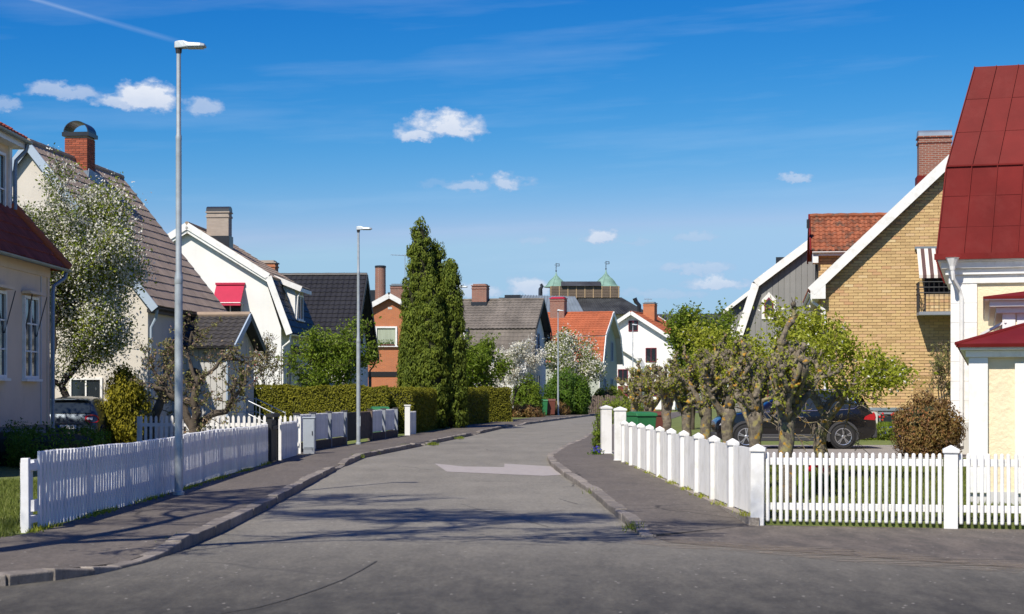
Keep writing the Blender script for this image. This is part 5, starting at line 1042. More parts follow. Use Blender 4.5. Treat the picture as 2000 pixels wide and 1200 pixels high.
pw = MB(); pw.prism([(-2.9, 5.02), (-2.5, 5.02), (-2.5, 5.66), (-2.7, 5.88), (-2.9, 5.66)], -.095, -.081); pwf = pw.build('sash', M['wine'], pwo)
pw = MB(); pw.prism([(-2.85, 5.08), (-2.55, 5.08), (-2.55, 5.36), (-2.85, 5.36)], -.10, -.096); pw.build('pane', M['glass'], pwo); pw = MB(); pw.prism([(-2.85, 5.41), (-2.55, 5.41), (-2.55, 5.62), (-2.7, 5.78), (-2.85, 5.62)], -.10, -.096); pw.build('pane', M['glass'], pwo)
# wide shed dormer on its left side
MB().prism([(-4.35, 0), (-3.2, 0), (-3.2, 6.3), (-4.35, 5.45)], .6, 6).build('side_wing', M['board_g'], h10)
for i in range(4): MB().box(-4.33 + i * .26, -4.10 + i * .26, .575, .599, .1, 5.4).build('board', M['board_g'], h10)
MB().beam((-4.75, .5, 5.22), (-3.1, .5, 6.48), .5, .16).build('wing_bargeboard', M['white'], h10); MB().plate((-4.75, .4, 5.30), (0, 1, 0), Vector((1.65, 0, 1.26)).normalized(), 5.8, 2.07, .08).build('wing_roof', M['tile_d'], h10); MB().box(-4.42, -4.30, .5, .62, 0, 5.3).build('corner_board', M['white'], h10)
gutter(h10, (-4.8, .3, 5.25), (-4.8, 6.2, 5.25), M['iron']); MB().box(-2.4, -1.9, 3, 3.5, 7.5, 7.9).build('flue', M['metal_k'], h10)
window(h10, (.3, -.02, 5.4), 'y-', 1.2, 1.3, M['wine'], 2, 1); window(h10, (-2.2, -.02, 2.0), 'y-', 1.2, 1.3, M['wine'], 2, 1)

# --- yellow brick house, right
h11 = thing('house', 'tall yellow brick house with white verge, striped awning and balcony', 'house', (17.3, 63.5, .05), -R(8.5))
HW, EZ, AZ_ = 5.6, 5.75, 11.05
def top_y(x): return EZ + (AZ_ - EZ) * (1 - abs(x) / HW)
MB().prism([(-HW, 1.0), (HW, 1.0), (HW, EZ), (0, AZ_), (-HW, EZ)], .03, 10).build('wall', M['mortar_y'], h11)
MB().box(-HW + .05, HW - .05, .04, 9.9, -.1, 1.0).build('foundation', M['found_l'], h11); MB().box(-4.0, -1.6, -.06, .03, .93, 1.05).build('sill_band', M['metal_g'], h11)
bl = brickwall(h11, -HW, HW, 1.04, AZ_, 0, lambda x, z: z < top_y(x) - .06 and -HW <= x <= -0.2, .35, .112, .018, None, 0)
opn = [(-2.35, -.35, 4.25, 7.1)]
bl = [b for b in bl if not any(b[1] > o[0] and b[0] < o[1] and b[2] + .09 > o[2] and b[2] < o[3] and False for o in opn)]
bl.sort(key=lambda b: (abs(b[2] - 3.6) * 1.0 + abs((b[0] + b[1]) / 2 + 2.4) * .8)); gb = np.random.default_rng(9); ymesh = {}
for i, (a, b, z) in enumerate(bl[:300]):
    key = (round(b - a, 2), int(gb.integers(0, 6)))
    if key not in ymesh:
        bb = MB().box(-(b - a) / 2, (b - a) / 2, 0, .05, 0, .094); me = bb.mesh('brick', M['ybrick']); at = me.attributes.new('rnd', 'FLOAT', 'FACE'); at.data.foreach_set('value', [(key[1] + .5) / 6] * len(me.polygons)); ymesh[key] = me
    o = link('brick', ymesh[key], h11); o.location = ((a + b) / 2, gb.normal(0.0, .004), z); o.rotation_euler = (0, gb.normal(0, .004), gb.normal(0, .006))
V = []; Fq = []; rv = []
def addbricks(lst, f):
    for a, b, z in lst:
        y = float(gb.normal(0, .004)); o = len(V); q = float(gb.random()); V.extend([f(*p) for p in ((a, y, z), (b, y, z), (b, y, z + .094), (a, y, z + .094), (a, y + .05, z), (b, y + .05, z), (b, y + .05, z + .094), (a, y + .05, z + .094))])
        for fc in ((0, 1, 2, 3), (4, 0, 3, 7), (1, 5, 6, 2), (3, 2, 6, 7), (4, 5, 1, 0)): Fq.append([i + o for i in fc]); rv.append(q)
addbricks(bl[300:], lambda x, y, z: (x, y, z))
side = brickwall(h11, 0.05, 9.9, 1.04, EZ, 0, None, .35, .112, .018, None, 0); addbricks(side, lambda x, y, z: (-HW + y - .03, 10 - x, z))
# dormer with mossy tiles
dx0, dx1, dya, dyb = -HW - .02, -1.8, 2.1, 6.2; dmid = (dya + dyb) / 2
MB().prism([(dya + .03, 5.0), (dyb, 5.0), (dyb, 7.25), (dmid, 8.6), (dya + .03, 7.25)], dx0 + .03, dx1, 'x').build('dormer', M['mortar_y'], h11)
addbricks(brickwall(h11, dx0, dx1, 5.1, 7.2, 0, lambda x, z: z > top_y(x) - .1, .35, .112, .018, None, 0), lambda x, y, z: (x, y + dya, z))
addbricks(brickwall(h11, 0.02, dyb - dya - .02, 5.8, 8.5, 0, lambda x, z: z < 7.15 + 1.3 * (1 - abs(x - 2.05) / 2.05), .35, .112, .018, None, 0), lambda x, y, z: (dx0 + y, dyb - x, z))
o = link('bricks', npmesh('bricks', V, Fq, M['ybrick'], rv), h11); o['kind'] = 'stuff'
gable = [((HW + .35, EZ - .3), (0, AZ_ + .05)), ((-HW - .35, EZ - .3), (0, AZ_ + .05))]
gable_roof(h11, gable, -.35, 10.3, M['tile_m'], M['tile_r'], cp=.36, tw=.26, amp=.035, lip=.05)
barge(h11, [(-HW - .38, EZ - .30), (0, AZ_ + .08), (HW + .38, EZ - .30)], -.38, M['white'], .05, .36)
MB().prism([(-HW - .40, EZ - .58), (-HW + .16, EZ - .58), (-HW + .16, EZ - .02), (-HW - .40, EZ - .28)], -.40, -.36).build('verge_foot', M['white'], h11)
MB().prism([(-HW - .35, EZ - .55), (-HW - .01, EZ - .55), (-HW - .01, EZ - .1), (-HW - .35, EZ - .36)], -.33, 10.2).build('eaves_box', M['white'], h11)
gutter(h11, (-HW - .42, -.3, EZ - .32), (-HW - .42, 10.2, EZ - .32), M['white']); downpipe(h11, [(-HW - .40, -.1, EZ - .4), (-HW - .3, -.12, EZ - .7), (-HW + .12, -.10, EZ - 1.0), (-HW + .16, -.08, EZ - 1.3), (-HW + .16, -.08, .4)], M['white'], .06)
for sgn in (-1, 1):
    ye = dya - .28 if sgn < 0 else dyb + .28; Vv = Vector((0, dmid - ye, 1.55)); S = Vv.length; O = Vector((dx0 - .3, ye, 7.15)); L = 3.3
    droof = MB().plate(O, (1, 0, 0), Vv.normalized(), L + (.9 if sgn > 0 else .0) + .45, S, .07).build('dormer_roof', M['tile_r'], h11)
    if sgn < 0:   # tiles one by one
        U = Vector((1, 0, 0)); Vn = Vv.normalized(); Nn = U.cross(Vn); Nn = Nn if Nn.z > 0 else -Nn; tw, cp = .225, .30; nn_ = int(S / cp); tb = MB(); k = 7; vs = []; fs = []
        for q, (vv, hh) in enumerate(((0, -.01), (0, .035), (cp * 1.15, .006))):
            for i in range(k): ph = i / (k - 1); wv = .035 * math.sin(math.pi * ph / .62) if ph < .62 else -.012 * math.sin(math.pi * (ph - .62) / .38); vs.append(((ph - .5) * tw * 1.04, vv, hh + wv))
        for q in range(2):
            for i in range(k - 1): a = q * k + i; fs.append((a, a + 1, a + 1 + k, a + k))
        tme = tb.add(vs, fs).mesh('tile', M['tile_m']); mt3 = Matrix((U, Vn, Nn)).transposed().to_4x4()
        for r in range(nn_):
            lim = -HW - .35 + (7.15 + (r + .5) * cp / S * 1.55 - EZ + .3) / (AZ_ + .35 - EZ) * (HW + .35) + .12
            for c in range(int((lim - O.x) / tw)):
                p = O + U * (c + .5) * tw + Vn * r * (S / nn_) + Nn * .015; mm = mt3.copy(); mm.translation = p + Vn * rnd.gauss(0, .006); link('tile', tme, droof, mm @ Matrix.Rotation(rnd.gauss(0, .015), 4, 'Z'))
    else: tiles(O, (1, 0, 0), Vv, L, S, .3, .225, M['tile_m'], droof)
    MB().beam((dx0 - .32, ye, 7.1), (dx0 - .32, dmid, 8.74), .06, .26).build('dormer_bargeboard', M['metal_r'], h11)
MB().tube([(dx0 - .3 + i * .25, dmid, 8.76 + (.02 if i % 2 else 0)) for i in range(14)], .10, 8).build('dormer_ridge', M['tile_m'], h11, True)
gutter(h11, (dx0 - .25, dya - .33, 7.13), (dx0 + 2.1, dya - .33, 7.13), M['white']); MB().box(dx0 - .2, dx0 + 2.0, dya - .26, dya, 6.98, 7.10).build('dormer_eaves', M['white'], h11); MB().box(dx0 - .24, dx0 - .02, dya - .26, dya + .5, 6.7, 7.1).build('eaves_return', M['white'], h11)
window(h11, (dx0, dmid, 6.4), 'x-', 1.3, 1.3, M['iron'], 2, 1); MB().tube([(dx0 - .4, dya + .2, 8.1), (dx0 - .4, dya + .2, 8.45)], .07, 6).build('floodlight', M['iron'], h11)
chimney(h11, -1.05, 3.6, 9.2, 11.72, 1.25, .85, 'brick_r', 'barrel', 'metal_bl'); MB().box(-1.75, -.38, 3.1, 4.1, 9.2, 10.2).build('flashing', M['metal_r'], h11)
# balcony, awning, basement window, trellis, stair rail
bx0, bx1 = -2.05, 1.4; bal = MB().box(bx0, bx1, -1.15, -.002, 4.50, 4.62).build('balcony', M['found'], h11)
MB().box(bx0 + .25, bx1, -1.10, -1.05, 4.62, 5.28).build('brick_panel', M['mortar_y'], bal)
V = []; Fq = []; rv = []; addbricks(brickwall(h11, bx0 + .25, bx1, 4.63, 5.28, 0, None, .35, .112, .018, None, 0), lambda x, y, z: (x, y * .4 - 1.12, z)); o = link('bricks', npmesh('bricks', V, Fq, M['ybrick'], rv), bal); o['kind'] = 'stuff'
for z in (5.32, 5.52, 5.72): MB().tube([(bx0, -.02, z), (bx0, -1.12, z), (bx1, -1.12, z)], .022, 6).build('rail', M['iron'], bal)
for i in range(20): MB().tube([(bx0 + i * .18, -1.12, 4.62), (bx0 + i * .18, -1.12, 5.72)], .012, 5).build('baluster', M['iron'], bal)
for i in range(5): MB().tube([(bx0, -.15 - i * .2, 4.62), (bx0, -.15 - i * .2, 5.72)], .012, 5).build('baluster', M['iron'], bal)
bd = MB().box(-1.75, .6, -.02, -.001, 4.62, 6.75).build('balcony_door', M['iron'], h11); MB().box(-1.65, .5, -.03, -.021, 4.7, 6.65).build('pane', M['glass'], bd)
awt = MB().box(-2.12, 1.3, -.14, -.01, 7.02, 7.12).build('awning', M['metal_g'], h11, label='striped brown and cream awning over the balcony')
for i in range(24):
    a = -2.05 + i * .135; q = MB().add([(a, -.13, 7.05), (a + .135, -.13, 7.05), (a + .135, -1.15, 5.98), (a, -1.15, 5.98), (a + .135, -1.16, 5.86), (a, -1.16, 5.86)], [(0, 1, 2, 3), (3, 2, 4, 5)]).build('stripe', M['str_d'] if i % 2 else M['str_l'], awt); s_ = q.modifiers.new('t', 'SOLIDIFY'); s_.thickness = .012
window(h11, (-2.7, .04, .62), 'y-', 1.5, .5, M['found'], 2, 1); MB().box(-3.95, -3.5, -.25, .03, 0, .9).build('service_box', M['board_p'], h11)
tr_ = thing('trellis', 'small wooden trellis leaning on the yellow brick wall', 'trellis', (gx(1805, 62.6), 62.7, .1), -R(8.5))
for x in (-.32, .32): MB().box(x - .045, x + .045, -.03, .03, 0, 2.25).build('upright', M['wood'], tr_)
for i in range(7): MB().box(-.32, .32, -.045, -.031, .9 + i * .2, .97 + i * .2).build('slat', M['wood'], tr_)
for i in range(4): MB().box(-.22 + i * .14, -.19 + i * .14, -.06, -.046, .9, 2.2).build('slat', M['wood'], tr_)
sr = thing('stair_railing', 'thin dark stair railing by the yellow brick wall', 'railing', (gx(1826, 61), 61.2, .1), -R(8.5))
for z in (.85, 1.25): MB().tube([(0, 0, z), (1.2, .2, z + .6)], .02, 6).build('rail', M['iron'], sr)
for i in range(6): MB().tube([(i * .24, i * .04, 0), (i * .24, i * .04, 1.25 + i * .12)], .014, 5).build('baluster', M['iron'], sr)
st_ = MB()
for i in range(4): st_.box(.2 + i * .3, 1.6, .2, 1.2, i * .17, (i + 1) * .17 - .002)
st_.build('steps', M['found_l'], sr)

# --- near right: house with red sheet-metal mansard
h12 = thing('house', 'white and pale yellow house with deep red sheet-metal mansard roof at the right edge', 'house', (11.30, 43.4, .05), -R(15.6))
MB().box(0, 9.5, 0, 9, .3, 5.0).build('wall', M['stucco_y'], h12); MB().box(-.02, 9.5, -.02, 9, -.1, .3).build('foundation', M['found_l'], h12)
MB().box(-.03, .62, -.06, .0, .32, 4.5).build('corner_pilaster', M['white'], h12); MB().box(-.04, .45, -.09, -.06, -.05, .85).build('pilaster_base', M['board_p'], h12)
for i in range(7): MB().box(-.032, .622, -.064, -.0601, .9 + i * .5, .915 + i * .5).build('joint', M['found_l'], h12)
for k, (o_, z0, z1) in enumerate(((.08, 4.4, 4.62), (.16, 4.62, 4.78), (.26, 4.78, 4.95), (.34, 4.95, 5.03))): MB().box(-o_, 9.5, -o_, 8.9, z0, z1).build('cornice', M['white'], h12, bevel=.015)
s0, z0, s1, z1, s2, z2 = -.38, 5.03, -.13, 7.42, .56, 10.05; X1 = 9.8
def ring(s, z): return [(s, s, z), (X1 - s, s, z), (X1 - s, 9.2 - s, z), (s, 9.2 - s, z)]
r0, r1, r2 = ring(s0, z0), ring(s1, z1), ring(s2, z2)
for lo, hi, nm in ((r0, r1, 0), (r1, r2, 1)):
    for i in range(4):
        f = hip_sheet('roof', [lo[i], lo[(i+1) % 4], hi[(i+1) % 4], hi[i]], M['metal_r'], h12)
        if i not in (0, 3): continue
        nP = 16
        a0, a1, b0, b1 = Vector(lo[i]), Vector(lo[(i+1) % 4]), Vector(hi[i]), Vector(hi[(i+1) % 4]); Nr = (a1 - a0).cross(b0 - a0).normalized(); Nr = Nr if Nr.z > -.01 and (Nr.y < 0 or Nr.x < 0) else -Nr
        for k in range(nP):
            for j in range(3 if i == 0 else 1):
                jj = 3 if i == 0 else 1; e = .007; fa_, fb_ = (k + e) / nP, (k + 1 - e) / nP; va, vb = (j + .006) / jj, (j + 1 - .006) / jj
                pt = lambda fu, fv: a0.lerp(a1, fu).lerp(b0.lerp(b1, fu), fv) + Nr * (.006 + .003 * math.sin(k * 3 + j))
                q = [pt(fa_, va), pt(fb_, va), pt(fb_, vb), pt(fa_, vb)]; q2 = [p - Nr * .005 for p in q]
                MB().add(q + q2, [(0, 1, 2, 3), (0, 4, 5, 1), (1, 5, 6, 2), (2, 6, 7, 3), (3, 7, 4, 0)]).build('roof_panel', M['metal_r'], f)
            MB().beam(a0.lerp(a1, k / nP) + Nr * .02, b0.lerp(b1, k / nP) + Nr * .02, .022, .05, up=tuple(Nr)).build('seam', M['metal_r'], f)
hip_sheet('roof_top', r2, M['metal_r'], h12); MB().beam(Vector(r1[0]) + Vector((-.01, -.03, -.01)), Vector(r1[1]) + Vector((0, -.03, -.01)), .05, .04).build('drip_edge', M['metal_r'], h12); MB().box(s0 - .05, X1, s0 - .06, s0 + .02, z0 - .03, z0 + .12).build('eaves_flashing', M['metal_r'], h12)
fn = MB().lathe([(.06, 4.72), (.08, 4.82), (.16, 5.02), (.18, 5.04)], 10, (.02, -.50)).build('rainwater_head', M['white'], h12); downpipe(h12, [(.02, -.50, 4.75), (.04, -.48, 4.5), (.18, -.16, 4.25), (.24, -.12, 4.05), (.24, -.12, .25)], M['white'], .055)
# forward wing (porch) beside the front fence
o_w = Vector((gx(1895, 23.7), 23.7, 0)); inv = Matrix.Rotation(R(15.6), 3, 'Z') @ (o_w - Vector((11.30, 43.4, 0)))
wx, wy = inv.x, inv.y
def wb(n_, x0, x1, y0, y1, z0, z1, m, par=None, bev=0): return MB().box(wx + x0, wx + x1, wy + y0, wy + y1, z0, z1).build(n_, M[m], par or h12, bevel=bev)
wb('porch_wall', 0.02, 4.5, 0.02, 16.5, .22, 2.2, 'stucco_y'); wb('porch_foundation', .0, 4.5, .0, 16.5, -.1, .22, 'found_l')
wb('porch_pilaster', -.02, .24, -.05, .02, .2, 2.1, 'white', None, .01); wb('door_frame', .60, .80, -.05, .02, .2, 2.02, 'white', None, .01); wb('door_frame', 1.62, 1.8, -.05, .02, .2, 2.02, 'white'); wb('door_frame', .80, 1.62, -.05, .02, 1.84, 2.02, 'white')
d_ = wb('door', .80, 1.62, -.01, .03, .2, 1.84, 'white2'); wb('door_panel', .88, 1.2, -.018, -.0101, .3, .9, 'white2', d_, .006); wb('door_panel', .88, 1.2, -.018, -.0101, 1.0, 1.7, 'white2', d_, .006); wb('handle', .86, .88, -.06, -.0101, 1.0, 1.12, 'iron', d_)
wb('porch_cornice', -.06, 4.5, -.09, 16.4, 2.1, 2.2, 'white', None, .01); wb('porch_cornice', -.14, 4.5, -.2, 16.3, 2.2, 2.28, 'white', None, .012)
pr_ = [(wx - .19, wy - .26, 2.285), (wx + 4.5, wy - .26, 2.285), (wx + 4.5, wy + 16, 2.285), (wx - .19, wy + 16, 2.285)]; pt_ = [(wx + 1.6, wy + 1.9, 2.86), (wx + 3.0, wy + 1.9, 2.86), (wx + 3.0, wy + 15, 2.86), (wx + 1.6, wy + 15, 2.86)]
for i in range(4): hip_sheet('porch_roof', [pr_[i], pr_[(i+1) % 4], pt_[(i+1) % 4], pt_[i]], M['metal_r'], h12)
hip_sheet('porch_roof', pt_, M['metal_r'], h12); MB().tube([pr_[0], pt_[0]], .03, 6).build('porch_hip_seam', M['metal_r'], h12)
# glazed upper bay between porch and house
ub = (wx + .55, wx + 4.5, wy + 9.5, wy + 19)
MB().box(ub[0], ub[1], ub[2], ub[3], 2.3, 3.3).build('bay_wall', M['stucco_y'], h12); MB().box(ub[0] - .02, ub[0] + .22, ub[2] - .04, ub[2], 2.3, 3.2).build('bay_pilaster', M['white'], h12)
bw_ = MB().box(ub[0] + .25, ub[0] + 2.2, ub[2] - .03, ub[2] - .001, 2.5, 3.15).build('bay_window', M['white2'], h12); MB().box(ub[0] + .42, ub[0] + 1.2, ub[2] - .036, ub[2] - .031, 2.56, 3.1).build('pane', M['glass'], bw_)
for o_, za, zb in ((.14, 3.14, 3.26), (.26, 3.26, 3.38), (.36, 3.38, 3.45)): MB().box(ub[0] - o_, ub[1], ub[2] - o_, ub[3], za, zb).build('bay_cornice', M['white'], h12, bevel=.012)
hip_sheet('bay_roof', [(ub[0] - .38, ub[2] - .38, 3.455), (ub[1], ub[2] - .38, 3.455), (ub[1], ub[2] + 2, 3.72), (ub[0] + .8, ub[2] + 2, 3.72)], M['metal_r'], h12); hip_sheet('bay_roof', [(ub[0] - .38, ub[2] - .38, 3.455), (ub[0] + .8, ub[2] + 2, 3.72), (ub[0] + .8, ub[3], 3.72), (ub[0] - .38, ub[3], 3.455)], M['metal_r'], h12)
MB().beam((ub[0] - .42, ub[2] + .5, 2.75), (ub[0] + .05, ub[2] - .05, 2.98), .05, .05).build('stay', M['white'], h12)
# ---------------------------------------------------------------- cars
def car_body(st, m, t, name='body'):
    """st: stations (x, half_width, z_bottom, z_belt, z_top, half_width_top); front at x=0"""
    vs = []; n = 0
    for x, w, zb, ze, zt, wt in st:
        h = [(0, zb), (w * .86, zb), (w * .97, zb + .10), (w, zb + (ze - zb) * .42), (w * .985, zb + (ze - zb) * .78), (w * .955, ze), (wt + (w * .955 - wt) * .5, ze + (zt - ze) * .52), (wt, zt - .045 * min(1, (zt - ze) * 3 + .1)), (wt * .72, zt - .006), (0, zt + .012)]
        ring = [(x, -y, z) for y, z in h] + [(x, y, z) for y, z in reversed(h[1:-1])]; n = len(ring); vs += ring
    fs = [tuple(range(n))[::-1], tuple(range(len(vs) - n, len(vs)))]
    for i in range(len(st) - 1):
        for j in range(n): a = i * n + j; b = i * n + (j + 1) % n; fs.append((a, b, b + n, a + n))
    return MB().add(vs, fs).build(name, m, t, True)
def stat(st, x):
    c = list(zip(*st)); return [float(np.interp(x, c[0], q)) for q in c[1:]]
def side_pt(st, x, f, s=-1, off=.008):
    """point on the side glass: f 0 at the belt, 1 at the roof"""
    w, zb, ze, zt, wt = stat(st, x); pr = [(w * .955, ze), (wt + (w * .955 - wt) * .5, ze + (zt - ze) * .52), (wt, zt - .045)]
    y, z = (pr[0][0] + (pr[1][0] - pr[0][0]) * f / .5, pr[0][1] + (pr[1][1] - pr[0][1]) * f / .5) if f < .5 else (pr[1][0] + (pr[2][0] - pr[1][0]) * (f - .5) / .5, pr[1][1] + (pr[2][1] - pr[1][1]) * (f - .5) / .5)
    return (x, s * (y + off), z + off * .3)
def side_panel(st, poly, s, m, t, name, off=.008):
    """poly of (x,f); triangulated after subdividing so that it hugs the side"""
    P = [];  n = len(poly)
    for i in range(n):
        a, b = poly[i], poly[(i + 1) % n]
        for k in range(5): P.append((a[0] + (b[0] - a[0]) * k / 5, a[1] + (b[1] - a[1]) * k / 5))
    c = (sum(p[0] for p in P) / len(P), sum(p[1] for p in P) / len(P)); rings = [P] + [[(c[0] + (p[0] - c[0]) * q, c[1] + (p[1] - c[1]) * q) for p in P] for q in (.66, .33)]
    vs = [side_pt(st, x, f, s, off) for r in rings for x, f in r] + [side_pt(st, c[0], c[1], s, off)]; k = len(P); fs = []
    for r in range(2):
        for i in range(k): a = r * k + i; b = r * k + (i + 1) % k; fs.append((a, b, b + k, a + k))
    for i in range(k): fs.append((2 * k + i, 2 * k + (i + 1) % k, 3 * k))
    return MB().add(vs, fs).build(name, m, t, True)
def wheel(t, x, y, s, r, w, spokes=5):
    tb = MB(); prof = [(r * .66, -w/2), (r * .9, -w/2), (r, -w/2 + .04), (r, w/2 - .04), (r * .9, w/2), (r * .66, w/2)]; tb.lathe(prof, 28)
    tb.v = [(x + a, y + c, r + b) for a, b, c in tb.v]; ty = tb.build('wheel', M['rubber'], t, True)
    d = s * (w/2 - .03); dk = MB(); dk.lathe([(r * .67, -.01), (r * .67, .01)], 24); dk.v = [(x + a, y + d * .6 + c, r + b) for a, b, c in dk.v]; dk.build('disc', M['iron'], ty)
    rm = MB()
    ri = MB(); ri.lathe([(r * .68, -.02), (r * .72, .02), (r * .68, .035), (r * .63, .03), (r * .62, -.02)], 28); rm.add([(x + a, y + d + s * c, r + b) for a, b, c in ri.v], ri.f[:-2])
    for k in range(spokes):
        a0 = k * 6.283 / spokes + .3
        for da in (-.13, .13):
            a = a0 + da; rm.beam((x + math.cos(a0) * r * .1, y + d + s * .02, r + math.sin(a0) * r * .1), (x + math.cos(a) * r * .64, y + d + s * .022, r + math.sin(a) * r * .64), .03, .045, up=(0, 1, 0))
    hb = MB(); hb.lathe([(r * .15, -.02), (r * .15, .04), (r * .08, .05)], 12); rm.add([(x + a, y + d + s * c, r + b) for a, b, c in hb.v], hb.f)
    rm.build('rim', M['alloy'], ty)
def arch(t, x, r, w, s, m, zc, ro, name='wheel_arch', a0=-.35, a1=math.pi + .35):
    vs = []; n = 18
    for yy in (w - .02, w + .022):
        for rr in (r, ro):
            for i in range(n): a = a0 + (a1 - a0) * i / (n - 1); vs.append((x + math.cos(a) * rr, s * yy, zc + math.sin(a) * rr))
    fs = []
    for i in range(n - 1): fs += [(i, i+1, i+1+n, i+n), (i+2*n, i+3*n, i+1+3*n, i+1+2*n), (i+n, i+1+n, i+1+3*n, i+3*n), (i, i+2*n, i+1+2*n, i+1)]
    MB().add(vs, fs).build(name, m, t)
    d = MB(); pts = [(math.cos(6.283 * i / 24) * r * 1.01, math.sin(6.283 * i / 24) * r * 1.01) for i in range(24)]; d.prism([(x + a, zc + b) for a, b in pts], s * (w - .05), s * (w + .006)); d.build('wheel_shade_disc', M['dark'], t)  # no hollow is cut: a flat dark disc carries its shade as colour

# black SUV on the right, rear towards the yellow brick house
suv = thing('parked_car', 'black sport-utility car parked side-on behind the pollarded trees', 'car', (5.66, 47.8, .096), 0)
ST = [(0, .66, .34, .62, .66, .50), (.06, .78, .28, .74, .78, .60), (.22, .87, .25, .86, .90, .66), (.55, .905, .24, .93, .98, .70), (1.0, .915, .24, .99, 1.05, .72), (1.22, .915, .24, 1.01, 1.10, .70), (1.5, .915, .24, 1.02, 1.30, .66), (1.85, .915, .24, 1.035, 1.50, .635), (2.2, .915, .24, 1.045, 1.595, .63),
      (2.7, .915, .24, 1.055, 1.625, .63), (3.3, .915, .24, 1.07, 1.61, .62), (3.75, .91, .24, 1.09, 1.575, .61), (3.98, .905, .25, 1.095, 1.535, .60), (4.12, .90, .27, 1.09, 1.36, .62), (4.28, .885, .30, 1.03, 1.13, .68), (4.40, .86, .34, .93, 1.00, .70), (4.47, .80, .38, .80, .86, .66), (4.49, .74, .42, .70, .74, .60)]
sb = car_body(ST, M['paint_k'], suv); sb['label'] = 'glossy black body'
for s in (-1, 1):
    side_panel(ST, [(1.42, .04), (2.42, .04), (2.42, .90), (2.12, .90)], s, M['glass'], suv, 'side_window'); side_panel(ST, [(2.50, .04), (3.32, .04), (3.42, .5), (3.36, .88), (2.50, .90)], s, M['glass'], suv, 'side_window'); side_panel(ST, [(3.44, .05), (3.86, .12), (3.93, .28), (3.72, .84), (3.52, .86)], s, M['glass'], suv, 'side_window')
    b = MB(); b.tube([side_pt(ST, x, f, s, .014) for x, f in ((1.36, .02), (2.4, .01), (3.4, .015), (3.85, .06), (3.97, .22), (3.86, .55), (3.74, .88))], .011, 5); b.build('window_trim', M['chrome'], suv)
    b = MB(); b.tube([(2.0, s * .62, 1.60), (2.3, s * .615, 1.655), (3.5, s * .605, 1.645), (3.85, s * .60, 1.585)], .018, 6); b.build('roof_rail', M['chrome'], suv)
    for x, r in ((.84, .37), (3.53, .37)): arch(suv, x, .375, .912, s, M['cladding'], .345, .44); wheel(suv, x, s * .815, s, .345, .24)
    MB().box(1.25, 3.12, s * .905 if s > 0 else -.935, .935 if s > 0 else -.905, .22, .42).build('sill_cladding', M['cladding'], suv, bevel=.02); MB().box(1.28, 3.10, s * .936 if s > 0 else -.942, .942 if s > 0 else -.936, .31, .335).build('sill_strip', M['chrome'], suv)
    for x in (1.30, 2.44, 3.30): MB().box(x, x + .008, s * .914 if s > 0 else -.919, .919 if s > 0 else -.914, .42, 1.0).build('door_gap', M['ink'], suv)
    MB().box(1.3, 3.9, s * .9115 if s > 0 else -.9185, .9185 if s > 0 else -.9115, .80, .815).build('body_crease', M['paint_k'], suv)
    for x in (2.22, 3.08): MB().box(x, x + .2, s * .91 if s > 0 else -.945, .945 if s > 0 else -.91, .87, .90).build('door_handle', M['chrome'], suv, bevel=.006)
    mr = MB().box(1.48, 1.66, s * .92 if s > 0 else -1.08, 1.08 if s > 0 else -.92, 1.02, 1.18).build('mirror', M['paint_k'], suv, bevel=.04)
    MB().add([(4.10, s * .912, .82), (4.42, s * .868, .80), (4.47, s * .80, .86), (4.44, s * .82, .97), (4.28, s * .898, .97), (4.14, s * .91, .90)], [(0, 1, 4, 5), (1, 2, 3, 4)]).build('tail_lamp', M['tail'], suv)
    MB().add([(.10, s * .83, .66), (.45, s * .912, .72), (.50, s * .912, .80), (.2, s * .88, .80)], [(0, 1, 2, 3)]).build('headlamp', M['lampw'], suv)
MB().box(3.92, 4.16, -.56, .56, 1.53, 1.565).build('spoiler', M['paint_k'], suv, bevel=.012); MB().box(4.36, 4.51, -.80, .80, .30, .56).build('bumper', M['cladding'], suv, bevel=.04); MB().box(-.02, .1, -.74, .74, .28, .46).build('bumper', M['cladding'], suv, bevel=.03)
MB().add([(4.10, -.56, 1.50), (4.10, .56, 1.50), (4.33, .62, 1.10), (4.33, -.62, 1.10)], [(0, 1, 2, 3)]).build('rear_window', M['glass'], suv); MB().add([(1.24, -.60, 1.11), (1.24, .60, 1.11), (1.93, .56, 1.53), (1.93, -.56, 1.53)], [(0, 1, 2, 3)]).build('windscreen', M['glass'], suv)
# blue-grey hatchback on the left, tail to the camera
ren = thing('parked_car', 'blue-grey hatchback with red tail lamp parked in the shade behind the cream house', 'car', (-13.02, 52.75, .0), -R(90) + R(3))
S2 = [(0, .62, .30, .60, .64, .48), (.06, .76, .26, .72, .76, .58), (.25, .84, .24, .82, .88, .62), (.6, .87, .22, .92, .97, .66), (.95, .875, .22, .96, 1.04, .68), (1.2, .875, .22, .98, 1.18, .66), (1.6, .875, .22, 1.0, 1.43, .62), (2.0, .875, .22, 1.02, 1.53, .60), (2.6, .875, .22, 1.03, 1.555, .60), (3.2, .875, .22, 1.05, 1.53, .59), (3.6, .87, .22, 1.06, 1.47, .58), (3.78, .865, .24, 1.06, 1.40, .585), (3.92, .86, .26, 1.02, 1.20, .62), (4.02, .845, .28, .95, 1.04, .68), (4.09, .81, .32, .82, .90, .68), (4.12, .76, .36, .70, .74, .62)]
rb = car_body(S2, M['paint_b'], ren)
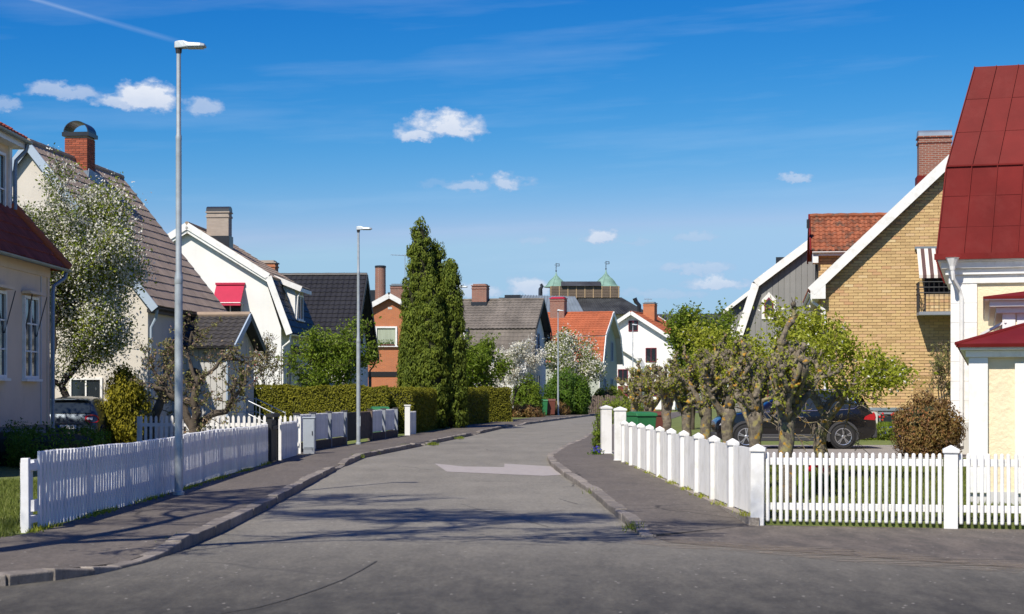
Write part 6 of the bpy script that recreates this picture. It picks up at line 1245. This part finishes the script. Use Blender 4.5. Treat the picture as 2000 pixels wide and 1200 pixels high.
for s in (-1, 1):
    side_panel(S2, [(1.36, .05), (2.24, .04), (2.24, .88), (1.92, .88)], s, M['glass'], ren, 'side_window'); side_panel(S2, [(2.32, .04), (3.1, .05), (3.3, .3), (3.2, .84), (2.32, .88)], s, M['glass'], ren, 'side_window'); side_panel(S2, [(3.36, .3), (3.62, .45), (3.5, .8), (3.3, .82)], s, M['glass'], ren, 'side_window')
    for x in (.78, 3.38): arch(ren, x, .35, .872, s, M['cladding'], .32, .40); wheel(ren, x, s * .77, s, .32, .22)
    MB().box(1.15, 3.0, s * .868 if s > 0 else -.89, .89 if s > 0 else -.868, .22, .36).build('sill_cladding', M['cladding'], ren, bevel=.02)
    MB().box(1.38, 1.55, s * .88 if s > 0 else -1.04, 1.04 if s > 0 else -.88, 1.0, 1.15).build('mirror', M['paint_b'], ren, bevel=.04)
    ysg = lambda a, z, x: (x, s * a, z)
    tl = MB().add([ysg(.50, .86, 4.108), ysg(.50, .98, 4.065), ysg(.66, 1.03, 4.035), ysg(.80, 1.0, 4.01), ysg(.862, .96, 3.88), ysg(.868, .86, 3.88), ysg(.83, .80, 4.07), ysg(.62, .79, 4.118)], [(0, 1, 2, 3, 4, 5, 6, 7)]).build('tail_lamp', M['tail'], ren); sol = tl.modifiers.new('t', 'SOLIDIFY'); sol.thickness = .05; sol.offset = 0
    MB().add([ysg(.56, .88, 4.14), ysg(.56, .94, 4.125), ysg(.72, .95, 4.09), ysg(.72, .87, 4.115)], [(0, 1, 2, 3)]).build('clear_lens', M['lampw'], tl)
rwv = []; 
for z, x, w in ((1.41, 3.80, .55), (1.32, 3.86, .585), (1.20, 3.935, .62), (1.07, 4.015, .67)): rwv += [(x + .012, -w, z), (x + .022, 0, z), (x + .012, w, z)]
MB().add(rwv, [(i * 3 + j, i * 3 + j + 1, i * 3 + j + 4, i * 3 + j + 3) for i in range(3) for j in range(2)]).build('rear_window', M['glass'], ren, True)
MB().box(3.70, 3.90, -.55, .55, 1.44, 1.475).build('spoiler', M['paint_b'], ren, bevel=.012); MB().box(4.06, 4.17, -.80, .80, .28, .52).build('bumper', M['cladding'], ren, bevel=.04); MB().box(4.10, 4.135, -.42, .42, .775, .80).build('boot_trim', M['chrome'], ren)
pl_ = MB().box(4.13, 4.142, -.26, .26, .62, .73).build('number_plate', M['plate'], ren); MB().box(4.142, 4.144, -.26, -.215, .622, .728).build('blue_band', M['plate_b'], pl_)
cu = bpy.data.curves.new('plate_text', 'FONT'); cu.body = 'AEG 371'; cu.size = .115; cu.align_x = 'CENTER'; cu.align_y = 'CENTER'; cu.extrude = .001
to = bpy.data.objects.new('tmp_text', cu); col.objects.link(to); dg = bpy.context.evaluated_depsgraph_get(); me = bpy.data.meshes.new_from_object(to.evaluated_get(dg)); bpy.data.objects.remove(to)
me.materials.clear(); me.materials.append(M['ink']); tm = link('plate_lettering', me, pl_); tm.matrix_local = Matrix.Translation((4.1445, .025, .675)) @ Matrix.Rotation(R(90), 4, 'Z') @ Matrix.Rotation(R(90), 4, 'X')
em = MB(); k = [(0, .075), (.052, 0), (0, -.075), (-.052, 0)]; k2 = [(0, .035), (.024, 0), (0, -.035), (-.024, 0)]
em.add([(4.105, a, .90 + b) for a, b in k] + [(4.105, a, .90 + b) for a, b in k2], [(i, (i+1) % 4, (i+1) % 4 + 4, i + 4) for i in range(4)]); eo = em.build('badge', M['chrome'], ren); sol = eo.modifiers.new('t', 'SOLIDIFY'); sol.thickness = .02; sol.offset = 0

# ---------------------------------------------------------------- trees and shrubs
def Z0(d): return 0.09
tree('blossom_tree', 'tall fruit tree covered in white blossom beside the blue-grey car', 'tree', (gx(178, 51), 50.6, .09), 7.3, 2.75, 5, tr=.16, mx=6, trunk=.26, kids=(2, 3), spread=.62, up=.16,
     leaves=((52000, .088, 'blossom', .26), (30000, .10, 'spring', .26), (12000, .095, 'lime', .26)), bark='bark_d', ry=1.8, lean=(-.05, 0), minlev=3, taper=1.1)
tree('blossom_tree', 'slender white-blossomed tree with thin upper branches before the cream gable', 'tree', (gx(98, 49), 49.4, .09), 8.2, 1.45, 9, tr=.10, mx=6, trunk=.30, kids=(2, 3), spread=.5, up=.25, leaves=((9000, .08, 'blossom', .12), (7000, .09, 'spring', .13)), bark='bark_d', ry=1.2, minlev=3)
def gnarled(name, label, loc, limbs, seed, nl, size, lm, bark='bark'):
    t = thing(name, label, 'tree', loc, 0, 'gnarled apple trees'); b = MB(); g = random.Random(seed); segs = []
    for pts, r0, r1 in limbs:
        P = resample([Vector(p) for p in pts], .14); n = len(P); P = [p + Vector((g.gauss(0, .018), g.gauss(0, .018), g.gauss(0, .018))) if 0 < i < n - 1 else p for i, p in enumerate(P)]
        b.tube(P, [(r0 + (r1 - r0) * i / (n - 1)) * g.uniform(.82, 1.22) for i in range(n)], 9)
        for i in range(int(n * .35), n):
            for q in range(2):
                d = Vector((g.gauss(0, 1), g.gauss(0, .8), g.gauss(.3, .8))).normalized(); s2 = []; grow(g, P[i], d, .28, .014, 2, 4, s2, .7, .2, (2, 2), .7, .22); segs += s2
    for pts, rr, lv in segs: b.tube(pts, [max(.003, r) for r in rr], 4, cap=False)
    b.build('trunk', M[bark], t, True); gq = np.random.default_rng(seed); A = np.array([[list(p) for p in s[0]] for s in segs]); idx = gq.integers(0, len(segs), nl); k = gq.integers(1, 5, nl)
    link('crown', leafmesh('crown', A[idx, k] + gq.normal(0, .03, (nl, 3)), size, LM[lm], seed), t); return t
gnarled('apple_tree', 'gnarled spreading apple tree between the slatted fence and the picket fence', (gx(377, 40.5), 40.5, .09), [
    ([(0, 0, 0), (.0, 0, .45), (.02, 0, .75)], .20, .15), ([(.0, 0, .7), (-.18, .05, 1.0), (-.35, 0, 1.35), (-.55, -.1, 1.55), (-.95, .0, 1.75)], .11, .05), ([(0, 0, .7), (.1, -.1, 1.1), (.02, -.1, 1.6), (.12, 0, 1.95)], .12, .06), ([(.05, 0, .7), (.35, .1, 1.0), (.75, .1, 1.12), (.95, .05, 1.45), (1.0, 0, 1.9)], .10, .05), ([(.12, 0, 1.9), (.45, 0, 2.1), (.75, .1, 2.45), (1.2, .1, 2.3)], .055, .02), ([(.05, 0, 1.9), (-.15, .1, 2.5), (-.05, .1, 3.0), (.25, .0, 3.1)], .05, .02), ([(-.5, -.05, 1.5), (-.6, 0, 2.0), (-.4, .1, 2.5)], .04, .015), ([(.95, .05, 1.4), (1.25, 0, 1.8), (1.3, .1, 2.4)], .045, .015)], 31, 2600, .075, 'apple', 'bark')
gnarled('apple_tree', 'leaning gnarled apple trunk behind the low picket fence, left of the lamp', (gx(286, 45.5), 45.5, .09), [
    ([(0, 0, 0), (.1, 0, .5), (.25, 0, 1.0), (.45, 0, 1.5)], .17, .12), ([(.45, 0, 1.5), (.5, .1, 2.0), (.85, .1, 2.6), (.95, 0, 3.0)], .10, .03), ([(.42, 0, 1.4), (.75, -.1, 1.5), (1.1, -.1, 1.3), (1.4, 0, 1.25)], .09, .05), ([(.48, 0, 1.7), (.15, .1, 2.2), (.1, .1, 2.6)], .06, .02)], 37, 1500, .075, 'apple', 'bark')
lumpy('golden_conifer', 'shaggy golden-green conifer bush right of the blue-grey car', 'shrub', (gx(246, 50.6), 50.6, .05), [(0, .55), (.5, .68), (1.1, .62), (1.6, .48), (2.0, .28), (2.25, .06)], 15000, .10, 'gold', 41, .17, 130, shaggy=.25, outw=.65)
lumpy('dark_hedge_bush', 'dark low hedge in shade before the cream house', 'hedge', (-11.6, 37.0, .05), [(0, 1.1), (.35, 1.2), (.62, 1.1), (.74, .7), (.78, .2)], 9000, .07, 'bush', 43, .16, 140, ry=2.0)
lumpy('dark_hedge_bush', 'dark rounded shrub left of the slatted fence, under the car', 'hedge', (-9.75, 36.6, .05), [(0, .8), (.35, .95), (.60, .85), (.72, .4)], 7000, .07, 'bush', 44, .16, 120, ry=2.4)
tree('twiggy_shrub', 'thin twiggy shrub with pink buds before the white gambrel house', 'shrub', (gx(515, 66), 66, .09), 3.9, 1.0, 15, tr=.035, mx=5, trunk=.28, leaves=((1500, .09, 'apple', .05),), trunks=3, spread=.5, up=.3, minlev=2)
fl = thing('red_flowering_shrub', 'small shrub with red flowers against the white gambrel house', 'shrub', (gx(473, 70), 70, .09), 0)
gq = np.random.default_rng(51); link('flowers', npmesh('flowers', *(lambda me: (np.array([v.co for v in me.vertices]), np.arange(4 * 260).reshape(-1, 4)))(leafmesh('tmp', np.stack([gq.normal(0, .28, 260), gq.normal(0, .2, 260), gq.uniform(1.6, 3.2, 260)], 1), .14, LM['bush'], 51)), M['red_fl']), fl); link('foliage', leafmesh('foliage', np.stack([gq.normal(0, .3, 500), gq.normal(0, .25, 500), gq.uniform(.3, 3.1, 500)], 1), .12, LM['bush'], 52), fl); MB().tube([(0, 0, 0), (.02, 0, 1.5), (0, 0, 2.6)], [.04, .03, .01], 6).build('stem', M['bark'], fl)
tree('rowan_tree', 'bright green young tree behind the clipped hedge', 'tree', (gx(648, 69.5), 69.5, .09), 4.45, 1.5, 61, tr=.07, mx=5, trunk=.28, leaves=((9500, .14, 'fresh', .15),), trunks=4, spread=.55, up=.22, minlev=2)
# columnar conifers
for i, (px, d, h, r, lab, sd_) in enumerate([(820, 75.5, 9.25, .92, 'tallest of the columnar conifers, at the left of the group', 71), (852, 76.2, 8.45, .72, 'middle columnar conifer, its top left of the shortest one', 72), (881, 75.2, 7.5, .66, 'shortest of the tall columnar conifers, at the right of the group', 73), (806, 74.6, 5.4, .60, 'low bushy conifer at the front left foot of the columnar group', 74), (842, 74.3, 6.7, .72, 'columnar conifer in front of the tallest one, its top below', 75)]):
    prof = [(0.2, r * .95), (h * .12, r), (h * .4, r * .97), (h * .6, r * .86), (h * .75, r * .72), (h * .86, r * .58), (h * .93, r * .46), (h * .975, r * .30), (h, .08)]
    lumpy('conifer', lab, 'conifer', (gx(px, d), d, .05), prof, 26000, .115, 'thuja', sd_, .13, 520, 'columnar conifers behind the hedge', outw=.7)
hedge('hedge', 'clipped yellow-green hedge in full sun with a dark end facing the street', [(-10.0, 63.8), (-4.75, 64.4)], 1.1, 1.76, 30000, .085, 'hedge', 81)
hedge('hedge', 'clipped hedge in shade along the pavement, left of the dark gap', [(-4.35, 65.2), (-3.75, 72.8)], 1.0, 1.66, 22000, .085, 'hedge', 82)
hedge('hedge', 'long clipped hedge in shade beyond the dark gap', [(-3.3, 78.4), (-1.75, 88.2)], 1.1, 1.72, 22000, .085, 'hedge', 83)
hedge('hedge', 'sunlit hedge end between the shaded hedge and the brown hedge block', [(-1.6, 91.0), (-.3, 92.0)], .9, 1.8, 8000, .09, 'hedge', 84)
hedge('hedge', 'narrow brownish hedge block beside a small white post', [(-.95, 93.0), (-.65, 96.2)], .95, 1.62, 9000, .085, 'hedge_r', 85)
wq = thing('gate_post', 'small weathered white post against the brownish hedge block', 'post', (gx(986, 92.2), 92.0, .08), 0); link('post', post_mesh(.22, .98, cap=False, m='white2'), wq); MB().box(-.13, .13, -.13, .13, .98, 1.03).build('post_cap', M['white2'], wq)
tree('green_tree', 'leafy green tree right of the columnar conifers', 'tree', (gx(932, 97), 97, .09), 4.75, 1.35, 91, tr=.07, mx=5, leaves=((8500, .17, 'fresh', .2),), trunks=3, up=.2, minlev=1)
tree('blossom_tree', 'round white-blossomed tree before the grey-brown roofed house', 'tree', (gx(992, 108), 108, .09), 4.7, 1.6, 93, tr=.09, mx=5, leaves=((11000, .13, 'blossom', .14), (1500, .13, 'apple', .14)), trunks=2, up=.2, minlev=2)
lumpy('bush', 'dense round dark-green bush behind the distant street lamp', 'shrub', (gx(1107, 121.5), 121.5, .05), [(0, 1.25), (.8, 1.6), (1.7, 1.55), (2.4, 1.05), (2.85, .5), (3.0, .1)], 17000, .17, 'bush', 95, .34, 170)
lumpy('bush', 'loose green bush left of the wheeled bins', 'shrub', (gx(1028, 114), 114, .05), [(0, .7), (.9, .95), (1.9, .8), (2.6, .3)], 7000, .16, 'fresh', 96, .28, 90)
lumpy('bush', 'low spreading shrub at the foot of the brownish hedge block', 'shrub', (gx(1022, 109), 109, .05), [(0, 1.2), (.3, 1.3), (.55, .9), (.65, .2)], 5000, .12, 'copper', 97, .2, 110)
lumpy('bush', 'low brownish shrub beside the lamp foot, in front of the round bush', 'shrub', (gx(1083, 118.6), 119.3, .05), [(0, .9), (.4, 1.0), (.75, .6), (.85, .1)], 4000, .12, 'copper', 98, .2, 90)
tree('blossom_tree', 'pale blossoming tree before the orange-roofed house', 'tree', (gx(1104, 128), 128, .09), 6.0, 2.3, 98, tr=.10, mx=5, leaves=((7500, .17, 'blossom', .3), (7000, .17, 'spring', .3)), trunks=2, up=.2, minlev=1)
tree('green_tree', 'fresh green tree behind the pollarded trees', 'tree', (gx(1352, 72), 72, .09), 5.15, 1.35, 101, tr=.08, mx=5, leaves=((10000, .14, 'fresh', .16),), trunks=3, up=.3, minlev=1)
tree('green_tree', 'second fresh green tree at the corner of the grey boarded house', 'tree', (gx(1412, 69), 69, .09), 3.9, 1.0, 102, tr=.06, mx=5, leaves=((7000, .14, 'spring', .16),), trunks=2, up=.3, minlev=1)
lumpy('bush', 'low yellow-green hedge bush beyond the white gate posts', 'shrub', (gx(1222, 88), 88, .05), [(0, 1.3), (.6, 1.4), (1.0, 1.0), (1.2, .3)], 6000, .12, 'spring', 103, .25, 110)
lumpy('bush', 'yellow-green bush behind the weathered plank fence', 'shrub', (gx(1190, 132), 132, .05), [(0, 1.2), (.8, 1.4), (1.5, 1.0), (1.9, .3)], 5000, .18, 'spring', 104, .3, 90)
tree('pear_tree', 'yellow-green spring tree with spreading crown above the black car', 'tree', (gx(1618, 30.5), 30.5, .09), 3.0, 1.22, 113, tr=.15, mx=5, trunk=.70, leaves=((12500, .08, 'lime', .11), (900, .06, 'blossom', .11)), bark='lichen', spread=.75, up=.08, minlev=2, kids=(2, 3), zmin=1.62)
tree('pear_tree', 'yellow-green tree top behind the nearest pollarded limbs', 'tree', (gx(1492, 36.5), 36.5, .09), 2.95, 1.2, 118, tr=.10, mx=5, trunk=.6, leaves=((8000, .085, 'lime', .13), (300, .06, 'blossom', .12)), bark='lichen', spread=.7, up=.1, minlev=2, zmin=1.8)
lumpy('bronze_shrub', 'rounded bronze-leaved shrub before the yellow brick house', 'shrub', (gx(1810, 41.5), 41.5, .05), [(0, .62), (.4, .78), (.9, .76), (1.25, .5), (1.42, .12)], 14000, .075, 'copper', 113, .15, 170)
tree('twiggy_tree', 'sparse budding tree left of the white and yellow house', 'tree', (gx(1852, 52), 52, .09), 3.1, 1.0, 114, tr=.05, mx=5, leaves=((1800, .09, 'apple', .07),), trunks=2, up=.2, minlev=2)
lumpy('ivy', 'small green climbing plant at the foot of the left gate post', 'shrub', (gx(1170, 43.6), 43.7, .03), [(0, .16), (.4, .14), (.9, .10), (1.0, .03)], 2200, .05, 'fresh', 115, .06, 60)
# pollarded limes
def pollard_mesh(seed):
    g = random.Random(seed); b = MB(); knobs = []; H = 1.28
    P = [Vector((g.gauss(0, .015), g.gauss(0, .015), H * i / 8)) for i in range(9)]; b.tube(P, [.15, .115, .10, .098, .10, .102, .108, .125, .11], 12)
    for k in range(g.randint(6, 7)):
        a = k * 6.283 / 6.5 + g.uniform(-.3, .3); lean = g.uniform(.15, .5); d = Vector((math.cos(a) * lean, math.sin(a) * lean, 1)).normalized(); L = g.uniform(.7, 1.05)
        def limb(p, d, L, r, lev):
            pts = [p]; n = 6
            for i in range(n): d = (d + Vector((g.gauss(0, .17), g.gauss(0, .17), .06 + g.gauss(0, .1)))).normalized(); pts.append(pts[-1] + d * L / n)
            b.tube(pts, [r * (1 - .35 * i / n) * g.uniform(.85, 1.25) for i in range(n + 1)], 8); knobs.append((pts[-1], r * g.uniform(.95, 1.35)))
            for i in range(1, n):
                if g.random() < .45: knobs.append((pts[i] + Vector((g.gauss(0, r * .5), g.gauss(0, r * .5), 0)), r * g.uniform(.55, .85)))
            if lev < 2:
                for q in range(g.randint(3, 4)):
                    j = g.randint(1, n); nd = (d * .55 + Vector((g.gauss(0, .7), g.gauss(0, .7), g.uniform(.0, .8)))).normalized(); limb(pts[j], nd, L * g.uniform(.28, .55), r * .72, lev + 1)
        limb(Vector((math.cos(a) * .06, math.sin(a) * .06, H - g.uniform(.02, .3))), d, L * .93, g.uniform(.045, .062), 0)
    for p, r in knobs:   # knuckles where shoots were cut back
        n = 8; o = len(b.v)
        pr = [(.25, -1), (.8, -.55), (1.05, 0), (.8, .6), (.3, .95)]
        for q, z in pr:
            for j in range(n): a = 6.283 * j / n; rr = r * q * g.uniform(.75, 1.25); b.v.append((p.x + rr * math.cos(a), p.y + rr * math.sin(a), p.z + r * z * g.uniform(.85, 1.15)))
        for i in range(4):
            for j in range(n): A = o + i * n + j; B = o + i * n + (j + 1) % n; b.f.append((A, B, B + n, A + n))
        b.f.append(tuple(o + 4 * n + j for j in range(n)))
        for q in range(g.randint(1, 4)):
            dd = Vector((g.gauss(0, .6), g.gauss(0, .6), g.uniform(.1, 1))).normalized(); b.tube([p, p + dd * r * 1.6, p + dd * r * 2.2 + Vector((0, 0, r * .5))], [.010, .007, .003], 3, cap=False)
    me = b.mesh('trunk', M['lichen']); me.polygons.foreach_set('use_smooth', [True] * len(me.polygons))
    gq = np.random.default_rng(seed); K = np.array([list(p) for p, r in knobs]); sel = gq.random(len(K)); idx = gq.choice(np.where(sel > .4)[0], 2300); C = K[idx] + gq.normal(0, .05, (2300, 3)) + np.array([0, 0, .02])
    lf_ = leafmesh('shoots', C, .045, LM['lime'], seed); return me, lf_
PV = [pollard_mesh(s) for s in (201, 202, 203, 204)]
pol = [(1538, 24.2, 0, .0, 'nearest pollarded tree, thick orange-lichened limbs behind the front fence corner'), (1476, 27.2, 1, 1.2, 'second pollarded tree from the camera, right of the third fence post'), (1420, 30.6, 2, 2.3, 'third pollarded tree from the camera, before the car bonnet'), (1377, 34.0, 3, .7, 'fourth pollarded tree from the camera, with an orange patch on its trunk'), (1340, 37.6, 0, 3.6, 'fifth pollarded tree from the camera in the row behind the white fence'), (1302, 41.8, 1, 4.4, 'sixth pollarded tree from the camera, by the drive'), (1268, 47.5, 2, 5.0, 'seventh pollarded tree from the camera, second from the far end'), (1240, 53.0, 3, 2.6, 'farthest pollarded tree, right of the white gate posts')]
for px, d, v, rz, lab in pol:
    t = thing('pollarded_tree', lab, 'tree', (gx(px, d), d, .09), rz, 'row of pollarded trees along the fence'); s = rnd.uniform(.98, 1.1); t.scale = (s, s, s * (1.02 if d < 40 else .98)); link('trunk', PV[v][0], t); link('shoots', PV[v][1], t)
# bare tree left of the frame: its shadow lies across the street
tree('bare_tree', 'tall bare tree left of the camera that shades the street', 'tree', (-6.9, 14.4, .09), 13.0, 4.8, 302, tr=.24, mx=7, rmin=.021, trunk=.45, leaves=((22000, .075, 'apple', .14),), bark='bark_d', spread=.62, up=.10, minlev=3, kids=(2, 3), ry=4.0, wig=.13)

tree('added_shade_tree', 'unseen leafy tree added behind the cream house to shade the blue-grey car', 'tree', (-17.4, 43.6, .09), 9.2, 2.3, 305, tr=.16, mx=5, trunk=.3, leaves=((16000, .16, 'fresh', .3),), minlev=1)  # out of view, added so that its shadow falls on the parked car
# ---------------------------------------------------------------- bins, flowers, small things
def wheelie(px, d, m, label, rz=0.0, X=None, z=.09, s=1.0):
    t = thing('wheeled_bin', label, 'bin', (gx(px, d) if X is None else X, d, z), rz); t.scale = (s, s, s)
    vs = [(-.24, -.27, .06), (.24, -.27, .06), (.24, .27, .06), (-.24, .27, .06), (-.29, -.34, .95), (.29, -.34, .95), (.29, .34, .95), (-.29, .34, .95)]
    MB().add(vs, [(0, 3, 2, 1), (4, 5, 6, 7), (0, 1, 5, 4), (1, 2, 6, 5), (2, 3, 7, 6), (3, 0, 4, 7)]).build('body', M[m], t, bevel=.02)
    MB().prism([(-.37, .95), (.36, .95), (.36, 1.02), (.1, 1.07), (-.34, 1.03)], -.31, .31, 'x').build('lid', M[m], t, bevel=.015)
    for x in (-.27, .27): b = MB(); b.lathe([(.10, -.03), (.10, .03)], 14); b.v = [(x + c, .28 + a, .10 + q) for a, q, c in b.v]; b.build('wheel', M['rubber'], t)
    MB().tube([(-.24, .36, 1.0), (-.24, .42, 1.0), (.24, .42, 1.0), (.24, .36, 1.0)], .018, 6).build('handle', M[m], t)
wheelie(1061, 117.0, 'bin_g', 'green wheeled bin beside the brown one, left of the distant lamp', s=1.05); wheelie(1076, 117.4, 'bin_b', 'brown wheeled bin right of the green one, left of the distant lamp', s=1.08)
rbx = thing('letterbox', 'small red box in front of the distant green bin', 'box', (gx(1054.5, 116.2), 116.2, .09), .2); MB().box(-.13, .13, -.1, .1, .1, .55).build('body', M['bin_r'], rbx, bevel=.02); MB().box(-.03, .03, -.03, .03, 0, .1).build('stand', M['iron'], rbx)
wheelie(1252, 44.8, 'bin_g', 'green bin lid showing above the white fence, under the pollarded trees', .4); wheelie(1277, 46.0, 'bin_b', 'brown bin behind the white fence, right of the green lid', .2); wheelie(742, 61.5, 'bin_g', 'green-lidded bin behind the slatted fence by the clipped hedge', .2)
wheelie(957, 91.5, 'bin_g', 'dark green bin in the gap beside the brownish hedge block', .1)
sg = thing('board_sign', 'small orange board on a post above the white fence', 'sign', (gx(1270, 50), 50, .09), .2); MB().box(-.15, .15, -.02, .02, .75, 1.28).build('board', M['sign_o'], sg); MB().box(-.03, .03, .02, .06, 0, 1.25).build('post', M['wood_o'], sg)
def tulips(name, label, loc, n, seed, spread, h=.38, lf='fresh', nl=500):
    t = thing(name, label, 'flowers', loc, 0); g = random.Random(seed); gq = np.random.default_rng(seed)
    b = MB(); b.lathe([(.006, 0), (.026, .012), (.034, .03), (.03, .055), (.016, .072)], 7); fm = b.mesh('bloom', M['red_fl']); st = MB()
    for i in range(n):
        x, y, z = g.gauss(0, spread), g.gauss(0, spread * .8), h * g.uniform(.75, 1.15); st.tube([(x, y, 0), (x + .02, y, z)], .006, 4); o = link('bloom', fm, t); o.location = (x + .02, y, z); s = g.uniform(1.1, 1.5); o.scale = (s, s, s)
    st.build('stems', MATS['lawn'], t); C = np.stack([gq.normal(0, spread * 1.2, nl), gq.normal(0, spread, nl), gq.random(nl) * h * .7], 1); link('leaves', leafmesh('leaves', C, .14, LM[lf], seed, .28, np.tile([0, 0, 1.0], (nl, 1)), .75), t)
tulips('red_tulips', 'clump of red tulips on the lawn behind the front picket fence', (gx(1598, 26), 26, .09), 8, 401, .16, .40); tulips('red_tulips', 'bed of red tulips by the yellow brick wall, right of the black car', (gx(1742, 58), 58.5, .09), 11, 402, .35, .75, 'fresh', 1500)
bt = thing('blue_flowers', 'small blue flowers beside the left gate post', 'flowers', (gx(1166, 42.6), 42.6, .07), 0); gq = np.random.default_rng(5); LM['blue'] = leafmat('blue_petal', [(.06, .05, .35), (.10, .09, .55)], .2); link('blooms', leafmesh('blooms', np.stack([gq.normal(0, .07, 90), gq.normal(0, .07, 90), .08 + gq.random(90) * .16], 1), .05, LM['blue'], 5), bt); link('leaves', leafmesh('leaves', np.stack([gq.normal(0, .09, 160), gq.normal(0, .09, 160), gq.random(160) * .14], 1), .06, LM['bush'], 6), bt)
bt2 = thing('blue_flowers', 'low blue flowers edging the tulip bed by the brick wall', 'flowers', (gx(1722, 56), 56.3, .09), 0); link('blooms', leafmesh('blooms', np.stack([gq.normal(0, .5, 260), gq.normal(0, .2, 260), .08 + gq.random(260) * .35], 1), .06, LM['blue'], 7), bt2); link('leaves', leafmesh('leaves', np.stack([gq.normal(0, .6, 1600), gq.normal(0, .3, 1600), gq.random(1600) * .4], 1), .10, LM['spring'], 8), bt2)
